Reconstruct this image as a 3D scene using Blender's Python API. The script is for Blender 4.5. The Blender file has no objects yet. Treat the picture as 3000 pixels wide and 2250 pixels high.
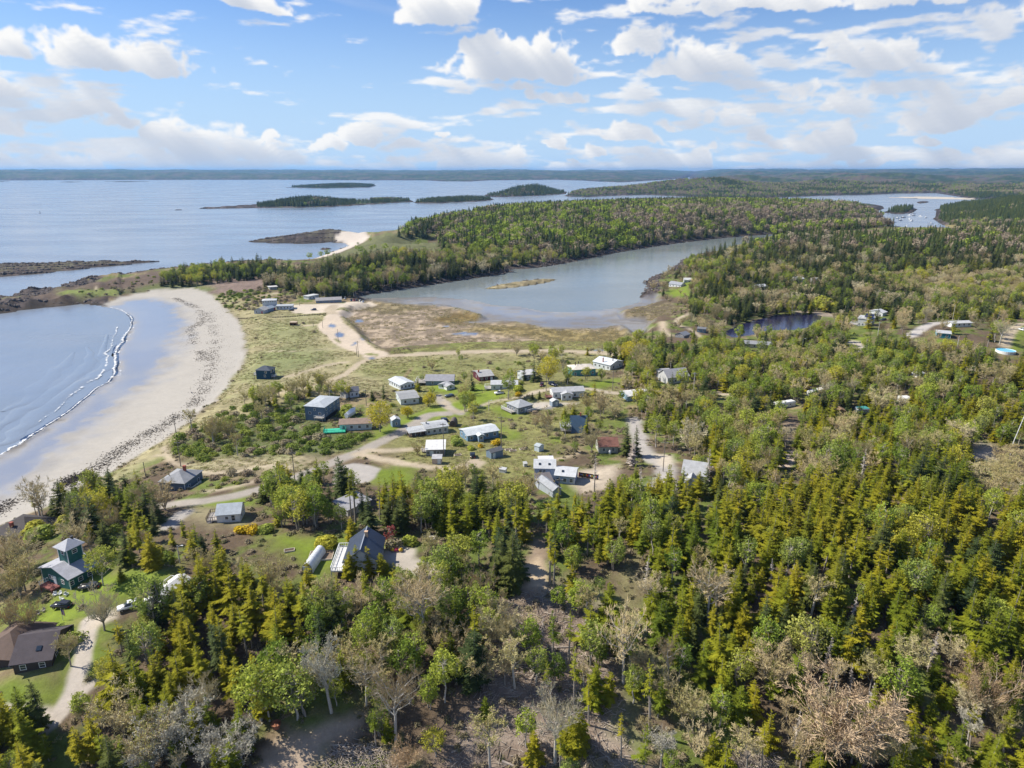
import bpy, math, random, time
import numpy as np
from mathutils import Vector, Matrix
T0 = time.time()
R = math.radians
scene = bpy.context.scene

# ------------------------------------------------------------------ camera
CAM_Z = 112.0
PITCH = R(17.35)
FPX = 1474.7            # focal length in pixels of the 2212 x 1659 survey picture
cam_data = bpy.data.cameras.new('camera')
cam_data.sensor_width = 36.0
cam_data.lens = 24.0
cam_data.clip_start = 1.0
cam_data.clip_end = 80000.0
cam = bpy.data.objects.new('camera', cam_data)
scene.collection.objects.link(cam)
cam.location = (0, 0, CAM_Z)
cam.rotation_euler = (R(90) - PITCH, 0, 0)
scene.camera = cam

# ------------------------------------------------------------------ light
SUN_AZ = R(-77)         # left of the view direction (+Y), ahead of the camera
SUN_EL = R(44)
sun_vec = Vector((math.sin(SUN_AZ) * math.cos(SUN_EL), math.cos(SUN_AZ) * math.cos(SUN_EL), math.sin(SUN_EL)))
sl = bpy.data.lights.new('sun', 'SUN')
sl.energy = 5.0
sl.angle = R(0.5)
sl.color = (1.0, 0.93, 0.80)
so = bpy.data.objects.new('sun', sl)
scene.collection.objects.link(so)
so.rotation_euler = (-sun_vec).to_track_quat('-Z', 'Y').to_euler()
so.location = sun_vec * 500
scene.view_settings.view_transform = 'Standard'
scene.view_settings.look = 'None'
scene.view_settings.exposure = 0.55
scene.view_settings.gamma = 1.0
scene.view_settings.use_curve_mapping = False
scene.cycles.use_denoising = True
scene.cycles.max_bounces = 6
scene.cycles.diffuse_bounces = 3
scene.cycles.glossy_bounces = 2
scene.cycles.transmission_bounces = 2
scene.cycles.transparent_max_bounces = 4
scene.cycles.volume_bounces = 0
scene.cycles.sample_clamp_indirect = 6.0

# ------------------------------------------------------------------ node helpers
class NT:
    def __init__(s, tree):
        s.t = tree
        s.n = tree.nodes
        s.l = tree.links
    def node(s, typ, **kw):
        n = s.n.new(typ)
        for k, v in kw.items():
            setattr(n, k, v)
        return n
    def put(s, sock, v):
        if isinstance(v, bpy.types.NodeSocket):
            s.l.new(v, sock)
        elif v is not None:
            sock.default_value = v
    def math(s, op, a, b=None, c=None, clamp=False):
        n = s.node('ShaderNodeMath', operation=op)
        n.use_clamp = clamp
        s.put(n.inputs[0], a)
        if b is not None: s.put(n.inputs[1], b)
        if c is not None: s.put(n.inputs[2], c)
        return n.outputs[0]
    def vmath(s, op, a, b=None):
        n = s.node('ShaderNodeVectorMath', operation=op)
        s.put(n.inputs[0], a)
        if b is not None: s.put(n.inputs[1], b)
        return n.outputs['Value'] if op in ('LENGTH', 'DOT_PRODUCT', 'DISTANCE') else n.outputs[0]
    def comb(s, x, y, z):
        n = s.node('ShaderNodeCombineXYZ')
        for i, v in enumerate((x, y, z)): s.put(n.inputs[i], v)
        return n.outputs[0]
    def noise(s, vec, scale, detail=4, rough=0.55, dist=0.0):
        n = s.node('ShaderNodeTexNoise')
        if vec is not None: s.put(n.inputs['Vector'], vec)
        s.put(n.inputs['Scale'], scale)
        n.inputs['Detail'].default_value = detail
        n.inputs['Roughness'].default_value = rough
        n.inputs['Distortion'].default_value = dist
        return n.outputs[0]
    def ramp(s, fac, lo, hi, a=0.0, b=1.0, smooth=True):
        n = s.node('ShaderNodeMapRange')
        n.interpolation_type = 'SMOOTHSTEP' if smooth else 'LINEAR'
        s.put(n.inputs[0], fac); s.put(n.inputs[1], lo); s.put(n.inputs[2], hi); s.put(n.inputs[3], a); s.put(n.inputs[4], b)
        return n.outputs[0]
    def mix(s, fac, a, b, blend='MIX'):
        n = s.node('ShaderNodeMix', data_type='RGBA', blend_type=blend)
        s.put(n.inputs[0], fac)
        s.put(n.inputs[6], a if not isinstance(a, tuple) else (*a[:3], 1))
        s.put(n.inputs[7], b if not isinstance(b, tuple) else (*b[:3], 1))
        return n.outputs[2]

def lin(*c):
    """sRGB 0..255 to linear"""
    return tuple((v / 255 / 12.92) if v <= 10.3 else ((v / 255 + 0.055) / 1.055) ** 2.4 for v in c)

# ------------------------------------------------------------------ numpy noise and distance fields
_rng = np.random.default_rng(7)
_T = _rng.random((6, 256, 256))
def vnoise(x, y, k=0):
    xi = np.floor(x).astype(int); yi = np.floor(y).astype(int)
    fx = x - xi; fy = y - yi
    fx = fx * fx * (3 - 2 * fx); fy = fy * fy * (3 - 2 * fy)
    T = _T[k % 6]
    a = T[xi & 255, yi & 255]; b = T[(xi + 1) & 255, yi & 255]; c = T[xi & 255, (yi + 1) & 255]; d = T[(xi + 1) & 255, (yi + 1) & 255]
    return (a * (1 - fx) + b * fx) * (1 - fy) + (c * (1 - fx) + d * fx) * fy
def fbm(x, y, k=0, o=4):
    s = 0; a = 0.5; tot = 0
    for i in range(o):
        s = s + a * vnoise(x * 2 ** i + 17.3 * i, y * 2 ** i - 9.1 * i, k + i); tot += a; a *= 0.5
    return s / tot
def sstep(x, a, b):
    t = np.clip((x - a) / (b - a), 0, 1)
    return t * t * (3 - 2 * t)
def sdf_poly(P, X, Y, margin=60.0):
    """signed distance, positive inside; exact only within margin of the bounding box"""
    P = np.asarray(P, float)
    out = np.full(X.shape, -float(margin))
    lo = P.min(0) - margin; hi = P.max(0) + margin
    m = (X > lo[0]) & (X < hi[0]) & (Y > lo[1]) & (Y < hi[1])
    x = X[m]; y = Y[m]
    if x.size == 0: return out
    d2 = np.full(x.shape, 1e18); ins = np.zeros(x.shape, bool)
    n = len(P)
    for i in range(n):
        ax, ay = P[i]; bx, by = P[(i + 1) % n]
        ex, ey = bx - ax, by - ay
        L = ex * ex + ey * ey + 1e-12
        t = np.clip(((x - ax) * ex + (y - ay) * ey) / L, 0, 1)
        dd = (x - ax - t * ex) ** 2 + (y - ay - t * ey) ** 2
        np.minimum(d2, dd, out=d2)
        if ay != by:
            c = ((ay > y) != (by > y)) & (x < ex * (y - ay) / (by - ay) + ax)
            ins ^= c
    d = np.sqrt(d2)
    out[m] = np.where(ins, d, -d)
    return out
def sdf_line(P, X, Y, w, margin=60.0):
    P = np.asarray(P, float)
    out = np.full(X.shape, -float(margin))
    lo = P.min(0) - margin; hi = P.max(0) + margin
    m = (X > lo[0]) & (X < hi[0]) & (Y > lo[1]) & (Y < hi[1])
    x = X[m]; y = Y[m]
    d2 = np.full(x.shape, 1e18)
    for i in range(len(P) - 1):
        ax, ay = P[i]; bx, by = P[i + 1]
        ex, ey = bx - ax, by - ay
        t = np.clip(((x - ax) * ex + (y - ay) * ey) / (ex * ex + ey * ey + 1e-12), 0, 1)
        np.minimum(d2, (x - ax - t * ex) ** 2 + (y - ay - t * ey) ** 2, out=d2)
    out[m] = w / 2 - np.sqrt(d2)
    return out
def in_px(P, x, y):
    P = np.asarray(P, float); ins = np.zeros(np.shape(x), bool); n = len(P)
    for i in range(n):
        ax, ay = P[i]; bx, by = P[(i + 1) % n]
        if ay != by:
            ins ^= ((ay > y) != (by > y)) & (x < (bx - ax) * (y - ay) / (by - ay) + ax)
    return ins
def smooth_line(P, n=6):
    """Catmull-Rom through the points"""
    P = np.asarray(P, float)
    Q = np.vstack([2 * P[0] - P[1], P, 2 * P[-1] - P[-2]])
    out = []
    for i in range(1, len(Q) - 2):
        p0, p1, p2, p3 = Q[i - 1], Q[i], Q[i + 1], Q[i + 2]
        for k in range(n):
            t = k / n
            out.append(0.5 * ((2 * p1) + (-p0 + p2) * t + (2 * p0 - 5 * p1 + 4 * p2 - p3) * t * t + (-p0 + 3 * p1 - 3 * p2 + p3) * t ** 3))
    out.append(Q[-2])
    return np.array(out)

# ------------------------------------------------------------------ sky: Nishita air with a computed layer of cloud
CUMULI = [(235, 132, 165, 64, 1.15), (130, 92, 75, 44, .95), (340, 148, 62, 40, .9), (565, 16, 80, 42, .9), (470, -15, 60, 30, .6),
     (940, 42, 105, 62, 1.0), (890, 10, 60, 35, .8), (1125, 158, 172, 70, 1.25), (1060, 110, 85, 46, 1.0), (1195, 120, 80, 52, 1.05), (1190, 218, 80, 30, .8), (1110, 195, 45, 20, .6),
     (1490, 148, 130, 55, 1.1), (1400, 102, 75, 36, .9), (1530, 110, 70, 30, .9), (1885, 138, 110, 48, 1.1), (1790, 105, 45, 24, .7), (1920, 108, 70, 34, .9), (1640, 22, 300, 45, .95), (1480, 8, 120, 40, .8),
     (1950, 10, 130, 45, .8), (2180, 40, 70, 40, .6), (180, 262, 90, 30, .85), (265, 284, 50, 20, .6), (1500, 262, 90, 34, .75), (1610, 262, 55, 28, .8),
     (1900, 225, 160, 48, .85), (1740, 210, 80, 30, .7), (2100, 250, 120, 44, .8), (2000, 275, 120, 30, .7), (770, 300, 60, 30, .85), (600, 348, 60, 36, .95), (420, 352, 60, 42, .9),
     (330, 342, 55, 32, .9), (95, 348, 55, 36, .9), (25, 290, 60, 42, .85), (215, 338, 50, 34, .95), (1480, 335, 50, 40, .8), (1350, 300, 80, 26, .65), (1650, 310, 120, 26, .6), (930, 335, 120, 24, .55),
     (5, 118, 45, 60, .8), (20, 200, 80, 40, .55), (450, 290, 90, 36, .5), (-250, 140, 170, 60, 1.0), (-500, 60, 150, 70, 1.0), (2500, 160, 180, 60, 1.0), (2800, 60, 150, 60, .9)]
def px_azel(px, py):
    dx, dy = (px - 1106) / FPX, (829.5 - py) / FPX
    v = Vector((dx, math.cos(PITCH) + dy * math.sin(PITCH), -math.sin(PITCH) + dy * math.cos(PITCH))).normalized()
    return math.atan2(v.x, v.y), math.asin(v.z)
def cloud_field(az, el):
    """thickness of cloud by direction"""
    f1 = fbm(az * 13 + 3, el * 15 + 5, 0, 6) - .5
    f2 = fbm(az * 13 + 60, el * 15 + 9, 1, 6) - .5
    waz = az + f1 * .07; wel = el + f2 * .042
    edge = fbm(az * 34 + 11, el * 38 + 2, 2, 6) - .5
    D = np.full(az.shape, -1.0)
    rng = random.Random(4)
    blobs = [(*px_azel(x, y), hw / FPX * .90, hh / FPX * .80, s) for x, y, hw, hh, s in CUMULI]
    for i in range(110):
        x_, y_ = rng.uniform(-700, 2900), 370 - 85 * rng.random() ** 1.4; w_ = rng.uniform(14, 46)
        blobs.append((*px_azel(x_, y_), w_ / FPX, w_ * rng.uniform(.38, .7) / FPX, rng.uniform(1.0, 1.35)))
    for i in range(60):
        a = rng.uniform(.95, 2 * math.pi - .95); e = rng.uniform(.0, .9) ** 1.3
        blobs.append((a if a < math.pi else a - 2 * math.pi, e, rng.uniform(.04, .12), rng.uniform(.02, .05), rng.uniform(.7, 1.1)))
    for a0, e0, sw, sh, st in blobs:
        m = (np.abs(az - a0) < sw * 1.6 + .05) & (np.abs(el - e0) < sh * 1.6 + .05)
        if not m.any(): continue
        da = (waz[m] - a0) / sw; de = wel[m] - e0
        r2 = da * da + (np.maximum(de, 0) / sh) ** 2 + (np.minimum(de, 0) / (sh * .26)) ** 2
        D[m] = np.maximum(D[m], (1 - r2) * st)
    bil = np.abs(fbm(az * 55 + 1, el * 60 + 7, 3, 4) - .5) * 2 + np.abs(fbm(az * 24 + 31, el * 27 + 4, 4, 4) - .5) * 2
    D = D + (edge * 1.5 + (.36 - bil) * .75) * (D > -.9)
    b1 = fbm(az * 11 + 9, el * 62 + 3, 3, 6); b2 = fbm(az * 30 + 5, el * 115 + 8, 4, 5)
    bb = b1 * .58 + b2 * .42
    env = np.clip(1 - (el - .015) / .17, 0, 1)
    bank = (bb + env * .15 + sstep(az, -.5, .45) * .05 * (el < .3) - .585) * 6.5
    bank = np.where(el > .27, -1, bank)
    st = fbm(az * 2.4 + el * 3.4, el * 15 + az * 2.4, 5, 6)
    streak = sstep(st, .50, .80) * .46 * sstep(el, .02, .12)
    return D, bank, streak
def bake_clouds(az, el, step):
    D, bank, streak = cloud_field(az, el)
    T = np.maximum(np.clip(D, 0, 1.2), np.clip(bank, 0, 1) * .75)
    sh = np.zeros_like(T)
    for i in range(1, 9):
        k = max(1, int(round(i * step)))
        q = np.roll(np.roll(T, k, 1), -k, 0)      # towards the sun: left and up
        sh += q
    light = np.exp(-sh * .34)
    cov = np.maximum(np.maximum(sstep(D, -.06, .46), sstep(bank, .05, .95) * .92), streak * .9)
    light = np.clip(light * 1.25 + .10 * (1 - sstep(T, .05, .6)), 0, 1)
    return cov, light
def build_sky():
    Wd, Ht = 4096, 2048
    lo_az, lo_el = np.meshgrid((np.arange(1024) + .5) / 1024 * 2 * np.pi - np.pi, (np.arange(512) + .5) / 512 * np.pi - np.pi / 2)
    cov, li = bake_clouds(lo_az, lo_el, .75)
    cov = np.repeat(np.repeat(cov, 4, 0), 4, 1); li = np.repeat(np.repeat(li, 4, 0), 4, 1)
    c0, c1 = int((.5 - 58 / 360) * Wd), int((.5 + 58 / 360) * Wd); r0, r1 = int(Ht * (.5 - 2 / 180)), int(Ht * (.5 + 34 / 180))
    hi_az, hi_el = np.meshgrid((np.arange(c0, c1) + .5) / Wd * 2 * np.pi - np.pi, (np.arange(r0, r1) + .5) / Ht * np.pi - np.pi / 2)
    hc, hl = bake_clouds(hi_az, hi_el, 3.0)
    cov[r0:r1, c0:c1] = hc; li[r0:r1, c0:c1] = hl
    # column 0 of the picture is azimuth -90 degrees (Blender's convention)
    cov = np.roll(cov, -Wd // 4, 1); li = np.roll(li, -Wd // 4, 1)
    img = bpy.data.images.new('cloud_layer', Wd, Ht, alpha=False, float_buffer=True)
    img.colorspace_settings.name = 'Non-Color'
    px = np.ones((Ht, Wd, 4), np.float32); px[..., 0] = cov; px[..., 1] = li
    img.pixels.foreach_set(px.ravel()); img.update(); img.pack()
    t = NT(world.node_tree)
    t.n.clear()
    out = t.node('ShaderNodeOutputWorld')
    sky = t.node('ShaderNodeTexSky', sky_type='NISHITA')
    sky.sun_disc = False
    sky.sun_elevation = SUN_EL
    sky.sun_rotation = SUN_AZ
    sky.altitude = 100
    sky.air_density = 1.0
    sky.dust_density = 0.3
    sky.ozone_density = 3.0
    env = t.node('ShaderNodeTexEnvironment'); env.image = img; env.interpolation = 'Linear'
    tc = t.node('ShaderNodeTexCoord'); t.l.new(tc.outputs['Generated'], env.inputs[0])
    sp = t.node('ShaderNodeSeparateColor'); t.l.new(env.outputs[0], sp.inputs[0])
    ccol = t.mix(sp.outputs[1], (5.7, 6.4, 7.7), (10.9, 10.85, 10.75))
    base = t.mix(1.0, sky.outputs[0], SKY_TINT, 'MULTIPLY')
    sz = t.node('ShaderNodeSeparateXYZ'); t.l.new(tc.outputs['Generated'], sz.inputs[0])
    base = t.mix(t.ramp(sz.outputs[2], 0.0, .26, .92, .0), base, (5.9, 8.1, 10.9))
    c = t.mix(sp.outputs[0], base, ccol)
    bg = t.node('ShaderNodeBackground')
    t.l.new(c, bg.inputs[0])
    bg.inputs[1].default_value = 0.062
    t.l.new(bg.outputs[0], out.inputs[0])
SKY_TINT = (.84, 1.10, 1.50)
world = bpy.data.worlds.new('World')
scene.world = world
world.use_nodes = True
build_sky()
world.cycles.sampling_method = 'MANUAL'
world.cycles.sample_map_resolution = 512

# ------------------------------------------------------------------ survey geometry: picture points to the ground
CP, SP = math.cos(PITCH), math.sin(PITCH)
def ray(px, py):
    px = np.asarray(px, float); py = np.asarray(py, float)
    dx = (px - 1106.0) / FPX
    dy = (829.5 - py) / FPX
    return dx, CP + dy * SP, -SP + dy * CP
def at0(px, py, z=0.0):
    a, b, c = ray(px, py)
    t = (z - CAM_Z) / c
    return np.stack([a * t, b * t], -1)
def to_px(X, Y, Z):
    Z = Z - CAM_Z
    f = Y * CP - Z * SP
    u = Y * SP + Z * CP
    f = np.maximum(f, 1e-3)
    return 1106.0 + X / f * FPX, 829.5 - u / f * FPX
# coordinates read off enlargements: origin and scale of each enlargement
CROPS = {'1': (0, 331.8, 1 / 3), '2': (737.3, 331.8, 1 / 3), '3': (1474.7, 331.8, 1 / 3), '4': (0, 884.8, 1 / 3),
         '5': (516.1, 663.6, .23333), '6': (958.5, 700.4, .23333), '7': (1400.9, 663.6, .23333), '8': (1695.8, 626.7, .23333),
         'A': (0, 1032.2, .26667), 'B': (516.1, 958.5, .2), 'C': (958.5, 921.7, .26667), 'D': (0, 1216.6, .26667),
         'E': (516.1, 1216.6, .26667), 'F': (1032.2, 1216.6, .26667), 'G': (1622.1, 1216.6, .26667), 'H': (1622.1, 811.0, .26667)}
def K(k, *pts):
    ox, oy, s = CROPS[k]
    r = [(ox + x * s, oy + y * s) for x, y in pts]
    return r if len(r) > 1 else r[0]

# ------------------------------------------------------------------ object helpers
COL = scene.collection
def link_obj(name, mesh, parent=None, loc=None, rz=0.0):
    o = bpy.data.objects.new(name, mesh)
    COL.objects.link(o)
    if parent is not None: o.parent = parent
    if loc is not None: o.location = loc
    if rz: o.rotation_euler = (0, 0, rz)
    return o
def tag(o, label=None, cat=None, group=None, kind=None):
    if label: o['label'] = label
    if cat: o['category'] = cat
    if group: o['group'] = group
    if kind: o['kind'] = kind
    return o
def empty(name, loc, rz=0.0):
    o = link_obj(name, None, None, loc, rz)
    o.empty_display_size = 0.5
    return o
def mesh_np(name, V, F, mats, mi=None, smooth=False):
    """V (n,3); F list/array of equal-length faces, or list of arrays with mixed sizes"""
    me = bpy.data.meshes.new(name)
    V = np.asarray(V, np.float32)
    if isinstance(F, np.ndarray):
        k = F.shape[1]; nf = F.shape[0]
        loops = F.astype(np.int32).ravel(); starts = np.arange(nf, dtype=np.int32) * k
    else:
        lens = np.array([len(f) for f in F], np.int32); nf = len(F)
        loops = np.fromiter((i for f in F for i in f), np.int32); starts = (np.cumsum(lens) - lens).astype(np.int32)
    me.vertices.add(len(V)); me.vertices.foreach_set('co', V.ravel())
    me.loops.add(len(loops)); me.loops.foreach_set('vertex_index', loops)
    me.polygons.add(nf); me.polygons.foreach_set('loop_start', starts)
    for m in (mats if isinstance(mats, (list, tuple)) else [mats]): me.materials.append(m)
    if mi is not None: me.polygons.foreach_set('material_index', np.asarray(mi, np.int32))
    if smooth: me.polygons.foreach_set('use_smooth', np.ones(nf, bool))
    me.update(calc_edges=True)
    return me
class MB:
    """collects boxes, bars and prisms into one mesh"""
    def __init__(s): s.V = []; s.F = []; s.M = []
    def add(s, v, f, m=0):
        o = len(s.V)
        s.V.extend([tuple(p) for p in v]); s.F.extend([tuple(i + o for i in q) for q in f]); s.M.extend([m] * len(f))
        return s
    def box(s, x0, x1, y0, y1, z0, z1, m=0):
        v = [(x0, y0, z0), (x1, y0, z0), (x1, y1, z0), (x0, y1, z0), (x0, y0, z1), (x1, y0, z1), (x1, y1, z1), (x0, y1, z1)]
        return s.add(v, [(0, 3, 2, 1), (4, 5, 6, 7), (0, 1, 5, 4), (1, 2, 6, 5), (2, 3, 7, 6), (3, 0, 4, 7)], m)
    def bar(s, a, b, r0, r1=None, n=6, m=0, cap=True):
        a = Vector(a); b = Vector(b); r1 = r0 if r1 is None else r1
        d = (b - a).normalized(); u = d.orthogonal().normalized(); w = d.cross(u)
        v = []
        for c, r in ((a, r0), (b, r1)):
            for i in range(n):
                an = 2 * math.pi * i / n
                v.append(c + u * (r * math.cos(an)) + w * (r * math.sin(an)))
        f = [(i, (i + 1) % n, n + (i + 1) % n, n + i) for i in range(n)]
        if cap: f += [tuple(range(n - 1, -1, -1)), tuple(range(n, 2 * n))]
        return s.add(v, f, m)
    def prism(s, poly, y0, y1, axis='y', m=0):
        """poly of 2-D points extruded along an axis: axis y -> points are (x,z); x -> (y,z); z -> (x,y)"""
        n = len(poly)
        def p(q, t): return (q[0], t, q[1]) if axis == 'y' else ((t, q[0], q[1]) if axis == 'x' else (q[0], q[1], t))
        v = [p(q, y0) for q in poly] + [p(q, y1) for q in poly]
        f = [tuple(range(n)), tuple(range(2 * n - 1, n - 1, -1))] + [(i, n + i, n + (i + 1) % n, (i + 1) % n) for i in range(n)]
        return s.add(v, f, m)
    def mesh(s, name, mats, smooth=False):
        me = bpy.data.meshes.new(name)
        me.from_pydata([tuple(v) for v in s.V], [], s.F)
        mats = mats if isinstance(mats, (list, tuple)) else [mats]
        for q in mats: me.materials.append(q)
        if len(mats) > 1: me.polygons.foreach_set('material_index', s.M)
        if smooth: me.polygons.foreach_set('use_smooth', [True] * len(me.polygons))
        import bmesh
        bm = bmesh.new(); bm.from_mesh(me); bmesh.ops.recalc_face_normals(bm, faces=bm.faces); bm.to_mesh(me); bm.free()
        return me
    def build(s, name, mats, parent=None, loc=None, rz=0.0, smooth=False):
        return link_obj(name, s.mesh(name, mats, smooth), parent, loc, rz)
# ------------------------------------------------------------------ coastlines (picture points at sea level)
MAIN = [(-700, 1330), (-400, 1200), (-150, 1068), (0, 985), (50, 957), (100, 923), (153, 888), (207, 842), (240, 822), (252, 789), (247, 769),
        (263, 737), (280, 715), (283, 694), (272, 676), (247, 667), (215, 660), (187, 655), (127, 660), (60, 668), (0, 676), (-100, 690), (-250, 705),
        (-250, 662), (-100, 652), (0, 648), (33, 645), (37, 634), (63, 627), (127, 624), (133, 618), (200, 604), (267, 594), (327, 584), (390, 579),
        (450, 572), (520, 566), (597, 563), (640, 564), (667, 562), (690, 555), (737, 537), (754, 531), (745, 525), (713, 523), (700, 524), (650, 526),
        (590, 525), (535, 522), (567, 517), (633, 510), (690, 504), (733, 499), (757, 504), (794, 509), (817, 512), (847, 509), (884, 504), (894, 499),
        (924, 490), (980, 478), (1070, 464), (1200, 453), (1330, 447), (1470, 443), (1650, 440), (1800, 440), (1880, 441), (1905, 445), (1910, 450),
        (1895, 457), (1875, 460), (1880, 466), (1922, 474), (1900, 480), (1885, 490), (1850, 491), (1800, 493), (1740, 498), (1692, 504), (1620, 509),
        (1558, 514), (1474, 524), (1404, 534), (1337, 545), (1270, 559), (1204, 572), (1154, 579), (1104, 582), (1090, 580), (1107, 587), (1090, 592),
        (1020, 602), (937, 615), (837, 630), (775, 640), (790, 644), (870, 642), (940, 642), (1004, 646), (1037, 652), (1070, 660), (1120, 662),
        (1170, 672), (1220, 675), (1287, 670), (1337, 665), (1385, 652), (1380, 640), (1400, 622), (1392, 612), (1404, 599), (1440, 588), (1475, 562),
        (1495, 553), (1542, 546), (1618, 526), (1692, 515), (1760, 510), (1850, 508), (1890, 509), (1960, 514), (2040, 514), (2075, 506), (2150, 500),
        (2400, 503), (3000, 520), (3600, 700), (4200, 1100), (4200, 2600), (-1500, 2600)]
RIGHT = [(2013, 474), (2021, 464), (2018, 452), (2050, 446), (2101, 438), (2160, 436), (2300, 434), (2900, 430), (3200, 440), (2800, 490), (2400, 492),
         (2212, 495), (2075, 495), (2038, 489)]
MID = [(1214, 424), (1270, 426), (1320, 423), (1397, 421), (1470, 424), (1541, 428), (1641, 428), (1725, 425), (1808, 422), (1875, 421), (1941, 418), (2021, 417),
       (2101, 430), (2300, 428), (3200, 428), (3600, 376.5), (1500, 376.5), (1490, 385), (1560, 391), (1510, 394), (1475, 397), (1400, 400), (1380, 408), (1290, 412), (1235, 416)]
FAR = [(-1200, 391), (-600, 390), (0, 389.5), (300, 388.5), (600, 388), (737, 389), (920, 389.5), (950, 391.5), (1020, 392), (1060, 389.5), (1200, 388), (1260, 390),
       (1290, 392), (1345, 394), (1440, 388), (1480, 385), (1500, 380), (1500, 376), (-1600, 376)]
ISLES = [
    ('isle', [(403, 451), (470, 447), (550, 442), (640, 438), (740, 435), (850, 431), (890, 433), (895, 436), (840, 439), (737, 446), (650, 449), (567, 449), (480, 451)], 22, 'wooded island with a long bare rocky point'),
    ('isle', [(885, 438), (930, 433), (1000, 430), (1062, 428), (1070, 432), (1040, 435), (980, 438), (920, 440)], 8, ''),
    ('isle', [(1045, 421), (1100, 417), (1180, 414), (1225, 414), (1224, 419), (1167, 423), (1080, 426), (1050, 425)], 34, ''),
    ('isle', [(612, 405), (700, 401), (780, 399), (815, 401), (800, 405), (700, 407)], 12, ''),
    ('isle', [(223, 392.6), (270, 391.6), (323, 392), (270, 393.4)], 3, ''),
    ('isle', [(127, 393.2), (150, 392.4), (182, 393), (150, 394)], 3, ''),
    ('isle', [(-60, 391.8), (0, 391), (28, 391.4), (0, 392.6)], 3, ''),
    ('isle', [(-260, 584), (-150, 576), (0, 573), (110, 568), (200, 566), (345, 565), (300, 570), (230, 576), (167, 583), (67, 594), (0, 599), (-150, 610), (-260, 615)], 4.5, ''),
    ('isle', [(1039, 625), (1070, 616), (1104, 610), (1171, 602), (1211, 603), (1187, 611), (1121, 621), (1080, 625)], 1.6, ''),
    ('isle', [(1905, 459), (1925, 452), (1960, 450), (1984, 452), (1972, 461), (1940, 463)], 6, ''),
    ('isle', [(1905, 427), (1960, 425), (2040, 425), (2101, 429), (2110, 432), (2040, 431), (1980, 429)], 1.2, ''),
    ('isle', [(1978, 437), (1990, 434), (2010, 436), (2000, 439), (1985, 440)], 2, ''),
    ('isle', [(678, 541), (700, 537), (716, 537), (705, 541)], 1.5, ''),
    ('isle', [(373, 454), (385, 452.5), (397, 453.2), (388, 454.6)], 1.5, ''),
]
SAND = [(-700, 1330), (-400, 1200), (-150, 1068), (0, 985), (50, 957), (100, 923), (153, 888), (207, 842), (240, 822), (252, 789), (247, 769),
        (263, 737), (280, 715), (283, 694), (272, 676), (247, 667), (225, 655), (260, 641), (290, 636), (330, 630), (400, 626), (445, 632), (467, 648), (493, 675), (520, 705), (530, 735),
        (530, 765), (520, 798), (493, 838), (467, 872), (443, 885), (400, 921), (350, 961), (293, 998), (233, 1031), (213, 1048), (150, 1085), (60, 1115), (0, 1140), (-200, 1230), (-700, 1500)]
WET = [(-700, 1330), (-400, 1200), (-150, 1068), (0, 985), (50, 957), (100, 923), (153, 888), (207, 842), (240, 822), (252, 789), (247, 769),
       (263, 737), (280, 715), (283, 694), (272, 676), (240, 662), (290, 647), (340, 650), (372, 662), (388, 690), (380, 720), (356, 770), (325, 815), (270, 855), (200, 905), (100, 985),
       (50, 1028), (0, 1060), (-150, 1150), (-700, 1420)]
MUD = [(760, 640), (1004, 640), (1120, 655), (1220, 668), (1385, 645), (1420, 640), (1425, 655), (1395, 668), (1345, 676), (1352, 686), (1420, 690), (1400, 715), (1380, 731), (1364, 731), (1356, 719), (1337, 706), (1287, 714),
       (1237, 713), (1170, 710), (1104, 700), (1054, 698), (1010, 698), (1045, 690), (1020, 680), (990, 669), (967, 665), (924, 660), (854, 660), (820, 653), (794, 648)]
MARSH = [(745, 690), (775, 714), (800, 745), (836, 763), (900, 757), (1000, 751), (1150, 747), (1320, 752), (1370, 745), (1400, 720), (1385, 735), (1362, 733), (1337, 704), (1287, 712), (1170, 708), (1054, 696), (1030, 690),
         (990, 668), (924, 658), (854, 658), (794, 646), (770, 652), (800, 662), (760, 672)]
POND = K('3', (260, 1160), (400, 1100), (600, 1048), (750, 1032), (900, 1050), (880, 1095), (800, 1128), (700, 1142), (600, 1138), (480, 1168), (330, 1190))
POOLET = K('2', (440, 602), (500, 592), (590, 588), (602, 606), (540, 616), (450, 617))
POND_Z = 6.0
W = lambda P, z=0.0: at0([p[0] for p in P], [p[1] for p in P], z)

# ------------------------------------------------------------------ polar survey grid round the camera foot
NA = 940
AZ = np.linspace(R(-54), R(54), NA)
ang = np.linspace(R(68), R(3.6), 600)
d_near = CAM_Z / np.tan(ang)
d_far = d_near[-1] * (26000 / d_near[-1]) ** (np.arange(1, 131) / 130)
DIST = np.concatenate([d_near, d_far])
ND = len(DIST)
GX = np.sin(AZ)[None, :] * DIST[:, None]
GY = np.cos(AZ)[None, :] * DIST[:, None]

HILLS = [  # picture x, y of the foot, height, half-widths in metres
    (1000, 540, 7, 260, 160), (1180, 500, 18, 420, 300), (1450, 478, 20, 520, 380), (1700, 462, 16, 500, 380), (860, 600, 6, 130, 60),
    (480, 585, 4, 90, 50), (1650, 565, 4, 140, 120), (1900, 545, 9, 260, 180), (2200, 545, 9, 320, 200), (2100, 600, 9, 260, 140), (2400, 560, 12, 400, 260),
    (1950, 770, 5, 140, 50), (2200, 800, 12, 160, 90), (2050, 900, 6, 80, 60), (1560, 720, 3, 60, 50), (1160, 880, 4.5, 40, 26), (1470, 900, 3, 60, 50), (1480, 620, 5, 60, 60)]
HW = [(*at0(x, y, 0), h, a, b) for x, y, h, a, b in HILLS]
WMAIN, WSAND, WMUD, WMARSH = W(MAIN), W(SAND, 1.2), W(MUD), W(MARSH, .6)
WPOND, WPOOL = W(POND, POND_Z), W(POOLET, 1.6)

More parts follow.
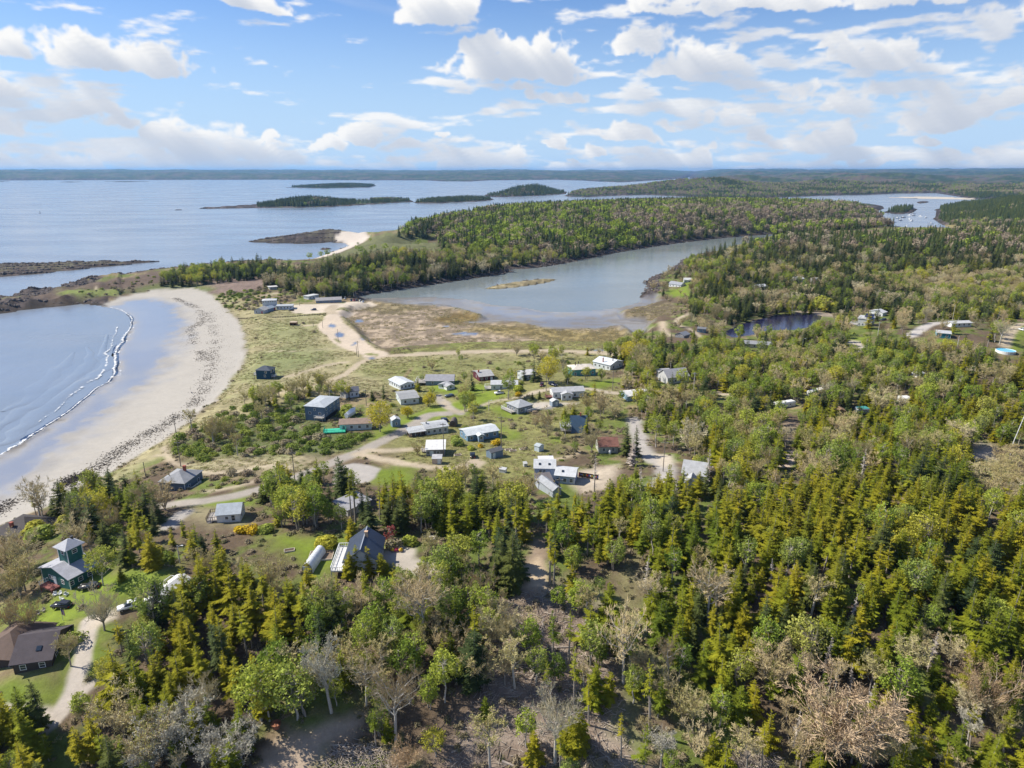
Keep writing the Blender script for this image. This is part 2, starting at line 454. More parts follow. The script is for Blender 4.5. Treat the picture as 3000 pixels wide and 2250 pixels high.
def terrain(X, Y):
    D = np.hypot(X, Y)
    sd = sdf_poly(WMAIN, X, Y, 80)
    bs = sdf_poly(WSAND, X, Y, 80)
    bw = sstep(bs, -26, 4)
    rough = (fbm(X / 34, Y / 34, 1, 4) - 0.5)
    h = (3.2 * sstep(sd, 0, 13) + 2.2 * sstep(sd, 12, 90)) * (1 - bw) + (3.4 * sstep(sd, -6, 120)) * bw
    # rocky headland is rough
    px, py = to_px(X, Y, np.zeros_like(X) + 3)
    head = ((px < 260) & (py > 590) & (py < 700)) * sstep(sd, -3, 6) * (1 - sstep(bs, -12, 2))
    h = h + head * (fbm(X / 11, Y / 11, 2, 4) - 0.25) * 7
    inland = sstep(sd, 6, 70)
    hill = 0
    for (cx, cy, H, a, b) in HW:
        q = ((X - cx) / a) ** 2 + ((Y - cy) / b) ** 2
        hill = hill + H * np.exp(-q)
    hill = hill + 16.5 * sstep(-D, -340, -105) * sstep(sd, 20, 120)
    # the land rises towards the right of the foreground
    hill = hill + 7 * sstep(-D, -420, -180) * sstep(X, 20, 160)
    wet = np.maximum(sstep(sdf_poly(WMARSH, X, Y, 60), -14, 6), sstep(sdf_poly(WMUD, X, Y, 60), -10, 4))
    h = h + hill * inland * (1 - wet) + rough * 2.2 * inland * (1 - bw) * (1 - wet)
    # dunes behind the beach
    dune = sstep(bs, -70, -6) * (1 - sstep(bs, -3, 6)) * sstep(-D, -520, -200)
    h = h + dune * (1.4 * np.exp(-((bs + 9) / 7) ** 2) + 2.2 * (fbm(X / 17, Y / 11, 3, 3) - .45))
    marsh = sstep(sdf_poly(WMARSH, X, Y, 60), -6, 4)
    h = h * (1 - marsh) + (0.55 + 0.35 * (fbm(X / 9, Y / 9, 4, 3) - .5)) * marsh * (sd > 0)
    mud = sstep(sdf_poly(WMUD, X, Y, 60), -3, 5)
    h = h * (1 - mud) + (0.16 + .10 * (fbm(X / 12, Y / 7, 5, 3) - .5)) * mud * (sd > -1)
    for P, z in ((WPOND, POND_Z), (WPOOL, 1.6)):
        s = sdf_poly(P, X, Y, 60)
        k = sstep(s, -55, 0)
        h = h * (1 - k) + (z + 0.25) * k - 2.0 * sstep(s, -1.5, 3)
    h = np.where(sd > 0, h, np.maximum(-2.5, sd * 0.05) + np.minimum(0, 0))
    # other lands
    for P, H, wd in ((W(RIGHT), 30, 260), (W(MID), 58, 800), (W(FAR), 45, 1500)):
        s = sdf_poly(P, X, Y, 120)
        m = s > -20
        n = np.clip((fbm(X / 800, Y / 620, 2, 4) - .3) * 2.2, 0, 1.2) * .9
        hh = 4 * sstep(s, 0, 25) + H * sstep(s, 10, wd) * (0.35 + 1.1 * n)
        if H > 40: hh = hh + 45 * sstep(D, 7000, 16000) * (0.3 + 1.3 * fbm(X / 3800, Y / 5200, 3, 4)) + 75 * sstep(D, 15000, 22000) * fbm(X / 2600 + 5, Y / 9000, 4, 5)
        hh = hh + sstep(s, 20, 80) * sstep(D, 2600, 4200) * 13 * fbm(X / 26, Y / 26, 5, 3)
        h = np.where(s > 0, np.maximum(h, hh), h)
    for (_, P, H, _l) in ISLES:
        s = sdf_poly(W(P), X, Y, 60)
        Pm = W(P); ext = min(np.ptp(Pm[:, 0]), np.ptp(Pm[:, 1])) * .5
        hh = min(H, 2.4) * sstep(s, 0, min(10, ext * .5)) * (0.55 + 0.9 * fbm(X / 13, Y / 13, 1, 3)) + max(0, H - 2.4) * sstep(s, ext * .15, ext * .8)
        h = np.where(s > 0, np.maximum(h, hh), h)
    return h
GZ = terrain(GX, GY)
print('terrain', round(time.time() - T0, 1))

def _lookup(X, Y):
    az = np.arctan2(X, Y); d = np.hypot(X, Y)
    ci = np.clip((az - AZ[0]) / (AZ[1] - AZ[0]), 0, NA - 1.001); c0 = ci.astype(int); fc = ci - c0
    r0 = np.clip(np.searchsorted(DIST, d) - 1, 0, ND - 2); fr = np.clip((d - DIST[r0]) / (DIST[r0 + 1] - DIST[r0]), 0, 1)
    return c0, fc, r0, fr
def ground(X, Y):
    """height of the ground mesh at any point"""
    X = np.asarray(X, float); Y = np.asarray(Y, float)
    c, fc, r, fr = _lookup(X, Y)
    return (GZ[r, c] * (1 - fc) + GZ[r, c + 1] * fc) * (1 - fr) + (GZ[r + 1, c] * (1 - fc) + GZ[r + 1, c + 1] * fc) * fr
def hit(px, py):
    """picture point -> first point of the ground along that line of sight"""
    a, b, c = (float(v) for v in ray(px, py))
    hl = math.hypot(a, b)
    ux, uy = a / hl, b / hl
    zl = CAM_Z + DIST * (c / hl)
    gz = ground(ux * DIST, uy * DIST)
    below = np.nonzero(zl <= np.maximum(gz, 0))[0]
    i = int(below[0]) if len(below) else ND - 1
    if i > 0:
        e0 = zl[i - 1] - max(gz[i - 1], 0); e1 = zl[i] - max(gz[i], 0)
        t = e0 / (e0 - e1 + 1e-9); d = DIST[i - 1] + t * (DIST[i] - DIST[i - 1])
    else: d = DIST[0]
    x, y = ux * d, uy * d
    return np.array([x, y, float(max(0, ground(x, y)))])
def HP(P): return np.array([hit(*p)[:2] for p in P])

# ------------------------------------------------------------------ what covers the ground
FEAT = []   # (object name, sdf, colour, wetness, blend metres, fine-grain)
def feat(name, s, col, wet=0.0, blend=2.0, label=None):
    FEAT.append((name, s, np.array(col), wet, blend, label))
WARPX = (fbm(GX / 7, GY / 7, 0, 3) - .5); WARPY = (fbm(GX / 7 + 40, GY / 7, 1, 3) - .5)
def poly(name, pts, col, wet=0.0, blend=2.0, warp=4.0, z=None, m=40):
    P = HP(pts) if z is None else W(pts, z)
    feat(name, sdf_poly(P, GX + WARPX * warp, GY + WARPY * warp, m), col, wet, blend)
def line(name, pts, w, col, wet=0.0, blend=1.2, warp=2.0):
    P = smooth_line(HP(pts), 5)
    feat(name, sdf_line(P, GX + WARPX * warp, GY + WARPY * warp, w, 20), col, wet, blend)
    return P

n1 = fbm(GX / 60, GY / 60, 2, 4); n2 = fbm(GX / 14, GY / 14, 3, 4); n3 = fbm(GX / 4.5, GY / 4.5, 4, 3); n4 = fbm(GX / 160, GY / 160, 5, 3)
GD = np.hypot(GX, GY)
def mixc(a, b, t): return np.array(a) * (1 - t[..., None]) + np.array(b) * t[..., None]
LITTER, DRYG, GREENG = (.115, .085, .058), (.27, .215, .125), (.115, .145, .035)
base = mixc(LITTER, DRYG, sstep(n2 * .6 + n1 * .4, .42, .62))
base = mixc([0, 0, 0], GREENG, sstep(n3 * .4 + n2 * .6, .45, .62)) + base * (1 - sstep(n3 * .4 + n2 * .6, .45, .62))[..., None]
# far woods are seen as one canopy
cano = mixc((.032, .05, .024), (.105, .085, .075), sstep(n4 * .6 + n1 * .4, .46, .64))
cano = mixc([0, 0, 0], (.085, .115, .035), sstep(n2, .56, .7) * .7) + cano * (1 - sstep(n2, .56, .7) * .7)[..., None]
kf = sstep(GD, 1500, 2600)[..., None]
base = base * (1 - kf) + cano * kf
ROCK = mixc((.040, .033, .032), (.125, .10, .092), sstep(n3 * .55 + n2 * .45, .45, .70))
GC = base; GWET = np.zeros(GX.shape); GRAIN = np.ones(GX.shape)
sd_main = sdf_poly(WMAIN, GX, GY, 80)
allsd = sd_main.copy()
ISL_S = []
for (_, P, H, _l) in ISLES:
    s = sdf_poly(W(P), GX, GY, 60); ISL_S.append(s); allsd = np.maximum(allsd, s)
fs = [sdf_poly(W(P), GX, GY, 120) for P in (RIGHT, MID, FAR)]
for s in fs: allsd = np.maximum(allsd, s)
# a band of bare rock and weed along the tide line, and on the low islands
gpx, gpy = to_px(GX, GY, GZ)
rocky = 1 - sstep(allsd + (n2 - .5) * 10, 7 * (1 + GD / 1500), 12 * (1 + GD / 1500))
hd = ((gpx < 235) & (gpy > 600) & (gpy < 700)) * (1 - sstep(allsd, 26, 40))
rocky = np.maximum(rocky, hd)
for i in (7, 11, 12, 13):
    rocky = np.maximum(rocky, (ISL_S[i] > 0) * (1 - .30 * sstep(ISL_S[i] + (n2 - .5) * 30, 9, 16)))
spit = ((gpx > 530) & (gpx < 735) & (gpy > 495) & (gpy < 528)) * (1 - .2 * sstep(n2, .5, .6))
rocky = np.maximum(rocky, spit)
rocky = np.maximum(rocky, ((gpx > 400) & (gpx < 565) & (gpy > 436) & (gpy < 453)) * 1.0)
GC = GC * (1 - rocky[..., None]) + ROCK * rocky[..., None]
# weed-brown lowest fringe
fr = (1 - sstep(allsd + (n3 - .5) * 5, 2.2 * (1 + GD / 1200), 4.5 * (1 + GD / 1200))) * (GD < 3000)
GC = GC * (1 - fr[..., None] * .6) + np.array((.04, .032, .022)) * fr[..., None] * .6

heath = [(63, 640), (133, 622), (330, 588), (420, 580), (480, 600), (560, 590), (600, 600), (560, 625), (500, 640), (440, 628), (330, 626), (230, 640), (120, 650)]
poly('salt_marsh', ISLES[8][1], (.22, .185, .11), 0, 3, 5)
poly('heath', heath, (.115, .085, .065), 0, 10, 8)
poly('meadow', K('1', (1120, 870), (1400, 830), (1650, 790), (1800, 770), (1760, 830), (1650, 880), (1500, 905), (1300, 900)), (.20, .15, .125), 0, 6, 6)
poly('meadow', [(250, 628), (330, 614), (420, 612), (470, 622), (440, 634), (330, 628)], (.13, .15, .055), 0, 8, 8)
poly('meadow', K('1', (370, 900), (600, 880), (800, 890), (760, 920), (500, 930), (390, 920)), (.17, .2, .06), 0, 5, 6)
poly('meadow', [(680, 560), (740, 545), (800, 512), (880, 510), (960, 520), (950, 545), (880, 550), (800, 560), (700, 572)], (.125, .130, .06), 0, 8, 8)
poly('meadow', K('3', (1680, 465), (1900, 440), (2150, 450), (2212, 470), (2212, 500), (1800, 500)), (.26, .22, .10), 0, 8, 8)
# dunes and village grass
poly('meadow', [(350, 985), (400, 935), (480, 890), (560, 860), (690, 875), (720, 930), (800, 940), (760, 970), (680, 985), (560, 985), (440, 995)], (.12, .14, .055), 0, 6, 8)
poly('dune_grass', [(445, 634), (520, 650), (700, 660), (760, 670), (770, 720), (840, 768), (1000, 762), (1320, 765), (1330, 800), (1150, 830), (900, 840), (760, 850), (690, 870), (640, 850), (560, 900), (470, 915),
                  (390, 960), (330, 1000), (240, 1045), (205, 1050), (300, 985), (400, 915), (470, 868), (520, 798), (532, 750), (520, 700), (480, 655)], (.30, .265, .15), 0, 5, 8)
poly('dune_grass', [(760, 800), (900, 770), (1310, 768), (1300, 800), (1000, 800), (880, 830)], (.21, .205, .085), 0, 10, 14)
poly('dune_grass', [(540, 770), (640, 745), (720, 770), (640, 800), (560, 830), (530, 815)], (.2, .215, .095), 0, 12, 14)
poly('dune_grass', [(560, 700), (650, 690), (690, 720), (660, 745), (560, 740)], (.24, .24, .115), 0, 12, 10)
poly('dune_grass', [(400, 1000), (560, 985), (700, 985), (660, 1010), (560, 1025), (430, 1020)], (.33, .285, .18), 0, 8, 10)
poly('village_grass', [(840, 850), (1000, 800), (1280, 790), (1350, 860), (1240, 940), (1160, 1010), (1060, 1060), (900, 1010), (820, 960), (870, 900)], (.195, .19, .075), 0, 10, 10)
for L in ([(860, 905), (905, 890), (935, 875), (990, 885), (1000, 892), (950, 905), (880, 920), (800, 960), (790, 945)],
          [(925, 835), (985, 820), (1000, 850), (960, 855), (945, 850)], [(1000, 830), (1060, 830), (1040, 850), (1000, 852)], [(1080, 900), (1060, 880), (1150, 870), (1180, 880), (1100, 905)],
          [(1240, 830), (1340, 815), (1330, 832), (1280, 848)], [(945, 880), (1060, 840), (1100, 850), (1050, 880), (985, 905)],
          [(820, 1017), (900, 1030), (880, 1055), (810, 1045)], K('B', (1480, 250), (1880, 270), (1900, 350), (1700, 400), (1400, 400)), K('B', (300, 1000), (900, 1020), (1600, 1060), (1560, 1160), (1040, 1330), (820, 1320), (500, 1200), (300, 1120)),
          K('B', (880, 1180), (1040, 1120), (1030, 1330), (800, 1400)), [(410, 1085), (530, 1065), (540, 1090), (430, 1105)],
          K('D', (750, 60), (1100, 60), (1400, 20), (1380, 130), (1180, 200), (1000, 340), (900, 400), (800, 330), (560, 300), (450, 250), (620, 180)),
          K('D', (200, 330), (480, 250), (700, 330), (640, 480), (400, 590), (180, 600), (0, 560), (0, 360)), K('D', (640, 560), (720, 480), (620, 830), (560, 1000), (430, 1100), (0, 1180), (0, 1000), (430, 960), (560, 840)),
          K('D', (760, 700), (830, 640), (800, 800), (770, 900), (720, 850)), K('7', (1250, 1320), (1330, 1330), (1330, 1400), (1230, 1430)), K('6', (540, 940), (700, 1000), (720, 1060), (560, 1080)),
          K('6', (1000, 1050), (1120, 1040), (1120, 1100), (1000, 1110)), K('8', (1280, 440), (1560, 460), (1560, 500), (1300, 500)), K('8', (2050, 430), (2212, 330), (2212, 560), (2080, 560)),
          K('8', (600, 420), (780, 440), (760, 480), (600, 500)), K('3', (0, 830), (60, 830), (40, 880), (0, 880)), [(1440, 626), (1480, 622), (1500, 640), (1450, 640)]):
    poly('lawn', L, (.155, .205, .03), 0, 5, 6)
# soil of the cut-over clearing and leaf litter under the near wood
poly('clearing', [(1090, 1300), (1140, 1250), (1220, 1270), (1290, 1330), (1330, 1420), (1360, 1520), (1400, 1700), (900, 1720), (960, 1610), (1030, 1500), (1065, 1400)], (.22, .17, .135), 0, 6, 10)
poly('track', K('C', (1450, 1020), (1590, 1040), (1560, 1340), (1600, 1600), (1750, 1900), (1800, 2050), (1650, 2000), (1480, 1750), (1420, 1450)), (.20, .185, .09), 0, 4, 6)
poly('bare_ground', K('6', (1250, 1370), (1400, 1320), (1640, 1300), (1600, 1370), (1560, 1500), (1480, 1530), (1300, 1560), (1200, 1480)), (.44, .375, .29), 0, 3, 4)
poly('bare_ground', K('H', (1720, 640), (1900, 550), (2020, 590), (1990, 680), (1750, 700)), (.33, .29, .25), 0, 4, 6)
poly('bare_ground', K('H', (250, 370), (350, 380), (370, 480), (330, 560), (240, 540)), (.27, .21, .16), 0, 4, 6)
poly('bare_ground', K('3', (640, 1030), (780, 1015), (980, 1040), (1000, 1060), (900, 1055), (760, 1030)), (.30, .25, .20), 0, 2, 3)
poly('bare_ground', K('4', (1240, 640), (1560, 640), (1660, 720), (1560, 760), (1350, 760), (1200, 720)), (.23, .20, .12), 0, 4, 5)

sand_s = sdf_poly(WSAND, GX + WARPX * 5, GY + WARPY * 5, 60)
feat('beach', sand_s, (.385, .36, .32), 0, 2.5)
wl = sdf_poly(W(WET, .5), GX + WARPX * 16, GY + WARPY * 16, 60)
feat('beach', np.minimum(wl + 5, sand_s + 2), (.245, .235, .225), .8, 13)
poly('beach', [(690, 552), (737, 537), (754, 531), (745, 525), (720, 520), (745, 513), (790, 516), (798, 523), (775, 534), (737, 551), (690, 562), (670, 562)], (.50, .445, .385), 0, 3, 4, z=.8)
feat('sandbar', ISL_S[10], (.50, .445, .36), 0, 6)
mud_s = sdf_poly(WMUD, GX + WARPX * 10, GY + WARPY * 10, 60)
marsh_s = sdf_poly(WMARSH, GX + WARPX * 8, GY + WARPY * 8, 60)
feat('salt_marsh', marsh_s, (.27, .215, .155), 0, 4)
poly('salt_marsh', [(930, 690), (990, 672), (1050, 690), (1010, 700), (960, 700)], (.17, .125, .05), 0, 8, 10)
poly('salt_marsh', [(840, 765), (900, 750), (1100, 738), (1320, 735), (1360, 722), (1372, 745), (1320, 752), (1000, 757)], (.185, .185, .065), 0, 12, 12)
poly('salt_marsh', [(1050, 700), (1290, 716), (1340, 706), (1362, 730), (1320, 740), (1150, 730), (1000, 715)], (.195, .155, .07), 0, 10, 12)
feat('mudflat', mud_s, (.185, .17, .155), .55, 5)
poly('mudflat', K('2', (800, 950), (1000, 990), (1300, 1030), (1640, 1020), (1800, 1010), (1700, 1050), (1300, 1080), (1000, 1040), (850, 1000)), (.25, .235, .215), .7, 8, 10)
poly('salt_marsh', K('2', (1820, 1030), (1900, 990), (2050, 960), (2150, 960), (2195, 1010), (2100, 1050), (1930, 1060), (1840, 1065)), (.16, .13, .08), 0, 3, 5)
poly('salt_marsh', K('2', (100, 935), (200, 960), (560, 985), (600, 1000), (300, 1040), (100, 1010)), (.19, .155, .09), 0, 5, 6)

SANDROAD, PAVED, DIRT = (.40, .335, .245), (.31, .28, .245), (.24, .185, .135)
line('road', [(812, 772), (835, 769), (880, 767), (950, 762.5), (1020, 760), (1100, 758.5), (1180, 758), (1250, 760), (1310, 763), (1345, 768)], 7.0, SANDROAD)
poly('car_park', K('5', (720, 170), (830, 60), (860, 20), (960, 30), (1110, 40), (1070, 70), (950, 90), (960, 130), (1100, 250), (1180, 320), (1260, 390), (1390, 425), (1370, 440), (1280, 470), (1170, 465), (1100, 420), (980, 385), (880, 330), (760, 230)), (.50, .42, .33), 0, 1.5, 3)
poly('grass_islet', K('5', (1155, 430), (1220, 425), (1310, 440), (1280, 452), (1190, 445)), (.18, .19, .07), 0, 1, 1)
poly('grass_islet', K('5', (880, 295), (910, 295), (960, 325), (940, 332), (900, 315)), (.18, .18, .08), 0, 1, 1)
poly('car_park', K('1', (1880, 1015), (1900, 980), (2000, 975), (2212, 970), (2400, 960), (2450, 985), (2330, 1000), (2200, 1000), (2110, 1030), (2000, 1040), (1900, 1030)), (.52, .45, .36), 0, 1.5, 3)
line('road', K('5', (860, 60), (845, 25), (880, -10)), 9, SANDROAD)
line('path', K('5', (740, 165), (640, 170), (560, 165)), 3.0, SANDROAD)
line('road', K('5', (1250, 460), (1170, 490), (1090, 535), (1020, 590), (940, 640), (860, 672), (800, 695), (720, 715)), 4.2, SANDROAD)
line('path', K('5', (985, 510), (900, 520), (780, 545), (640, 590), (540, 620), (430, 645)), 3.6, SANDROAD, 0, 2.5)
line('path', K('5', (940, 385), (760, 395), (600, 405), (420, 405), (280, 410)), 1.6, (.40, .34, .24), 0, 1.5)
line('path', K('5', (300, 800), (400, 785), (500, 765), (640, 740)), 2.6, SANDROAD, 0, 2)
line('path', K('1', (1690, 925), (1740, 915), (1810, 900)), 5, SANDROAD, 0, 2)
line('path', K('1', (540, 870), (600, 860), (640, 880), (700, 880)), 2.2, SANDROAD, 0, 1.5)
line('track', K('5', (1550, 655), (1570, 610), (1620, 560)), 1.0, (.22, .17, .10), 0, 1)
line('track', K('5', (1535, 655), (1555, 605), (1605, 555)), 1.0, (.22, .17, .10), 0, 1)
MAINROAD = line('road', K('5', (1930, 985), (1850, 990), (1750, 1005), (1660, 1060), (1560, 1125), (1430, 1185), (1300, 1250), (1150, 1322), (1000, 1385), (860, 1440), (700, 1505), (560, 1565)) + [(610, 1040), (560, 1057), (500, 1072), (440, 1082), (390, 1087), (345, 1093)], 6.4, PAVED, 0, 1.4)
line('driveway', K('5', (1180, 1330), (1300, 1325), (1450, 1325), (1600, 1312), (1700, 1310)), 4.2, SANDROAD, 0, 2)
line('driveway', K('5', (1100, 1360), (1220, 1385), (1400, 1420), (1560, 1455), (1750, 1478), (1980, 1495), (2120, 1480), (2230, 1440)) , 4.6, SANDROAD, 0, 1.6)
poly('driveway', K('6', (100, 1320), (240, 1250), (340, 1230), (370, 1290), (320, 1370), (240, 1370), (100, 1345)), SANDROAD, 0, 1.5, 2)
poly('gravel_pad', K('5', (880, 1480), (1050, 1447), (1180, 1455), (1315, 1492), (1260, 1580), (1200, 1620), (1000, 1650), (880, 1650)), (.36, .335, .31), 0, 1.0, 1.5)
line('path', K('4', (1210, 360), (1120, 340), (1085, 300), (1060, 245)), 2.0, SANDROAD, 0, 1.6)
line('path', K('4', (1090, 300), (1000, 300)), 1.6, SANDROAD, 0, 1.6)
line('driveway', K('4', (1690, 455), (1560, 490), (1450, 515), (1330, 530)), 2.2, SANDROAD, 0, 2)
line('driveway', K('4', (1190, 440), (1230, 400), (1500, 410), (1700, 370), (1860, 375)), 2.6, (.45, .38, .28), 0, 3)
line('driveway', K('4', (1090, 760), (1130, 720), (1190, 670)), 5.0, (.33, .31, .29), 0, 1.5)
line('driveway', K('5', (1840, 820), (1900, 885), (1980, 950), (2060, 985)), 4.2, PAVED, 0, 1)
line('road', K('6', (0, 715), (60, 790), (150, 810), (330, 760), (480, 715), (620, 690), (760, 660), (860, 625), (960, 605)) , 2.6, (.36, .31, .24), 0, 1.5)
line('road', K('6', (830, 635), (1000, 600), (1150, 595), (1300, 597), (1450, 618), (1600, 640), (1700, 655), (1790, 700)), 4.4, (.42, .36, .285), 0, 1.8)
poly('driveway', K('6', (800, 735), (880, 720), (1080, 725), (1250, 722), (1230, 745), (1060, 745), (990, 790), (840, 790)), (.42, .38, .33), 0, 1.5, 2)
line('road', K('6', (1760, 880), (1770, 940), (1800, 1020), (1830, 1100), (1870, 1190), (1950, 1260), (2050, 1310), (2050, 1420), (1990, 1500)), 6.4, (.36, .335, .31), 0, 2)
poly('driveway', K('6', (1960, 1200), (2110, 1210), (2130, 1280), (2060, 1330), (2000, 1300)), (.47, .41, .33), 0, 2, 2)
line('path', K('6', (960, 1250), (1080, 1240), (1180, 1210), (1240, 1190)), 1.6, (.45, .37, .26), 0, 2)
poly('driveway', K('B', (1520, 1180), (1600, 1130), (1760, 1120), (1920, 1140), (1930, 1220), (1900, 1300), (1940, 1400), (1750, 1360), (1560, 1250)), (.40, .36, .31), 0, 1.2, 2)
line('driveway', K('B', (1900, 1300), (2050, 1330), (2150, 1370)), 4.5, (.40, .36, .31), 0, 1.5)
line('road', K('D', (730, 470), (715, 560), (690, 680), (665, 790), (620, 900), (590, 1000), (520, 1120), (460, 1220), (330, 1330)), 3.8, (.44, .395, .345), 0, .8)
poly('driveway', K('D', (600, 1010), (780, 930), (790, 980), (680, 1080), (540, 1200), (420, 1260), (480, 1110)), (.45, .40, .35), 0, 1, 1)
poly('driveway', K('D', (860, 380), (960, 400), (960, 450), (860, 500), (720, 560), (730, 470)), (.47, .41, .33), 0, 1.2, 1.5)
line('driveway', K('D', (-40, 1235), (60, 1215), (180, 1215), (420, 1250)), 4, (.45, .40, .35), 0, 1)
line('dirt_track', K('C', (790, 930), (760, 1080), (730, 1200), (690, 1330), (640, 1450), (600, 1560), (560, 1660), (480, 1800)), 4.6, DIRT, 0, 1.5)
poly('dirt_track', K('C', (660, 1140), (760, 1060), (830, 1130), (850, 1200), (800, 1320), (650, 1290)), (.47, .37, .255), 0, 2, 2)  # sunlit stretch of the track: the sunlight is put into the paler colour
poly('dirt_track', K('E', (130, 1659), (180, 1560), (300, 1460), (560, 1380), (700, 1320), (900, 1240), (1040, 1260), (1010, 1350), (800, 1470), (700, 1560), (560, 1760), (130, 1760)), (.35, .275, .205), 0, 2, 3)
line('road', K('8', (1150, 430), (1230, 380), (1300, 340), (1400, 305), (1560, 290), (1720, 300)), 6.4, (.43, .40, .37), 0, 1.5)
line('road', K('8', (2230, 305), (2150, 330), (2090, 390), (2060, 460), (2040, 520)), 5.4, SANDROAD, 0, 1.5)
line('road', K('8', (550, 490), (640, 485), (700, 510), (680, 560), (600, 570)), 6, (.42, .37, .32), 0, 2)
line('road', K('7', (600, 790), (680, 800), (770, 810)), 4, (.45, .38, .30), 0, 2)
line('driveway', K('7', (1340, 1340), (1300, 1400), (1260, 1470)), 4.4, (.42, .34, .27), 0, 1)
line('path', K('7', (420, 30), (330, 80), (260, 120), (290, 170), (380, 200), (480, 270), (560, 330)), 3.4, SANDROAD, 0, 1.6)
line('path', K('7', (130, 140), (150, 230), (200, 260)), 5, (.42, .34, .25), 0, 3)
line('path', K('2', (430, 615), (450, 630), (490, 650)), 5, SANDROAD, 0, 3)
line('path', K('2', (1060, 712), (1110, 705), (1150, 703)), 4, SANDROAD, 0, 3)
# puddles on the car park
PUD = [K('5', (830, 165), (850, 152), (890, 165), (905, 185), (870, 190), (835, 182)), K('5', (890, 240), (930, 230), (980, 250), (960, 275), (920, 280), (895, 265)),
       K('5', (1060, 330), (1085, 320), (1090, 340), (1065, 343)), K('5', (1120, 290), (1160, 295), (1150, 305)), K('5', (1030, 348), (1070, 345), (1060, 356)), K('5', (1190, 468), (1240, 462), (1260, 475), (1210, 480)),
       K('5', (1065, 130), (1090, 118), (1140, 120), (1155, 132), (1110, 145)), K('5', (1955, 243), (2080, 232), (2210, 243), (2200, 258), (2080, 257)), K('2', (700, 1166), (800, 1158), (885, 1168), (800, 1177)),
       K('2', (660, 1120), (685, 1116), (705, 1121), (680, 1127)), K('6', (1370, 240), (1430, 232), (1480, 242), (1420, 248)), K('2', (1620, 1272), (1680, 1268), (1700, 1276))]
for p in PUD: poly('puddle', p, (.16, .15, .14), 1.0, 1.2, 1.0)

CLS = np.full(GX.shape, -1)
names = []
for i, (nm, s, c, wt, bl, lb) in enumerate(FEAT):
    k = sstep(s, -bl, bl)
    if nm in ('dune_grass', 'village_grass', 'salt_marsh', 'lawn', 'meadow', 'heath', 'clearing', 'track', 'bare_ground'):
        vv = (0.64 + .72 * (n2 * .4 + n3 * .6))[..., None] * c
        if nm == 'clearing': vv = mixc([0, 0, 0], (.30, .245, .20), sstep(n3, .5, .75) * .8) + vv * (1 - sstep(n3, .5, .75) * .8)[..., None]
        if nm == 'salt_marsh': vv = vv * (1 + .5 * (sstep(n3, .52, .66) - .4))[..., None]
        if nm == 'dune_grass': vv = vv * (1 - .22 * sstep(n1 * .5 + n2 * .5, .46, .66))[..., None] + np.array((.05, .075, .02)) * (.55 * sstep(n1 * .5 + n2 * .5, .46, .66))[..., None]
    elif nm == 'beach': vv = (0.94 + 0.12 * n2)[..., None] * c
    else: vv = (0.86 + 0.28 * (n2 * .5 + n3 * .5))[..., None] * c
    GC = GC * (1 - k[..., None]) + vv * k[..., None]
    GWET = GWET * (1 - k) + wt * k
    GRAIN = GRAIN * (1 - k) + k * {'beach': .22, 'mudflat': .3, 'road': .4, 'path': .45, 'driveway': .4, 'car_park': .35, 'gravel_pad': .3, 'sandbar': .2, 'puddle': .1, 'lawn': .55, 'dirt_track': .6, 'bare_ground': .6}.get(nm, 1.0)
    CLS[s > 0] = i
# wet gloss breaks up over the flats and the foreshore
mudk = sstep(mud_s, 0, 4) * (GWET > .5)
GWET = GWET * (1 - mudk * .75 * sstep(fbm(GX / 16, GY / 5, 2, 4), .5, .66))
GWET = GWET * (1 - .85 * sstep(wl, 5, -2) * sstep(n2, .42, .6) * (sand_s > -3))
print('surfaces', len(FEAT), round(time.time() - T0, 1))

# ------------------------------------------------------------------ land material: colour and wetness come from the survey, grain is procedural
def land_material():
    m = bpy.data.materials.new('land_surface'); m.use_nodes = True
    t = NT(m.node_tree); b = t.n['Principled BSDF']
    at = t.node('ShaderNodeAttribute', attribute_name='Col')
    geo = t.node('ShaderNodeNewGeometry')
    p = geo.outputs['Position']
    a1 = t.noise(p, 0.45, 6, 0.65); a2 = t.noise(p, 2.4, 4, 0.7); a3 = t.noise(p, 0.09, 4, .6)
    v = t.math('ADD', t.math('MULTIPLY', a1, 1.0), t.math('ADD', t.math('MULTIPLY', a2, .7), t.math('MULTIPLY', a3, .5)))
    dry = t.math('SUBTRACT', 1.0, at.outputs['Alpha'])
    gr = t.node('ShaderNodeAttribute', attribute_name='Grain')
    amp = t.ramp(v, .70, 1.50, 0.50, 1.55, False)
    amp = t.math('ADD', 1.0, t.math('MULTIPLY', t.math('SUBTRACT', amp, 1.0), gr.outputs['Fac']))
    amp = t.math('ADD', t.math('MULTIPLY', amp, t.math('ADD', t.math('MULTIPLY', dry, .8), .2)), t.math('MULTIPLY', at.outputs['Alpha'], .8))
    c = t.mix(1.0, at.outputs['Color'], t.comb(amp, amp, amp), 'MULTIPLY')
    t.l.new(c, b.inputs['Base Color'])
    t.l.new(t.ramp(at.outputs['Alpha'], 0, 1, .95, .16, False), b.inputs['Roughness'])
    t.l.new(t.ramp(at.outputs['Alpha'], 0, .9, .12, .9, False), b.inputs['Specular IOR Level'])
    t.l.new(at.outputs['Alpha'], b.inputs['Coat Weight']); b.inputs['Coat Roughness'].default_value = .07; b.inputs['Coat IOR'].default_value = 1.75
    bp = t.node('ShaderNodeBump'); bp.inputs['Distance'].default_value = .5
    t.l.new(t.math('MULTIPLY', t.ramp(at.outputs['Alpha'], 0, .8, .55, .03, False), gr.outputs['Fac']), bp.inputs['Strength'])
    t.l.new(t.math('ADD', a1, t.math('MULTIPLY', a2, .4)), bp.inputs['Height'])
    t.l.new(bp.outputs[0], b.inputs['Normal'])
    return m
LAND = land_material()
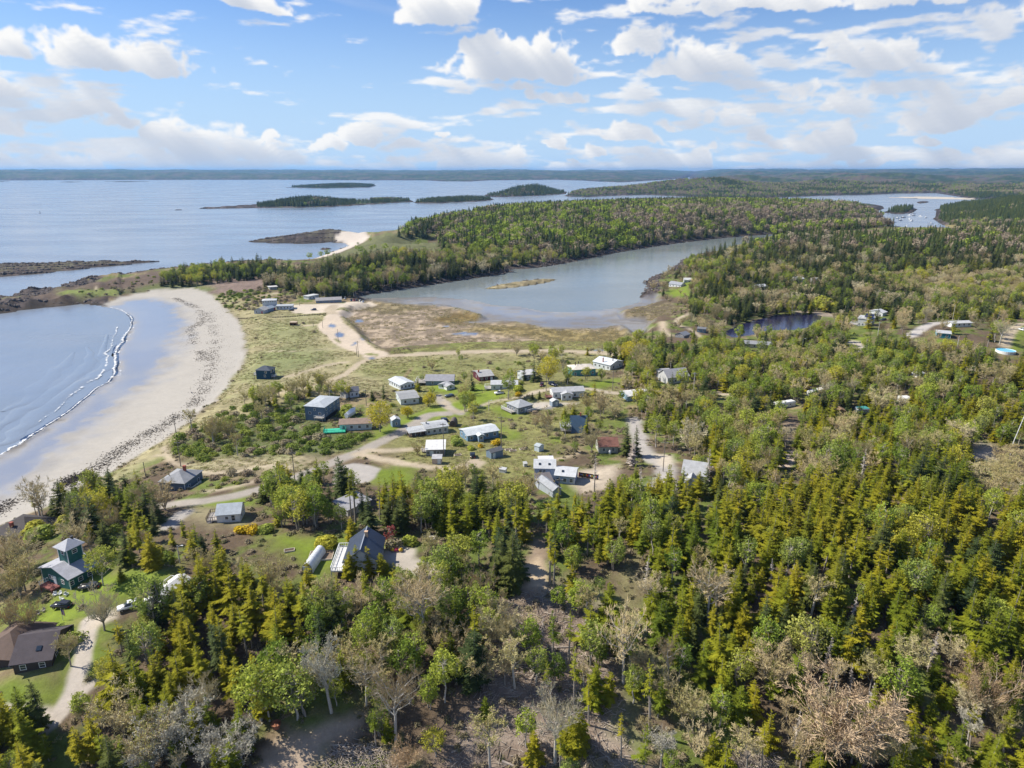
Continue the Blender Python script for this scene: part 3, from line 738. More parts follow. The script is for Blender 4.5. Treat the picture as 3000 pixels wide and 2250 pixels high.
def grid_part(name, mask, kind='structure', label=None, cat=None):
    """the quads of the survey grid selected by mask become one object"""
    q = mask[:-1, :-1]
    r, c = np.nonzero(q)
    if len(r) == 0: return None
    idx = np.stack([r * NA + c, r * NA + c + 1, (r + 1) * NA + c + 1, (r + 1) * NA + c], 1)
    u, inv = np.unique(idx.ravel(), return_inverse=True)
    V = np.stack([GX.ravel()[u], GY.ravel()[u], GZ.ravel()[u]], 1)
    me = mesh_np(name, V, inv.reshape(-1, 4), LAND, smooth=True)
    a = me.attributes.new('Col', 'FLOAT_COLOR', 'POINT')
    cc = np.concatenate([GC.reshape(-1, 3)[u], GWET.ravel()[u][:, None]], 1).astype(np.float32)
    a.data.foreach_set('color', cc.ravel())
    a = me.attributes.new('Grain', 'FLOAT', 'POINT'); a.data.foreach_set('value', GRAIN.ravel()[u].astype(np.float32))
    o = link_obj(name, me); o['kind'] = kind
    if label: o['label'] = label
    if cat: o['category'] = cat
    return o
from collections import OrderedDict
vis = allsd > -14 * (1 + GD / 1500)
groups = OrderedDict()
for i, f in enumerate(FEAT):
    key = f[0] if f[0] in ('beach', 'salt_marsh', 'mudflat', 'dune_grass', 'village_grass') else f[0] + '#%d' % i
    groups.setdefault(key, []).append(i)
owner = np.zeros(GX.shape, int)
NAMESAFE = {'heath': 'heath_ground', 'lawn': 'lawn', 'grass_islet': 'grass_verge', 'bare_ground': 'bare_ground'}
used = np.zeros(GX.shape, bool)
for key, ids in groups.items():
    mk = np.isin(CLS, ids) & vis
    grid_part(NAMESAFE.get(key.split('#')[0], key.split('#')[0]), mk)
    used |= mk
for (nm, P, H, lb), s in zip(ISLES, ISL_S):
    mk = (s > -14 * (1 + GD / 1500)) & vis & ~used
    grid_part('island', mk); used |= mk
for nm, s in zip(('far_shore', 'mainland', 'far_hills'), fs):
    mk = (s > -60) & vis & ~used
    grid_part(nm, mk); used |= mk
grid_part('ground', vis & ~used)
print('land meshes', round(time.time() - T0, 1))

# ------------------------------------------------------------------ water
def water_material(name, col, rough, scale, strength, deep=None):
    m = bpy.data.materials.new(name); m.use_nodes = True
    t = NT(m.node_tree); b = t.n['Principled BSDF']
    geo = t.node('ShaderNodeNewGeometry'); p = geo.outputs['Position']
    big = t.noise(p, 0.006, 5, .6)
    c = t.mix(t.ramp(big, .35, .65), col, deep or tuple(v * .8 for v in col))
    t.l.new(c, b.inputs['Base Color'])
    b.inputs['IOR'].default_value = 1.33
    t.l.new(t.ramp(t.noise(t.vmath('MULTIPLY', p, (.004, .012, 1)), 1.0, 5, .6), .35, .7, rough * .8, rough * 1.5), b.inputs['Roughness'])
    mp = t.node('ShaderNodeMapping'); t.l.new(p, mp.inputs[0]); mp.inputs['Rotation'].default_value = (0, 0, R(38)); mp.inputs['Scale'].default_value = (scale, scale * .35, 1)
    n = t.noise(mp.outputs[0], 1.0, 6, .62)
    n2_ = t.noise(p, scale * 4.2, 3, .6)
    bp = t.node('ShaderNodeBump'); bp.inputs['Strength'].default_value = strength; bp.inputs['Distance'].default_value = 1.0
    t.l.new(t.math('ADD', n, t.math('MULTIPLY', n2_, .25)), bp.inputs['Height']); t.l.new(bp.outputs[0], b.inputs['Normal'])
    return m
SEA = water_material('sea_water', (.21, .245, .295), .2, .11, .28, (.175, .215, .27))
ESTW = water_material('estuary_water', (.19, .215, .215), .14, .3, .12, (.165, .195, .20))
PONDW = water_material('pond_water', (.022, .022, .06), .08, .4, .10)
def sheet(name, pts, z, mat, **kw):
    me = bpy.data.meshes.new(name)
    import bmesh
    bm = bmesh.new()
    f = bm.faces.new([bm.verts.new((x, y, z)) for x, y in pts])
    if f.calc_center_median() is not None: bm.normal_update()
    if f.normal.z < 0: f.normal_flip()
    bmesh.ops.triangulate(bm, faces=bm.faces[:], ngon_method='EAR_CLIP'); bm.to_mesh(me); bm.free()
    me.materials.append(mat)
    o = link_obj(name, me); o['kind'] = 'structure'
    return o
S_ = 40000
sheet('sea', [(-S_, -3000), (S_, -3000), (S_, S_), (-S_, S_)], 0.0, SEA)
EST = [(700, 640), (770, 632), (837, 624), (937, 609), (1020, 596), (1080, 574), (1154, 573), (1270, 553), (1404, 528), (1558, 508), (1692, 498), (1760, 506), (1692, 521), (1618, 532), (1542, 552), (1500, 566), (1480, 590),
       (1440, 610), (1440, 640), (1440, 690), (1400, 735), (1360, 735), (1100, 735), (900, 700), (760, 670)]
sheet('estuary', W(EST), 0.06, ESTW)
sheet('pond', W([(POND[0][0] - 20, POND[0][1] + 2)] + [(x + (8 if x > 1700 else -6), y + (4 if y > 700 else -4)) for x, y in POND[1:]], POND_Z), POND_Z - .1, PONDW)
sheet('pond', W([(x + (4 if x > 912 else -4), y + (1.5 if y > 533 else -1.5)) for x, y in POOLET], 1.6), 1.5, PONDW)
# ------------------------------------------------------------------ building materials
_mc = {}
def mat_plain(name, col, rough=.7, metal=0.0, spec=.3, var=.12, scale=1.2, bump=0.0):
    key = (name, col, rough)
    if key in _mc: return _mc[key]
    m = bpy.data.materials.new(name); m.use_nodes = True
    t = NT(m.node_tree); b = t.n['Principled BSDF']
    tc = t.node('ShaderNodeTexCoord')
    n = t.noise(tc.outputs['Object'], scale, 5, .65)
    k = t.ramp(n, .3, .7, 1 - var, 1 + var, False)
    t.l.new(t.mix(1.0, col, t.comb(k, k, k), 'MULTIPLY'), b.inputs['Base Color'])
    b.inputs['Roughness'].default_value = rough
    b.inputs['Metallic'].default_value = metal
    b.inputs['Specular IOR Level'].default_value = spec
    if bump:
        bp = t.node('ShaderNodeBump'); bp.inputs['Strength'].default_value = bump; bp.inputs['Distance'].default_value = .05
        t.l.new(n, bp.inputs['Height']); t.l.new(bp.outputs[0], b.inputs['Normal'])
    _mc[key] = m
    return m
def siding(col):
    """painted boards: fine horizontal laps, weathering"""
    key = ('siding', col)
    if key in _mc: return _mc[key]
    m = bpy.data.materials.new('painted_siding'); m.use_nodes = True
    t = NT(m.node_tree); b = t.n['Principled BSDF']
    tc = t.node('ShaderNodeTexCoord'); p = tc.outputs['Object']
    sp = t.node('ShaderNodeSeparateXYZ'); t.l.new(p, sp.inputs[0])
    lap = t.math('FRACT', t.math('MULTIPLY', sp.outputs[2], 4.2))
    st = t.noise(t.vmath('MULTIPLY', p, (1.6, 1.6, .35)), 1.0, 5, .65)
    k = t.math('ADD', t.ramp(st, .3, .72, .86, 1.10, False), t.ramp(lap, .82, 1.0, 0.0, -.14, False))
    t.l.new(t.mix(1.0, col, t.comb(k, k, k), 'MULTIPLY'), b.inputs['Base Color'])
    b.inputs['Roughness'].default_value = .65; b.inputs['Specular IOR Level'].default_value = .25
    bp = t.node('ShaderNodeBump'); bp.inputs['Strength'].default_value = .5; bp.inputs['Distance'].default_value = .03
    t.l.new(lap, bp.inputs['Height']); t.l.new(bp.outputs[0], b.inputs['Normal'])
    _mc[key] = m
    return m
def shingles(col, rough=.85):
    key = ('roof', col)
    if key in _mc: return _mc[key]
    col = tuple(c * .80 for c in col)
    m = bpy.data.materials.new('roof_shingles'); m.use_nodes = True
    t = NT(m.node_tree); b = t.n['Principled BSDF']
    tc = t.node('ShaderNodeTexCoord'); p = tc.outputs['Object']
    n = t.noise(p, .7, 5, .6); n2_ = t.noise(t.vmath('MULTIPLY', p, (3, 3, 9)), 1.0, 3, .7)
    k = t.math('ADD', t.ramp(n, .3, .7, .84, 1.12, False), t.ramp(n2_, .3, .7, -.10, .10, False))
    t.l.new(t.mix(1.0, col, t.comb(k, k, k), 'MULTIPLY'), b.inputs['Base Color'])
    b.inputs['Roughness'].default_value = rough; b.inputs['Specular IOR Level'].default_value = .3
    bp = t.node('ShaderNodeBump'); bp.inputs['Strength'].default_value = .4; bp.inputs['Distance'].default_value = .03
    t.l.new(n2_, bp.inputs['Height']); t.l.new(bp.outputs[0], b.inputs['Normal'])
    _mc[key] = m
    return m
WHITE = mat_plain('white_paint', (.74, .75, .75), .5)
GLASS = mat_plain('window_glass', (.025, .035, .05), .06, 0, .6, .05)
WOOD = mat_plain('grey_deck_boards', (.36, .33, .30), .8, var=.25, scale=3)
DARKW = mat_plain('dark_wood', (.10, .075, .06), .8, var=.2)
BRICK = mat_plain('red_brick', (.32, .10, .07), .85, var=.2, scale=5)
CONC = mat_plain('concrete', (.36, .35, .33), .9, var=.15)
DOORM = mat_plain('door_paint', (.55, .62, .66), .5)
BLACKM = mat_plain('black_rubber', (.02, .02, .02), .8)

def window_meshes(w, h):
    key = ('win', w, h)
    if key not in _mc:
        f = MB(); b = .10
        f.box(-w / 2 - b, w / 2 + b, -.06, .02, -b, 0); f.box(-w / 2 - b, w / 2 + b, -.06, .02, h, h + b)
        f.box(-w / 2 - b, -w / 2, -.06, .02, 0, h); f.box(w / 2, w / 2 + b, -.06, .02, 0, h); f.box(-w / 2, w / 2, -.05, .02, h / 2 - .03, h / 2 + .03)
        g = MB(); g.box(-w / 2, w / 2, -.025, .015, 0, h)
        _mc[key] = (f.mesh('window', WHITE), g.mesh('pane', GLASS))
    return _mc[key]
def child(name, mesh, root, M):
    o = link_obj(name, mesh, root)
    o.matrix_basis = M
    return o
def frame_px(A, B, depth=None, C=None):
    """local frame of a wall seen from the camera: origin A, x towards B, y into the house"""
    a = hit(*A); b = hit(*B)
    ex = (b - a)[:2]; w = float(np.hypot(*ex)); ex = ex / w
    ey = np.array([-ex[1], ex[0]])
    if C is not None:
        c = hit(*C); depth = abs(float((c - a)[:2] @ ey))
    mid = (a + b)[:2] / 2 + ey * depth / 2
    z = min(a[2], b[2], float(ground(*mid)))
    z = .5 * z + .5 * a[2]
    M = Matrix(((ex[0], ey[0], 0, a[0]), (ex[1], ey[1], 0, a[1]), (0, 0, 1, z), (0, 0, 0, 1)))
    return M, w, depth
CLEAR = []       # (picture box, distance): what trees in front must not hide
FOOT = []        # footprints kept free of trees
HOUSES = []
def note_clear(M, w, d, h, keep=1.0):
    pts = np.array([(M @ Vector((x, y, z)))[:] for x in (0, w) for y in (0, d) for z in (0, h)])
    X, Y = to_px(pts[:, 0], pts[:, 1], pts[:, 2])
    if keep > 0: CLEAR.append((X.min(), X.max(), Y.min(), Y.max(), float(np.hypot(pts[:, 0], pts[:, 1]).mean()), keep))
    c = M @ Vector((w / 2, d / 2, 0))
    FOOT.append((c.x, c.y, .5 * math.hypot(w, d) + 1.0))
def windows_on(parent, M, side, n, width, depth, z=1.0, w=1.0, h=1.15, only=None):
    L = width if side in 'fb' else depth
    fm, gm = window_meshes(w, h)
    for i in (only if only is not None else range(n)):
        u = (i + .5) / n * L if isinstance(i, int) else i * L
        if side == 'f': m = Matrix.Translation((u, 0, z))
        elif side == 'l': m = Matrix.Translation((0, L - u, z)) @ Matrix.Rotation(R(-90), 4, 'Z')
        elif side == 'r': m = Matrix.Translation((width, u, z)) @ Matrix.Rotation(R(90), 4, 'Z')
        else: m = Matrix.Translation((width - u, depth, z)) @ Matrix.Rotation(R(180), 4, 'Z')
        o = child('window', fm, parent, M @ m)
        child('pane', gm, o, Matrix())
def roof_mb(w, d, h, kind, rh, ov=.4, th=.16, m=0):
    r = MB()
    if kind == 'gable_x':
        s = rh / (d / 2)
        y0, y1 = -ov, d + ov; e = .02
        for sgn in (0, 1):
            ya, yb = (y0, d / 2) if sgn == 0 else (d / 2, y1)
            za = h - s * ov + e if sgn == 0 else h + rh + e
            zb = h + rh + e if sgn == 0 else h - s * ov + e
            r.prism([(ya, za), (yb, zb), (yb, zb + th), (ya, za + th)], -ov, w + ov, 'x')
    elif kind == 'gable_y':
        s = rh / (w / 2); e = .02
        for sgn in (0, 1):
            xa, xb = (-ov, w / 2) if sgn == 0 else (w / 2, w + ov)
            za = h - s * ov + e if sgn == 0 else h + rh + e
            zb = h + rh + e if sgn == 0 else h - s * ov + e
            r.prism([(xa, za), (xb, zb), (xb, zb + th), (xa, za + th)], -ov, d + ov, 'y')
    elif kind == 'hip':
        e = .02
        x0, x1, y0, y1 = -ov, w + ov, -ov, d + ov; z0, z1, zt = h + e, h + e + .14, h + rh
        if w >= d: q = (d / 2 + ov); ra, rb = (x0 + q, d / 2), (x1 - q, d / 2)
        else: q = (w / 2 + ov); ra, rb = (w / 2, y0 + q), (w / 2, y1 - q)
        if abs(ra[0] - rb[0]) + abs(ra[1] - rb[1]) < .05: rb = (ra[0] + .05, ra[1])
        v = [(x0, y0, z0), (x1, y0, z0), (x1, y1, z0), (x0, y1, z0), (x0, y0, z1), (x1, y0, z1), (x1, y1, z1), (x0, y1, z1), (*ra, zt), (*rb, zt)]
        f = [(0, 3, 2, 1), (0, 1, 5, 4), (1, 2, 6, 5), (2, 3, 7, 6), (3, 0, 4, 7)]
        f += [(4, 5, 9, 8), (5, 6, 9), (6, 7, 8, 9), (7, 4, 8)] if w >= d else [(4, 5, 8), (5, 6, 9, 8), (6, 7, 9), (7, 4, 8, 9)]
        r.add(v, f)
    elif kind == 'shed':      # rises towards the back
        r.prism([(-ov, h + .02 - rh * ov / d), (d + ov, h + .02 + rh * (1 + ov / d)), (d + ov, h + .02 + th + rh * (1 + ov / d)), (-ov, h + .02 + th - rh * ov / d)], -ov, w + ov, 'x')
    else:
        r.box(-ov, w + ov, -ov, d + ov, h + .02, h + .02 + th + .1)
    return r
def wall_mb(w, d, h, kind, rh, below=1.2):
    b = MB()
    if kind == 'gable_x': b.prism([(0, -below), (d, -below), (d, h), (d / 2, h + rh), (0, h)], 0, w, 'x')
    elif kind == 'gable_y': b.prism([(0, -below), (w, -below), (w, h), (w / 2, h + rh), (0, h)], 0, d, 'y')
    elif kind == 'shed': b.prism([(0, -below), (d, -below), (d, h + rh), (0, h)], 0, w, 'x')
    else: b.box(0, w, 0, d, -below, h)
    return b
def block(root, M, w, d, h, kind, rh, wall, roof, wins='', z=1.0, ov=.4, names=('wall', 'roof'), two=False, trim=False, ww=1.0, wh=1.1, below=1.2):
    """one volume of a house. wins: e.g. 'f3l2r2' windows per side"""
    wo = child(names[0], wall_mb(w, d, h, kind, rh, below).mesh('wall', siding(wall)), root, M)
    ro = child(names[1], roof_mb(w, d, h, kind, rh, ov).mesh('roof', shingles(roof) if not isinstance(roof, bpy.types.Material) else roof), root, M)
    for i in range(0, len(wins), 2):
        windows_on(root, M, wins[i], int(wins[i + 1]), w, d, z, ww, wh)
        if two: windows_on(root, M, wins[i], int(wins[i + 1]), w, d, z + 2.5, ww, wh)
    if trim:
        for (x, y) in ((0, 0), (w, 0), (0, d), (w, d)):
            c = MB(); c.box(x - .07, x + .07, y - .07, y + .07, -.4, h - .03); child('corner_board', c.mesh('corner_board', WHITE), root, M)
    return wo, ro
def deck(root, M, x0, x1, y0, y1, z, mat=WOOD, rail=WHITE, sides='flr', name='deck', posts=True):
    b = MB(); n = max(2, int((x1 - x0) / .45)); 
    for i in range(n):
        a = x0 + (x1 - x0) * i / n; b.box(a, a + (x1 - x0) / n - .03, y0, y1, z - .1, z)
    b.box(x0, x1, y0, y1, z - .35, z - .12)
    for x in (x0 + .1, x1 - .1):
        for y in (y0 + .1, y1 - .1): b.box(x - .09, x + .09, y - .09, y + .09, -2.2, z - .36)
    o = child(name, b.mesh(name, mat), root, M)
    if rail:
        r = MB()
        runs = {'f': ((x0, y0), (x1, y0)), 'b': ((x0, y1), (x1, y1)), 'l': ((x0, y0), (x0, y1)), 'r': ((x1, y0), (x1, y1))}
        for s in sides:
            (xa, ya), (xb, yb) = runs[s]
            L = math.hypot(xb - xa, yb - ya); k = max(2, int(L / .5))
            for i in range(k + 1):
                x = xa + (xb - xa) * i / k; y = ya + (yb - ya) * i / k; q = .06 if i % 3 == 0 else .03
                r.box(x - q, x + q, y - q, y + q, z, z + 1.0)
            if s in 'fb': r.box(xa, xb, ya - .06, ya + .06, z + .96, z + 1.06); r.box(xa, xb, ya - .04, ya + .04, z + .14, z + .2)
            else: r.box(xa - .06, xa + .06, ya, yb, z + .96, z + 1.06); r.box(xa - .04, xa + .04, ya, yb, z + .14, z + .2)
        child('railing', r.mesh('railing', rail), o, Matrix())
    return o
def chimney(root, M, x, y, z0, z1, s=.35, mat=BRICK):
    b = MB(); b.box(x - s, x + s, y - s, y + s, z0, z1); b.box(x - s - .08, x + s + .08, y - s - .08, y + s + .08, z1, z1 + .15)
    return child('chimney', b.mesh('chimney', mat), root, M)
def door(root, M, x, w=.95, h=2.05, mat=None, z=0.05, y=0.0):
    b = MB(); b.box(x, x + w, y - .05, y + .02, z, z + h); b.box(x - .1, x, y - .07, y + .02, z, z + h + .1); b.box(x + w, x + w + .1, y - .07, y + .02, z, z + h + .1); b.box(x, x + w, y - .07, y + .02, z + h, z + h + .1)
    o = child('door', b.mesh('door', mat or DOORM), root, M)
    k = MB(); k.box(x + w - .14, x + w - .08, y - .12, y - .05, z + 1.0, z + 1.08); child('handle', k.mesh('handle', BLACKM), o, Matrix())
    return o
def steps(root, M, x0, x1, y0, z0, n, mat=WOOD, run=.3, rise=.19):
    b = MB()
    for i in range(n): b.box(x0, x1, y0 - (i + 1) * run, y0 - i * run - .01, z0 - (i + 1) * rise - .12, z0 - (i + 1) * rise)
    return child('steps', b.mesh('steps', mat), root, M)
def skylight(root, M, x, y, z, slope, w=.7, l=.9):
    b = MB(); b.box(-w / 2, w / 2, -l / 2, l / 2, .0, .14)
    m = M @ Matrix.Translation((x, y, z)) @ Matrix.Rotation(slope, 4, 'X')
    return child('skylight', b.mesh('skylight', GLASS), root, m)
def house(name, label, cat, A, B, depth=None, C=None, keep=.8, h=2.8, rh=1.2):
    M, w, d = frame_px(A, B, depth, C)
    root = empty(name, M.translation); tag(root, label, cat)
    note_clear(M, w, d, h + rh, keep)
    HOUSES.append(name)
    ML = Matrix.Translation(-M.translation) @ M
    return root, ML, w, d
def sub(root, A, B, depth=None, C=None, keep=.8, h=2.8):
    M, w, d = frame_px(A, B, depth, C)
    note_clear(M, w, d, h, keep)
    return Matrix.Translation(-Vector(root.location)) @ M, w, d
def simple(name, label, cat, A, B, depth=None, C=None, h=2.8, kind='gable_x', rh=1.2, wall=(.6, .62, .63), roof=(.42, .43, .45), wins='f3l2r2', keep=.8, drs=None, chim=None, trim=False, two=False, ov=.4):
    root, M, w, d = house(name, label, cat, A, B, depth, C, keep, h, rh)
    block(root, M, w, d, h, kind, rh, wall, roof, wins, two=two, trim=trim, ov=ov, ww=min(1.0, w / 6), wh=1.1 if h > 2.4 else .8)
    if drs is not None: door(root, M, drs * w)
    if chim: chimney(root, M, chim[0] * w, chim[1] * d, h, h + rh + .9)
    return root, M, w, d

# ------------------------------------------------------------------ the buildings
# navy house on the dunes
r, M, w, d = simple('dune_house', 'navy blue two storey house with hip roof alone on the dune grass', 'house', K('5', (165, 668)), K('5', (293, 666)), 6.5, h=5.0, kind='hip', rh=2.0, wall=(.010, .055, .105), roof=(.085, .105, .14), wins='', trim=False)
windows_on(r, M, 'f', 3, w, d, 1.5, .9, 1.1, [.62]); windows_on(r, M, 'f', 3, w, d, 3.6, .9, 1.0, [.70]); windows_on(r, M, 'r', 2, w, d, 3.6); windows_on(r, M, 'l', 2, w, d, 3.4)
deck(r, M, -1.6, -.1, .5, d, 2.3, WOOD, WHITE, 'lf'); deck(r, M, w + .1, w + 1.8, 1, 4, 1.5, WOOD, WHITE, 'rf', 'side_deck')
# tall blue-grey house
r, M, w, d = house('blue_grey_house', 'tall blue grey box house with pale flat roof and small white windows', 'house', K('5', (800, 1052)), K('5', (940, 968)), None, K('5', (712, 992)), 1.0, 6.4, .8)
block(r, M, w, d, 6.6, 'hip', .9, (.12, .175, .25), (.46, .50, .54), '', below=2)
windows_on(r, M, 'f', 4, w, d, 4.9, .9, .9); windows_on(r, M, 'f', 4, w, d, 2.7, .9, .9); windows_on(r, M, 'l', 2, w, d, 3.1, 1, 1); windows_on(r, M, 'l', 1, w, d, 4.9, .9, .9)
deck(r, M, -2.5, -.1, 0, 4, 2.4, WOOD, WHITE, 'lf')
cp = MB(); cp.box(.4, w - 2.5, -.12, -.02, .1, 1.9); child('carport_shade_panel', cp.mesh('carport_shade_panel', BLACKM), r, M)  # solid black panel standing in for the shade inside the carport
# pale house with brown roof and green deck
r, M, w, d = simple('brown_roof_house', 'pale sided house with low brown roof and bright green deck', 'house', K('5', (935, 1146)), K('5', (1228, 1132)), 6.5, h=2.9, rh=1.1, wall=(.56, .62, .64), roof=(.33, .245, .20), wins='f4l2', keep=.7)
CLEAR.append((*[K('5', (785, 0))[0], K('5', (1000, 0))[0]], K('5', (0, 1090))[1], K('5', (0, 1180))[1], 330.0, 1.0))
GREEN = mat_plain('green_deck_paint', (.05, .46, .30), .7)
deck(r, M, -6.2, 2.6, -3.4, 1.2, .9, GREEN, mat_plain('green_rail_paint', (.03, .28, .19), .7), 'flr', 'green_deck')
# white cottage, grey house and neighbours at the edge of the marsh
r, M, w, d = simple('white_cottage', 'white cottage with pale metal roof and its gable end to the yard', 'house', K('5', (1495, 768)), K('5', (1625, 740)), None, K('5', (1388, 720)), h=2.7, kind='gable_y', rh=1.0, wall=(.68, .72, .73), roof=(.62, .65, .68), wins='f4l5', keep=1)
r, M, w, d = simple('grey_house', 'long grey roofed house with white railed deck and two small garage gables', 'house', K('5', (1730, 728)), K('5', (1988, 716)), 7.5, h=2.8, rh=2.2, wall=(.17, .23, .29), roof=(.40, .40, .43), wins='f2r2', keep=1)
deck(r, M, -5.5, 0, 1, d + 1, 1.4, WOOD, WHITE, 'flb')
m2, w2, d2 = sub(r, K('5', (1848, 752)), K('5', (1925, 762)), 4.5, None, 1); block(r, m2, w2, d2, 2.1, 'gable_y', .8, (.62, .65, .66), (.42, .43, .45), 'f1', names=('garage_wall', 'garage_roof'))
m2, w2, d2 = sub(r, K('5', (1925, 772)), K('5', (1998, 755)), 3.8, None, 1); block(r, m2, w2, d2, 2.0, 'gable_y', .8, (.66, .68, .68), (.42, .43, .45), 'f1', names=('garage_wall', 'garage_roof'))
simple('pale_house', 'pale blue white house with wide grey roof beside the round yellow tree', 'house', K('5', (1500, 906)), K('5', (1667, 890)), None, K('5', (1428, 848)), h=2.9, rh=1.0, wall=(.60, .66, .68), roof=(.36, .37, .38), wins='f2l3', keep=.9)
simple('slate_roof_house', 'small white house with dark slate roof half hidden by trees', 'house', K('5', (1030, 838)), K('5', (1113, 830)), 6, h=3.2, rh=1.3, wall=(.66, .68, .68), roof=(.12, .13, .17), wins='f2r2', keep=.8)
simple('white_annex', 'low white cottage gable beside the slate roofed house', 'house', K('5', (940, 835)), K('5', (990, 845)), 8, h=2.6, kind='gable_y', rh=1.1, wall=(.66, .66, .64), roof=(.30, .29, .29), wins='f1l3', keep=.5)
# cream house with porch
r, M, w, d = simple('cream_house', 'cream sided house with pale roof and open shaded porch', 'house', K('5', (1735, 1184)), K('5', (1938, 1162)), 7.5, h=2.9, rh=.8, wall=(.60, .60, .52), roof=(.50, .52, .54), wins='f4', keep=.8)
deck(r, M, -7.0, -.1, -.4, 3.6, .7, DARKW, DARKW, 'flr', 'porch'); 
pr = MB(); pr.prism([(-.8, 2.35), (4.4, 3.0), (4.4, 3.15), (-.8, 2.5)], -7.4, -.05, 'x'); child('porch_roof', pr.mesh('porch_roof', shingles((.55, .57, .59))), r, M)
for x in (-6.9, -4.6, -2.3, -.25): pp = MB(); pp.box(x - .08, x + .08, -.3, -.14, .7, 2.38); child('porch_post', pp.mesh('porch_post', WHITE), r, M)
chimney(r, M, .12 * w, d * .5, 2.9, 4.6, .25, CONC)
# flat white roof cottage and its shed
r, M, w, d = simple('flat_roof_cottage', 'grey cottage with flat white roof and pale blue door', 'house', K('5', (1735, 1380)), K('5', (1905, 1377)), 8, h=2.7, kind='shed', rh=.35, wall=(.20, .20, .22), roof=(.74, .74, .73), wins='', keep=1, drs=.24)
windows_on(r, M, 'f', 3, w, d, 1.0, 1.0, 1.0, [.12, .65]); windows_on(r, M, 'r', 2, w, d); windows_on(r, M, 'l', 2, w, d); deck(r, M, -1.8, -.1, 4, 7, .4, WOOD, WHITE, 'l'); steps(r, M, .22 * w, .40 * w, -.1, .3, 3)
simple('garden_shed', 'small tan shed with pale sloping roof below the flat roofed cottage', 'shed', K('5', (1789, 1454)), K('5', (1877, 1454)), 2.6, h=2.0, kind='shed', rh=.5, wall=(.45, .38, .33), roof=(.55, .55, .56), wins='', keep=1, ov=.15, drs=.6)
# arched hut
r, M, w, d = house('arched_hut', 'brown arched hut beside the cream house', 'shed', K('5', (1945, 1108)), K('5', (2010, 1110)), 5, None, .8, 2.4, .6)
ar = [(w * (.5 - .5 * math.cos(a)), 2.9 * math.sin(a) ** .8) for a in np.linspace(0, math.pi, 11)]
b = MB(); b.prism(ar, 0, d, 'y'); child('arched_roof', b.mesh('arched_roof', shingles((.15, .125, .11))), r, M); door(r, M, w * .3, 1.1, 1.9, DARKW, y=-.05)
simple('blue_shed', 'narrow blue grey shed with white roof beside the paved road', 'shed', K('5', (1422, 1112)), K('5', (1498, 1106)), 3.6, h=3.0, kind='gable_y', rh=.9, wall=(.19, .27, .36), roof=(.56, .58, .60), wins='f1', keep=1, ov=.2)
# blue cottage with light roof
r, M, w, d = simple('blue_cottage', 'blue cottage with pale metal roof above a flight of garden steps', 'house', K('6', (222, 1086)), K('6', (508, 1048)), 8, h=2.8, rh=.9, wall=(.15, .255, .37), roof=(.62, .66, .68), wins='f4r2l2', keep=1)
m2, w2, d2 = sub(r, K('6', (325, 1090)), K('6', (372, 1085)), 2.2, None, 1); block(r, m2, w2, d2, 2.6, 'gable_y', .5, (.24, .34, .45), (.62, .66, .68), 'f1', names=('porch_wall', 'porch_roof'))
steps(r, M, .22 * w, .30 * w, -.2, .2, 14, WOOD, .42, .16)
# grey hip house with deck
r, M, w, d = simple('grey_hip_house', 'slate grey house with hip roof and white railed corner deck', 'house', K('6', (690, 836)), K('6', (822, 798)), None, K('6', (612, 775)), h=3.0, kind='hip', rh=1.7, wall=(.19, .215, .25), roof=(.42, .44, .46), wins='f2l3', keep=1, drs=.45)
deck(r, M, -2.4, -.1, 2.0, d + 1, .9, WOOD, WHITE, 'flb'); deck(r, M, .5 * w, w + 3, -1.7, -.1, .9, WOOD, WHITE, 'f', 'front_deck')
simple('tool_shed', 'slim blue grey shed at the end of a white fence', 'shed', K('6', (1005, 768)), K('6', (1068, 752)), 2.8, h=2.5, kind='gable_y', rh=.8, wall=(.24, .30, .37), roof=(.60, .62, .63), wins='', keep=1, ov=.2, drs=.5)
r, M, w, d = simple('bay_front_cottage', 'long white cottage with projecting front gable and brick red base', 'house', K('6', (1012, 692)), K('6', (1300, 672)), 7, h=3.2, rh=1.2, wall=(.64, .66, .66), roof=(.48, .49, .51), wins='f5r1', keep=1)
m2, w2, d2 = sub(r, K('6', (1092, 706)), K('6', (1190, 702)), 2.6, None, 1); block(r, m2, w2, d2, 2.9, 'gable_y', .9, (.66, .68, .68), (.50, .51, .53), 'f2', names=('bay_wall', 'bay_roof'))
b = MB(); b.box(-.05, w + .05, -.05, d + .05, -1.4, .35); child('foundation', b.mesh('foundation', mat_plain('brick_base', (.24, .12, .10), .9)), r, M)
deck(r, M, -3.0, -.1, .4, 3.8, .8, mat_plain('red_deck', (.20, .09, .08), .8), mat_plain('red_rail', (.20, .09, .08), .8), 'flb')
r, M, w, d = simple('maroon_house', 'maroon house with pale grey roof and brick chimney', 'house', K('6', (332, 530)), K('6', (462, 512)), None, K('6', (286, 486)), h=2.7, rh=1.3, wall=(.10, .022, .035), roof=(.44, .44, .44), wins='f3l1', keep=1, drs=.8, chim=(.12, .4))
r, M, w, d = simple('porch_house', 'pale grey house with white railed porch behind a leafy tree', 'house', K('6', (440, 613)), K('6', (682, 590)), 7, h=3.0, rh=.9, wall=(.52, .56, .58), roof=(.55, .57, .59), wins='f4', keep=.6)
deck(r, M, -3.2, -.1, .2, 5, .8, WOOD, WHITE, 'flb')
simple('white_roof_house', 'white roofed house behind the tall dark spruces by the marsh', 'house', K('6', (740, 522)), K('6', (850, 508)), 8, h=3.2, rh=1.4, wall=(.52, .56, .58), roof=(.70, .70, .69), wins='f3l2', keep=.35)
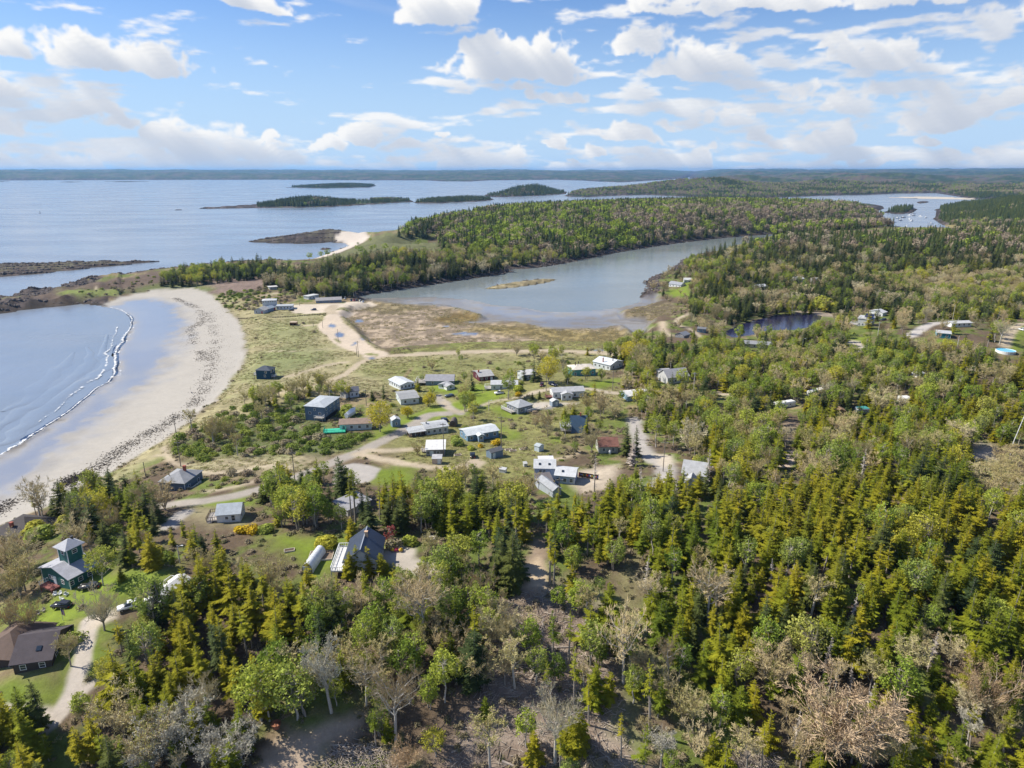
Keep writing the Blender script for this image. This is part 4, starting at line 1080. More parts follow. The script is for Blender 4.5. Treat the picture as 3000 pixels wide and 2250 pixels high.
r, M, w, d = simple('teal_house', 'teal house with broad cream hip roof and two dark chimneys', 'house', K('6', (1192, 478)), K('6', (1405, 474)), 9, h=3.6, kind='hip', rh=1.8, wall=(.10, .31, .33), roof=(.76, .69, .60), wins='f4', keep=.6)
chimney(r, M, .22 * w, d * .5, 3.6, 6.4, .22, DARKW); chimney(r, M, .36 * w, d * .55, 3.6, 6.6, .22, DARKW)
r, M, w, d = simple('barn_house', 'white house with bright metal roof beside the causeway road', 'house', K('6', (1540, 428)), K('6', (1658, 390)), None, K('6', (1412, 396)), h=3.2, kind='gable_y', rh=1.6, wall=(.64, .68, .71), roof=(.74, .78, .82), wins='f2l4', keep=.9)
chimney(r, M, .1 * w, .5 * d, 3.2, 6.0, .25); chimney(r, M, .35 * w, .12 * d, 3.2, 5.6, .18, DARKW)
r, M, w, d = simple('grey_gable_house', 'large grey roofed house among spruces where the causeway meets the wood', 'house', K('7', (175, 715)), K('7', (372, 690)), 9, h=3.4, rh=3.0, wall=(.50, .51, .52), roof=(.40, .40, .42), wins='f4', keep=.6)
m2, w2, d2 = sub(r, K('7', (118, 668)), K('7', (232, 660)), 7, None, .6); block(r, m2, w2, d2, 2.7, 'shed', .8, (.45, .46, .47), (.46, .46, .47), 'f2', names=('wing_wall', 'wing_roof'))
r, M, w, d = simple('canopy_house', 'white roofed low building with a blue front below leafy trees', 'house', K('6', (1705, 715)), K('6', (1915, 690)), 8, h=2.5, rh=.9, wall=(.25, .36, .46), roof=(.72, .72, .71), wins='f3', keep=.4)
# A-frame
r, M, w, d = house('a_frame_house', 'steep blue roofed A-frame house with white deck', 'house', K('6', (1182, 1010)), K('6', (1328, 1004)), 7.5, None, 1.0, 6.2, 0)
block(r, M, w, d, .3, 'gable_x', 6.0, (.56, .58, .60), (.085, .15, .235), '', ov=.35)
chimney(r, M, .62 * w, d * .5, 5.5, 7.4, .25); deck(r, M, -4.2, -.1, 0, d, 1.2, WOOD, WHITE, 'flb'); windows_on(r, M, 'l', 3, w, d, 1.6)
pr = MB(); pr.prism([(-.2, 3.0), (d * .62, 3.0), (d * .62, 3.15), (-.2, 3.15)], -3.6, -.1, 'x'); child('deck_roof', pr.mesh('deck_roof', shingles((.5, .51, .53))), r, M)
r, M, w, d = simple('red_roof_cottage', 'tan cottage with reddish brown roof and white tank outside', 'house', K('6', (1438, 1198)), K('6', (1612, 1192)), 7, h=2.9, rh=2.1, wall=(.42, .42, .37), roof=(.27, .13, .10), wins='', keep=1)
windows_on(r, M, 'f', 2, w, d, 1.1, 1.0, 1.0); windows_on(r, M, 'l', 2, w, d)
tk = MB(); tk.bar((w * .55, -.9, .1), (w * .55, -.9, 1.5), .45, n=12); tk.bar((w * .55, -.9, 1.5), (w * .55, -.9, 1.75), .45, .12, n=12); child('gas_tank', tk.mesh('gas_tank', WHITE, True), r, M)
simple('boat_shed', 'blue grey shed with dark roof beside raised garden beds', 'shed', K('6', (440, 1248)), K('6', (549, 1226)), 3.2, h=2.5, rh=.8, wall=(.17, .23, .30), roof=(.16, .165, .18), wins='', keep=1, ov=.2, drs=.15)
simple('play_shed', 'tiny pale blue shed alone on the grass slope', 'shed', K('6', (882, 1184)), K('6', (926, 1168)), None, K('6', (848, 1168)), h=2.1, kind='gable_y', rh=.5, wall=(.52, .60, .66), roof=(.50, .56, .58), wins='', keep=1, ov=.15, drs=.35)
# big pale blue duplex
r, M, w, d = house('pale_blue_house', 'large pale blue house of stepped blocks with light roofs and skylights', 'house', K('C', (735, 434)), K('C', (900, 428)), 7, None, 1, 5, 1)
block(r, M, w, d, 4.4, 'gable_x', 1.3, (.40, .47, .60), (.58, .60, .62), '', two=False, trim=True)
windows_on(r, M, 'f', 4, w, d, 2.9, 1.1, .8, [.3, .45]); windows_on(r, M, 'f', 4, w, d, .9, 1, 1.2, [.68])
for u in (.25, .72): skylight(r, M, u * w, d * .22, 4.4 + 1.3 * .44 + .22, math.atan2(1.3, d / 2))
m2, w2, d2 = sub(r, K('C', (902, 458)), K('C', (1058, 470)), 7, None, 1, 4); block(r, m2, w2, d2, 3.0, 'gable_x', 1.1, (.40, .47, .60), (.62, .64, .66), 'f3', names=('wing_wall', 'wing_roof'), trim=True)
skylight(r, m2, w2 * .35, d2 * .25, 3.0 + .55 + .25, math.atan2(1.1, d2 / 2))
m2, w2, d2 = sub(r, K('C', (778, 385)), K('C', (886, 380)), 4, None, 1, 6); block(r, m2, w2, d2, 4.2, 'shed', .4, (.55, .58, .62), (.74, .74, .74), '', names=('rear_wall', 'rear_roof'))
m2, w2, d2 = sub(r, K('C', (765, 505)), K('C', (880, 490)), 5, None, 1, 3); block(r, m2, w2, d2, 2.4, 'shed', .5, (.40, .44, .5), (.17, .155, .16), '', names=('garage_wall', 'garage_roof'))
m2, w2, d2 = sub(r, K('C', (885, 575)), K('C', (950, 560)), 9, None, .8, 3); block(r, m2, w2, d2, 2.6, 'gable_y', .9, (.38, .42, .47), (.38, .40, .43), '', names=('annex_wall', 'annex_roof'))
r, M, w, d = simple('white_gable_house', 'white house with long grey roof among spruces on the gravel turn', 'house', K('C', (1925, 470)), K('C', (2110, 490)), 9, h=4.2, rh=2.6, wall=(.62, .63, .63), roof=(.46, .47, .48), wins='f3l3', keep=.6)
m2, w2, d2 = sub(r, K('C', (1950, 520)), K('C', (2040, 530)), 4, None, .6, 4); block(r, m2, w2, d2, 3.0, 'gable_y', 1.6, (.60, .61, .61), (.44, .45, .46), 'f1', names=('wing_wall', 'wing_roof'))
# right hand houses
r, M, w, d = house('solar_house', 'grey two storey house with dark solar roof above the pond', 'house', K('3', (1130, 1117)), K('3', (1222, 1117)), 6.5, None, .9, 5, 1.4)
block(r, M, w, d, 5.0, 'shed', .8, (.46, .47, .47), (.55, .56, .57), 'f4', z=.9, ww=.9)
windows_on(r, M, 'f', 2, w, d, 3.4, .9, .9, [1]); deck(r, M, -4.5, -.1, 0, 4, .8, WOOD, WHITE, 'flb'); deck(r, M, .2, w * .55, .2, 4, 5.35, WOOD, WHITE, 'flr', 'roof_deck')
sp_ = MB(); sp_.prism([(0, 6.2), (4.2, 7.9), (4.2, 8.0), (0, 6.3)], w * .42, w + .3, 'x'); child('solar_panel', sp_.mesh('solar_panel', mat_plain('solar_cells', (.015, .022, .06), .15)), r, M)
simple('white_hill_house', 'white gabled house behind the solar roofed house', 'house', K('3', (1206, 1050)), K('3', (1294, 1056)), 7, h=3.6, kind='gable_y', rh=1.4, wall=(.68, .70, .72), roof=(.62, .64, .66), wins='f3', keep=.7)
simple('teal_cottage', 'dark teal cottage with pale roof on a small lawn', 'house', K('8', (1398, 440)), K('8', (1528, 449)), 7, h=2.9, kind='gable_x', rh=.9, wall=(.035, .20, .25), roof=(.52, .54, .55), wins='f2l1', keep=1, trim=True)
simple('low_white_house', 'long low white house above the teal cottage', 'house', K('8', (1540, 345)), K('8', (1722, 338)), 6, h=2.5, rh=.8, wall=(.66, .68, .68), roof=(.58, .59, .60), wins='f4', keep=.5)
simple('pond_house', 'grey roofed house with cream walls just south of the pond', 'house', K('3', (397, 1260)), K('3', (578, 1258)), 7, h=2.7, rh=1.1, wall=(.60, .55, .42), roof=(.32, .33, .35), wins='f4', keep=.6)
simple('shore_cabin', 'low weathered cabin with blue grey roof near the mud channel', 'cabin', K('7', (246, 277)), K('7', (328, 287)), 7, h=2.0, kind='gable_y', rh=1.4, wall=(.22, .23, .25), roof=(.24, .26, .30), wins='f2', keep=1)
r, M, w, d = simple('teal_hut', 'small teal hut with a dark flat roof beside the shore track', 'hut', K('7', (450, 230)), K('7', (523, 241)), 4.5, h=2.5, kind='shed', rh=.3, wall=(.13, .22, .28), roof=(.20, .21, .23), wins='f2', keep=1)
simple('point_house', 'small white house with grey dormer roof on the estuary point', 'house', K('2', (2122, 862)), K('2', (2200, 864)), 7, h=3.2, rh=2.0, wall=(.66, .68, .70), roof=(.34, .36, .40), wins='f4l2', keep=1)
for (a, b_, lb) in (((735, 832), (785, 830), 'white roofed house deep in the mid wood'), ((487, 885), (545, 878), 'white house with pale roof at the edge of the dark spruces'), ((850, 838), (885, 836), 'small pale house right of the white roofed one in the wood'), ((8, 838), (55, 830), 'small grey roofed house by the estuary lawn')):
    simple('wood_cottage', lb, 'house', K('3', a), K('3', b_), 8, h=3.0, rh=1.4, wall=(.62, .64, .65), roof=(.60, .62, .63), wins='f2', keep=.5)
# low holiday buildings by the far car park
r, M, w, d = simple('beach_motel', 'grey gabled beach motel with low white ranges beside the car park', 'motel', K('1', (1648, 1039)), K('1', (1713, 1037)), 9, h=2.9, kind='gable_y', rh=1.9, wall=(.42, .45, .49), roof=(.46, .46, .45), wins='f2', keep=1)
DOOR_R = mat_plain('red_door', (.35, .03, .04), .6); door(r, M, w * .72, 1.1, 2.1, DOOR_R)
m2, w2, d2 = sub(r, K('1', (1716, 1033)), K('1', (1788, 1014)), 8, None, 1, 3); block(r, m2, w2, d2, 2.4, 'gable_x', 1.0, (.20, .26, .34), (.24, .30, .37), '', names=('range_wall', 'range_roof')); door(r, m2, w2 * .85, 1.2, 2.0, DOOR_R)
m2, w2, d2 = sub(r, K('1', (1792, 1012)), K('1', (1896, 1009)), 7, None, 1, 3); block(r, m2, w2, d2, 2.8, 'flat', .3, (.50, .56, .64), (.46, .49, .53), 'f5', names=('range_wall', 'range_roof'))
m2, w2, d2 = sub(r, K('1', (1703, 990)), K('1', (1793, 986)), 7, None, 1, 4); block(r, m2, w2, d2, 4.6, 'hip', 1.1, (.58, .62, .68), (.62, .64, .66), '', names=('upper_wall', 'upper_roof')); windows_on(r, m2, 'f', 6, w2, d2, 3.2, .9, .8)
r, M, w, d = simple('long_grey_lodge', 'long low lodge with mottled grey roof under the wooded bank', 'lodge', K('1', (2048, 970)), K('1', (2215, 964)), 9, h=2.3, rh=1.7, wall=(.20, .25, .33), roof=(.38, .37, .37), wins='f5', keep=1)
m2, w2, d2 = sub(r, K('1', (2000, 946)), K('1', (2066, 938)), 6, None, 1, 3); block(r, m2, w2, d2, 3.0, 'flat', .3, (.58, .60, .62), (.60, .62, .63), 'f3', names=('wing_wall', 'wing_roof'))
simple('bank_cabin', 'tiny flat roofed white cabin under the spruces above the beach track', 'cabin', K('1', (1748, 882)), K('1', (1796, 880)), 6, h=2.4, kind='flat', rh=.2, wall=(.45, .46, .46), roof=(.62, .62, .62), wins='f2', keep=1, ov=.9)
# open wooden hut on the dunes
r, M, w, d = house('wooden_hut', 'small brown wooden hut with open front on the dune path', 'hut', K('5', (472, 171)), K('5', (532, 169)), 3.5, None, 1, 2.2, .2)
BW = mat_plain('brown_boards', (.30, .16, .08), .8, var=.2)
b = MB(); b.box(0, w, d - .1, d, -.2, 2.3); b.box(0, .1, 0, d - .1, -.2, 2.3); b.box(w - .1, w, 0, d - .1, -.2, 2.3); b.box(w * .48, w * .52, 0, d - .1, -.2, 2.3); b.box(.1, w - .1, 0, .1, 1.7, 2.3); child('wall', b.mesh('wall', BW), r, M)
b = MB(); b.box(-.2, w + .2, -.3, d + .2, 2.32, 2.5); child('roof', b.mesh('roof', mat_plain('hut_roof', (.45, .36, .27), .8)), r, M)
# left foreground
r, M, w, d = simple('shore_hip_house', 'blue grey house with brown grey hip roof at the back of the beach', 'house', K('4', (1042, 534)), K('4', (1200, 520)), 10, h=3.6, kind='hip', rh=2.3, wall=(.11, .16, .22), roof=(.34, .35, .37), wins='f3r2', keep=.8, trim=True)
chimney(r, M, .62 * w, d * .6, 4.5, 7.0, .4); deck(r, M, w + .1, w + 2, 1, 6, 1.0, WOOD, WHITE, 'rf')
r, M, w, d = simple('white_roadside_cottage', 'white cottage with pale blue roof alone on the bare yard', 'house', K('4', (1409, 733)), K('4', (1560, 725)), 6.5, h=2.6, rh=1.7, wall=(.68, .71, .73), roof=(.47, .52, .57), wins='', keep=1)
windows_on(r, M, 'f', 3, w, d, 1.0, .8, .8, [.42]); windows_on(r, M, 'f', 3, w, d, .5, .9, 1.6, [.70]); windows_on(r, M, 'r', 2, w, d); deck(r, M, -3.0, -.1, .3, 5.5, .8, WOOD, DARKW, 'flb'); steps(r, M, -2.6, -1.4, .2, .8, 4)
# tower house
TEAL = (.030, .125, .115)
r, M, w, d = house('tower_house', 'dark green house with pale roof and square lookout tower', 'house', K('A', (577, 908)), K('A', (792, 762)), None, K('A', (300, 905)), 1.0, 8.5, 1)
block(r, M, w, d, 3.3, 'gable_x', 1.7, TEAL, (.44, .45, .50), '', ov=.55, trim=True, below=2.6)
windows_on(r, M, 'f', 5, w, d, 1.3, 1.0, 1.0, [.06, .38, .72]); windows_on(r, M, 'l', 4, w, d, 1.1, 1.0, 1.0, [.42, .3, .75]); 
dm = M @ Matrix.Translation((0, d, 0)) @ Matrix.Rotation(R(-90), 4, 'Z'); door(r, dm, d * .42, 1.0, 2.1); deck(r, dm, d * .2, d * .62, -2.2, -.1, .1, mat_plain('red_patio', (.25, .09, .08), .8), WHITE, 'l', 'front_step', False)
tx, ty, tw = w * .40, d * .34, 3.7
TM = M @ Matrix.Translation((tx, ty, 0))
tb = MB(); tb.box(0, tw, 0, tw, 3.4, 8.6); child('tower_wall', tb.mesh('tower_wall', siding(TEAL)), r, TM)
child('tower_roof', roof_mb(tw, tw, 8.6, 'hip', 1.9, .7).mesh('tower_roof', shingles((.50, .51, .55))), r, TM)
for (x, y) in ((0, 0), (tw, 0), (0, tw)): b = MB(); b.box(x - .08, x + .08, y - .08, y + .08, 3.6, 8.55); child('corner_board', b.mesh('corner_board', WHITE), r, TM)
for s, u in (('f', .5), ('l', .5)): windows_on(r, TM, s, 1, tw, tw, 7.0, 1.1, .9)
chimney(r, M, tx + tw * .78, ty + tw * .55, 8.5, 10.4, .28, mat_plain('stove_pipe', (.05, .05, .055), .6))
deck(r, M, w * .35, w + 1.5, -1.8, -.1, -.4, DARKW, None, '', 'side_stoop')
# brown houses cut by the left edge
r, M, w, d = house('brown_house', 'brown house with dark shingle roofs and wide plank deck', 'house', K('D', (120, 905)), K('D', (425, 835)), 11, None, .8, 3, 2.6)
BR, DKR = (.07, .055, .05), (.095, .08, .09)
block(r, M, w, d, 2.8, 'gable_x', 2.7, BR, DKR, 'f2r2', ov=.5)
m2, w2, d2 = sub(r, K('D', (-190, 880)), K('D', (150, 830)), 12, None, .8, 5); block(r, m2, w2, d2, 3.6, 'hip', 3.0, BR, (.15, .105, .085), 'f3', names=('wing_wall', 'wing_roof'))
skylight(r, M, w * .62, d * .2, 2.8 + 2.7 * .4 + .2, math.atan2(2.7, d / 2), 1.0, 1.1); deck(r, M, w * .55, w + 5, d * .55, d + 5, .6, WOOD, WOOD, 'rb')
r, M, w, d = simple('dark_roof_house', 'dark brown roofed house with brick chimney against the beach', 'house', K('4', (-60, 860)), K('4', (170, 835)), 12, h=2.8, kind='hip', rh=3.4, wall=(.12, .10, .09), roof=(.085, .075, .075), wins='f3', keep=1.0)
chimney(r, M, .45 * w, d * .22, 3.0, 5.8, .4)
# long white building in the trees
r, M, w, d = house('white_long_house', 'long white roofed house running back between spruces beside the lawn', 'house', K('A', (1150, 1100)), K('A', (1262, 1130)), None, K('A', (1420, 835)), .0, 3.4, .8)
block(r, M, w, d, 3.0, 'gable_y', .8, (.66, .67, .66), (.74, .74, .72), 'f1l4')
deck(r, M, -2.6, -.1, d * .5, d + 1, 1.0, WOOD, WHITE, 'lb')
# house with the ribbed metal roof
r, M, w, d = house('metal_roof_house', 'house with steep ribbed slate blue metal roof and white deck', 'house', K('B', (1150, 1425)), K('B', (1512, 1412)), 10.5, None, .55, 4.6, 3)
METAL = mat_plain('slate_blue_metal', (.085, .105, .145), .38, .25, .5, .08)
block(r, M, w, d, 4.0, 'gable_y', 3.0, (.52, .53, .53), METAL, 'f3l3r3', ov=.5)
rb = MB(); sl_ = 3.0 / (w / 2)
n_r = 26
for i in range(n_r + 1):
    y = -.5 + (d + 1.0) * i / n_r
    for (xa, za, xb, zb) in ((-.5, 4.0 - sl_ * .5 + .18, w / 2, 7.18), (w / 2, 7.18, w + .5, 4.0 - sl_ * .5 + .18)):
        rb.add([(xa, y - .04, za), (xb, y - .04, zb), (xb, y + .04, zb), (xa, y + .04, za), (xa, y - .02, za + .09), (xb, y - .02, zb + .09), (xb, y + .02, zb + .09), (xa, y + .02, za + .09)],
               [(0, 3, 2, 1), (4, 5, 6, 7), (0, 1, 5, 4), (1, 2, 6, 5), (2, 3, 7, 6), (3, 0, 4, 7)])
o = child('roof_ribs', rb.mesh('roof_ribs', mat_plain('rib_metal', (.16, .19, .25), .4, .25)), r, M)
b = MB(); b.box(w / 2 - .12, w / 2 + .12, -.5, d + .5, 7.16, 7.32); child('ridge_cap', b.mesh('ridge_cap', mat_plain('ridge_metal', (.30, .33, .38), .4)), r, M)
chimney(r, M, w * .56, d * .62, 6, 8.2, .35, mat_plain('pale_brick', (.55, .38, .25), .85))
deck(r, M, -3.3, -.1, -.5, d + .3, 1.7, mat_plain('white_deck', (.62, .62, .61), .7), WHITE, 'flb')
# low grey roof glimpsed in the spruce belt
simple('belt_garage', 'low grey roofed garage glimpsed behind the spruce belt', 'garage', K('B', (1180, 790)), K('B', (1425, 695)), 6.5, h=2.4, kind='shed', rh=.5, wall=(.48, .49, .5), roof=(.38, .38, .41), wins='f1', keep=.45)
# polytunnel greenhouse
r, M, w, d = house('greenhouse', 'arched plastic greenhouse with wooden front and door', 'greenhouse', K('B', (690, 1398)), K('B', (792, 1402)), 8.5, None, .95, 2.8, 0)
ar = [(w * (.5 - .56 * math.cos(a)), .9 + 1.9 * math.sin(a)) for a in np.linspace(0, math.pi, 15)]
ar = [(ar[0][0], -.6)] + ar + [(ar[-1][0], -.6)]
b = MB(); b.prism(ar, 0, d, 'y'); child('plastic_cover', b.mesh('plastic_cover', mat_plain('greenhouse_plastic', (.62, .65, .67), .3, 0, .5, .1)), r, M)
for k in range(9):
    y = d * k / 8; hp = MB()
    for (p, q) in zip(ar[:-1], ar[1:]): hp.bar((p[0], y, p[1] + .03), (q[0], y, q[1] + .03), .04, n=4)
    child('hoop', hp.mesh('hoop', WHITE), r, M)
b = MB(); b.prism([(x * .96 + w * .02, z * .96) for x, z in ar], -.08, -.01, 'y'); child('end_wall', b.mesh('end_wall', mat_plain('weathered_boards', (.19, .145, .11), .85, var=.3)), r, M)
door(r, M, w * .12, 1.1, 1.9, WHITE, 0.0, -.09); windows_on(r, M @ Matrix.Translation((0, -.09, 0)), 'f', 1, w, d, .9, .8, .8, [.72])
print('houses', len(HOUSES), round(time.time() - T0, 1))
# ------------------------------------------------------------------ vehicles
def paint(name, col, rough=.25): return mat_plain(name, col, rough, 0.1, .5, .04)
TYRE = mat_plain('tyre_rubber', (.018, .018, .018), .85); RIM = mat_plain('wheel_rim', (.35, .36, .37), .35, .6)
LAMP = mat_plain('headlamp_glass', (.7, .72, .72), .1); TAIL = mat_plain('tail_lamp', (.35, .02, .02), .2)
_carm = {}
def car_meshes(kind):
    if kind in _carm: return _carm[kind]
    import bmesh
    def bev(mb, mat, off=.07):
        me = mb.mesh('part', mat); bm = bmesh.new(); bm.from_mesh(me); bmesh.ops.remove_doubles(bm, verts=bm.verts, dist=.001)
        bmesh.ops.bevel(bm, geom=bm.edges[:], offset=off, segments=2, affect='EDGES', clamp_overlap=True); bm.to_mesh(me); bm.free()
        me.polygons.foreach_set('use_smooth', [True] * len(me.polygons)); return me
    h = 1.75 if kind == 'suv' else (1.85 if kind == 'pickup' else 1.48)
    b = MB(); b.prism([(-2.32, .38), (-2.36, .72), (-2.2, .98), (-.95, 1.06), (2.25, 1.08), (2.36, .8), (2.32, .38)], -.92, .92, 'y')
    body = bev(b, None)
    c = MB(); rear = 2.15 if kind != 'pickup' else .75; rt = rear - .25 if kind != 'sedan' else rear - .75
    v = [(-.95, -.84, 1.04), (rear, -.84, 1.04), (rear, .84, 1.04), (-.95, .84, 1.04), (-.15, -.68, h - .03), (rt, -.68, h - .03), (rt, .68, h - .03), (-.15, .68, h - .03)]
    c.add(v, [(0, 3, 2, 1), (4, 5, 6, 7), (0, 1, 5, 4), (1, 2, 6, 5), (2, 3, 7, 6), (3, 0, 4, 7)]); glass = bev(c, GLASS, .03)
    r_ = MB(); r_.box(-.2, rt + .05, -.70, .70, h - .05, h + .02)
    for x0, x1 in ((.55, .66),): 
        for s in (-1, 1): r_.add([(x0, s * .845, 1.05), (x1, s * .845, 1.05), (x1, s * .70, h - .03), (x0, s * .70, h - .03)], [(0, 1, 2, 3)])
    roof = r_.mesh('roof', None)
    w_ = MB(); w_.bar((0, -.11, 0), (0, .11, 0), .36, n=14); tyre = w_.mesh('tyre', TYRE)
    w2_ = MB(); w2_.bar((0, -.125, 0), (0, .125, 0), .21, n=10); rim = w2_.mesh('rim', RIM)
    l_ = MB(); l_.box(-2.38, -2.28, .45, .82, .68, .86); hl = l_.mesh('headlight', LAMP)
    l_ = MB(); l_.box(2.26, 2.39, .55, .86, .72, .95); tl = l_.mesh('tail_light', TAIL)
    bed = MB()
    if kind == 'pickup': bed.box(.85, 2.25, -.78, .78, 1.0, 1.1)
    _carm[kind] = (body, glass, roof, tyre, rim, hl, tl, bed.mesh('bed', BLACKM) if kind == 'pickup' else None)
    return _carm[kind]
def car(name, label, front, back, kind, col, cat='car', full=True, group=None):
    a, b = hit(*front), hit(*back); d = (b - a)[:2]; rz = math.atan2(d[1], d[0]); c = (a + b) / 2
    o = empty(name, (c[0], c[1], float(ground(c[0], c[1]))), rz); tag(o, label, cat, group)
    FOOT.append((c[0], c[1], 3.0))
    px, py = to_px(c[0], c[1], c[2] + .8); q = 2.4 * FPX / math.hypot(c[0], c[1]); CLEAR.append((px - q, px + q, py - q * .4, py + q * .4, math.hypot(c[0], c[1]), 1.0))
    body, glass, roof, tyre, rim, hl, tl, bed = car_meshes(kind)
    P = paint('car_paint', col)
    def withm(me): 
        m2 = me.copy(); m2.materials.clear(); m2.materials.append(P); return m2
    link_obj('body', withm(body), o); link_obj('windows', glass, o); link_obj('roof', withm(roof), o)
    if bed: link_obj('bed', bed, o)
    if full:
        for x in (-1.45, 1.42):
            for s in (-1, 1):
                w_ = link_obj('wheel', tyre, o, (x, s * .84, .36)); link_obj('rim', rim, w_)
        for s in (1, -1):
            k = link_obj('headlight', hl, o); k.scale = (1, s, 1); k = link_obj('tail_light', tl, o); k.scale = (1, s, 1)
    return o
car('parked_suv', 'dark grey SUV on the lawn in front of the tower house', K('D', (425, 368)), K('D', (585, 352)), 'suv', (.035, .035, .038))
car('parked_suv', 'white SUV at the end of the long white house', K('D', (985, 385)), K('D', (1105, 345)), 'suv', (.72, .73, .74))
car('parked_suv', 'black SUV on the sandy turn below the blue cottage', K('6', (266, 1204)), K('6', (270, 1254)), 'suv', (.02, .02, .025))
car('pickup_truck', 'white pickup beside the porch house', K('6', (482, 652)), K('6', (545, 642)), 'pickup', (.70, .71, .71), 'pickup')
car('parked_car', 'dark blue car under the yellow tree by the dark spruces', K('6', (1035, 575)), K('6', (985, 560)), 'suv', (.02, .025, .06))
car('parked_car', 'dark red car under the dark spruces by the marsh', K('6', (905, 582)), K('6', (912, 560)), 'sedan', (.08, .02, .03))
car('parked_car', 'slate blue car at the head of the village drive', K('5', (1935, 832)), K('5', (1965, 828)), 'sedan', (.08, .11, .16))
car('parked_car', 'navy car behind the cream house', K('5', (1885, 1042)), K('5', (1925, 1065)), 'sedan', (.02, .03, .06))
car('parked_car', 'black car in front of the beach motel', K('1', (1870, 1020)), K('1', (1904, 1019)), 'sedan', (.02, .02, .025), full=False)
car('parked_car', 'navy car in the middle of the far car park', K('1', (2015, 1016)), K('1', (2050, 1016)), 'suv', (.02, .035, .09), full=False)
for i, (x, y, c) in enumerate([(-5, 945, (.03, .035, .05)), (22, 948, (.3, .31, .33)), (62, 962, (.02, .03, .08)), (80, 964, (.25, .05, .06)), (98, 966, (.05, .04, .07)), (118, 962, (.35, .36, .38))]):
    car('parked_car', ['black car at the left of the row by the marsh edge', 'grey car behind the lodge end', 'navy car in the row by the marsh edge', 'red car in the row by the marsh edge', 'dark purple car in the row by the marsh edge', 'silver car at the right end of the row'][i], K('2', (x, y)), K('2', (x + 6, y - 12)), 'suv', c, full=False)
car('camper_van', 'white camper van at the edge of the marsh car park', K('2', (120, 974)), K('2', (160, 971)), 'pickup', (.7, .71, .72), 'camper', full=False)
car('parked_car', 'dark green car beside the solar roofed house', K('8', (890, 285)), K('8', (925, 280)), 'suv', (.04, .07, .08), full=False)
car('parked_car', 'white car on the grass at the right edge', K('8', (2175, 370)), K('8', (2215, 380)), 'suv', (.70, .71, .72), full=False)
car('golf_cart', 'dark roofed utility cart beside the tower house', K('A', (712, 900)), K('A', (752, 892)), 'sedan', (.05, .05, .05), 'cart')

# caravans in the wood
def caravan(label, A, B, depth, col=(.66, .67, .66), roofc=(.68, .68, .67), keep=.4):
    r, M, w, d = house('caravan', label, 'caravan', A, B, depth, None, keep, 2.6, .2)
    prof = [(0, .45), (d, .45), (d, 2.3), (d - .25, 2.65), (.25, 2.65), (0, 2.3)]
    b = MB(); b.prism(prof, 0, w, 'x'); child('body', b.mesh('body', mat_plain('caravan_shell', col, .4)), r, M)
    b = MB(); b.box(.1, w - .1, .3, d - .3, 2.66, 2.74); child('roof', b.mesh('roof', mat_plain('caravan_roof', roofc, .5)), r, M)
    windows_on(r, M, 'f', 3, w, d, 1.3, .8, .6, [.25, .7]); windows_on(r, M, 'l', 1, w, d, 1.3, 1.2, .6)
    for x in (w * .42, w * .58): t_ = MB(); t_.bar((x, -.02, .3), (x, .25, .3), .33, n=12); child('wheel', t_.mesh('wheel', TYRE), r, M)
caravan('white caravan with red striped end under bare trees', K('7', (1512, 838)), K('7', (1640, 800)), 3)
caravan('long white caravan behind slim trunks', K('7', (1190, 950)), K('7', (1360, 915)), 3)
caravan('dark caravan with teal awning roof under spruces', K('7', (1950, 1000)), K('7', (2048, 995)), 4, (.20, .24, .30), (.06, .28, .27))
caravan('white caravan end showing between spruces on the right', K('8', (1098, 1062)), K('8', (1185, 1055)), 5)
caravan('pale caravan beside the bare trees on the right', K('8', (1165, 800)), K('8', (1240, 830)), 5, (.6, .6, .58), (.55, .58, .62))
simple('brown_shed', 'small brown shed beside the dark caravan', 'shed', K('7', (1735, 1005)), K('7', (1820, 1010)), 3.5, h=2.2, kind='gable_y', rh=.8, wall=(.28, .18, .10), roof=(.33, .22, .14), wins='', keep=.6, ov=.2)

# ------------------------------------------------------------------ utility poles
PW = mat_plain('weathered_pole', (.22, .19, .165), .9, var=.2); PWL = mat_plain('pale_pole', (.50, .48, .45), .85, var=.15)
def pole(px, hgt, label, arm=True, mat=PW, tilt=(0, 0), light=False):
    p = hit(*px)
    o = empty('utility_pole', p); tag(o, label, 'pole', 'utility poles along the lanes')
    d = math.hypot(p[0], p[1]); X0, Y0 = to_px(p[0], p[1], p[2]); X1, Y1 = to_px(p[0], p[1], p[2] + hgt); CLEAR.append((X0 - 2, X0 + 2, Y1, Y0 - (Y0 - Y1) * .35, d, .9))
    b = MB(); b.bar((0, 0, -.6), (tilt[0], tilt[1], hgt), .17, .11, n=8); link_obj('post', b.mesh('post', mat), o)
    if arm:
        b = MB(); b.box(-1.1 + tilt[0], 1.1 + tilt[0], -.07, .07, hgt - .8, hgt - .62); link_obj('crossarm', b.mesh('crossarm', mat), o)
        for x in (-1, -.4, .4, 1):
            b = MB(); b.bar((x + tilt[0], 0, hgt - .62), (x + tilt[0], 0, hgt - .42), .05, .04, n=6); link_obj('insulator', b.mesh('insulator', WHITE), o)
    if light:
        b = MB(); b.bar((tilt[0], 0, hgt - .3), (tilt[0] + 1.1, 0, hgt), .04, n=6); b.box(tilt[0] + .9, tilt[0] + 1.5, -.14, .14, hgt - .08, hgt + .06); link_obj('lamp_head', b.mesh('lamp_head', WHITE), o)
    return p, hgt
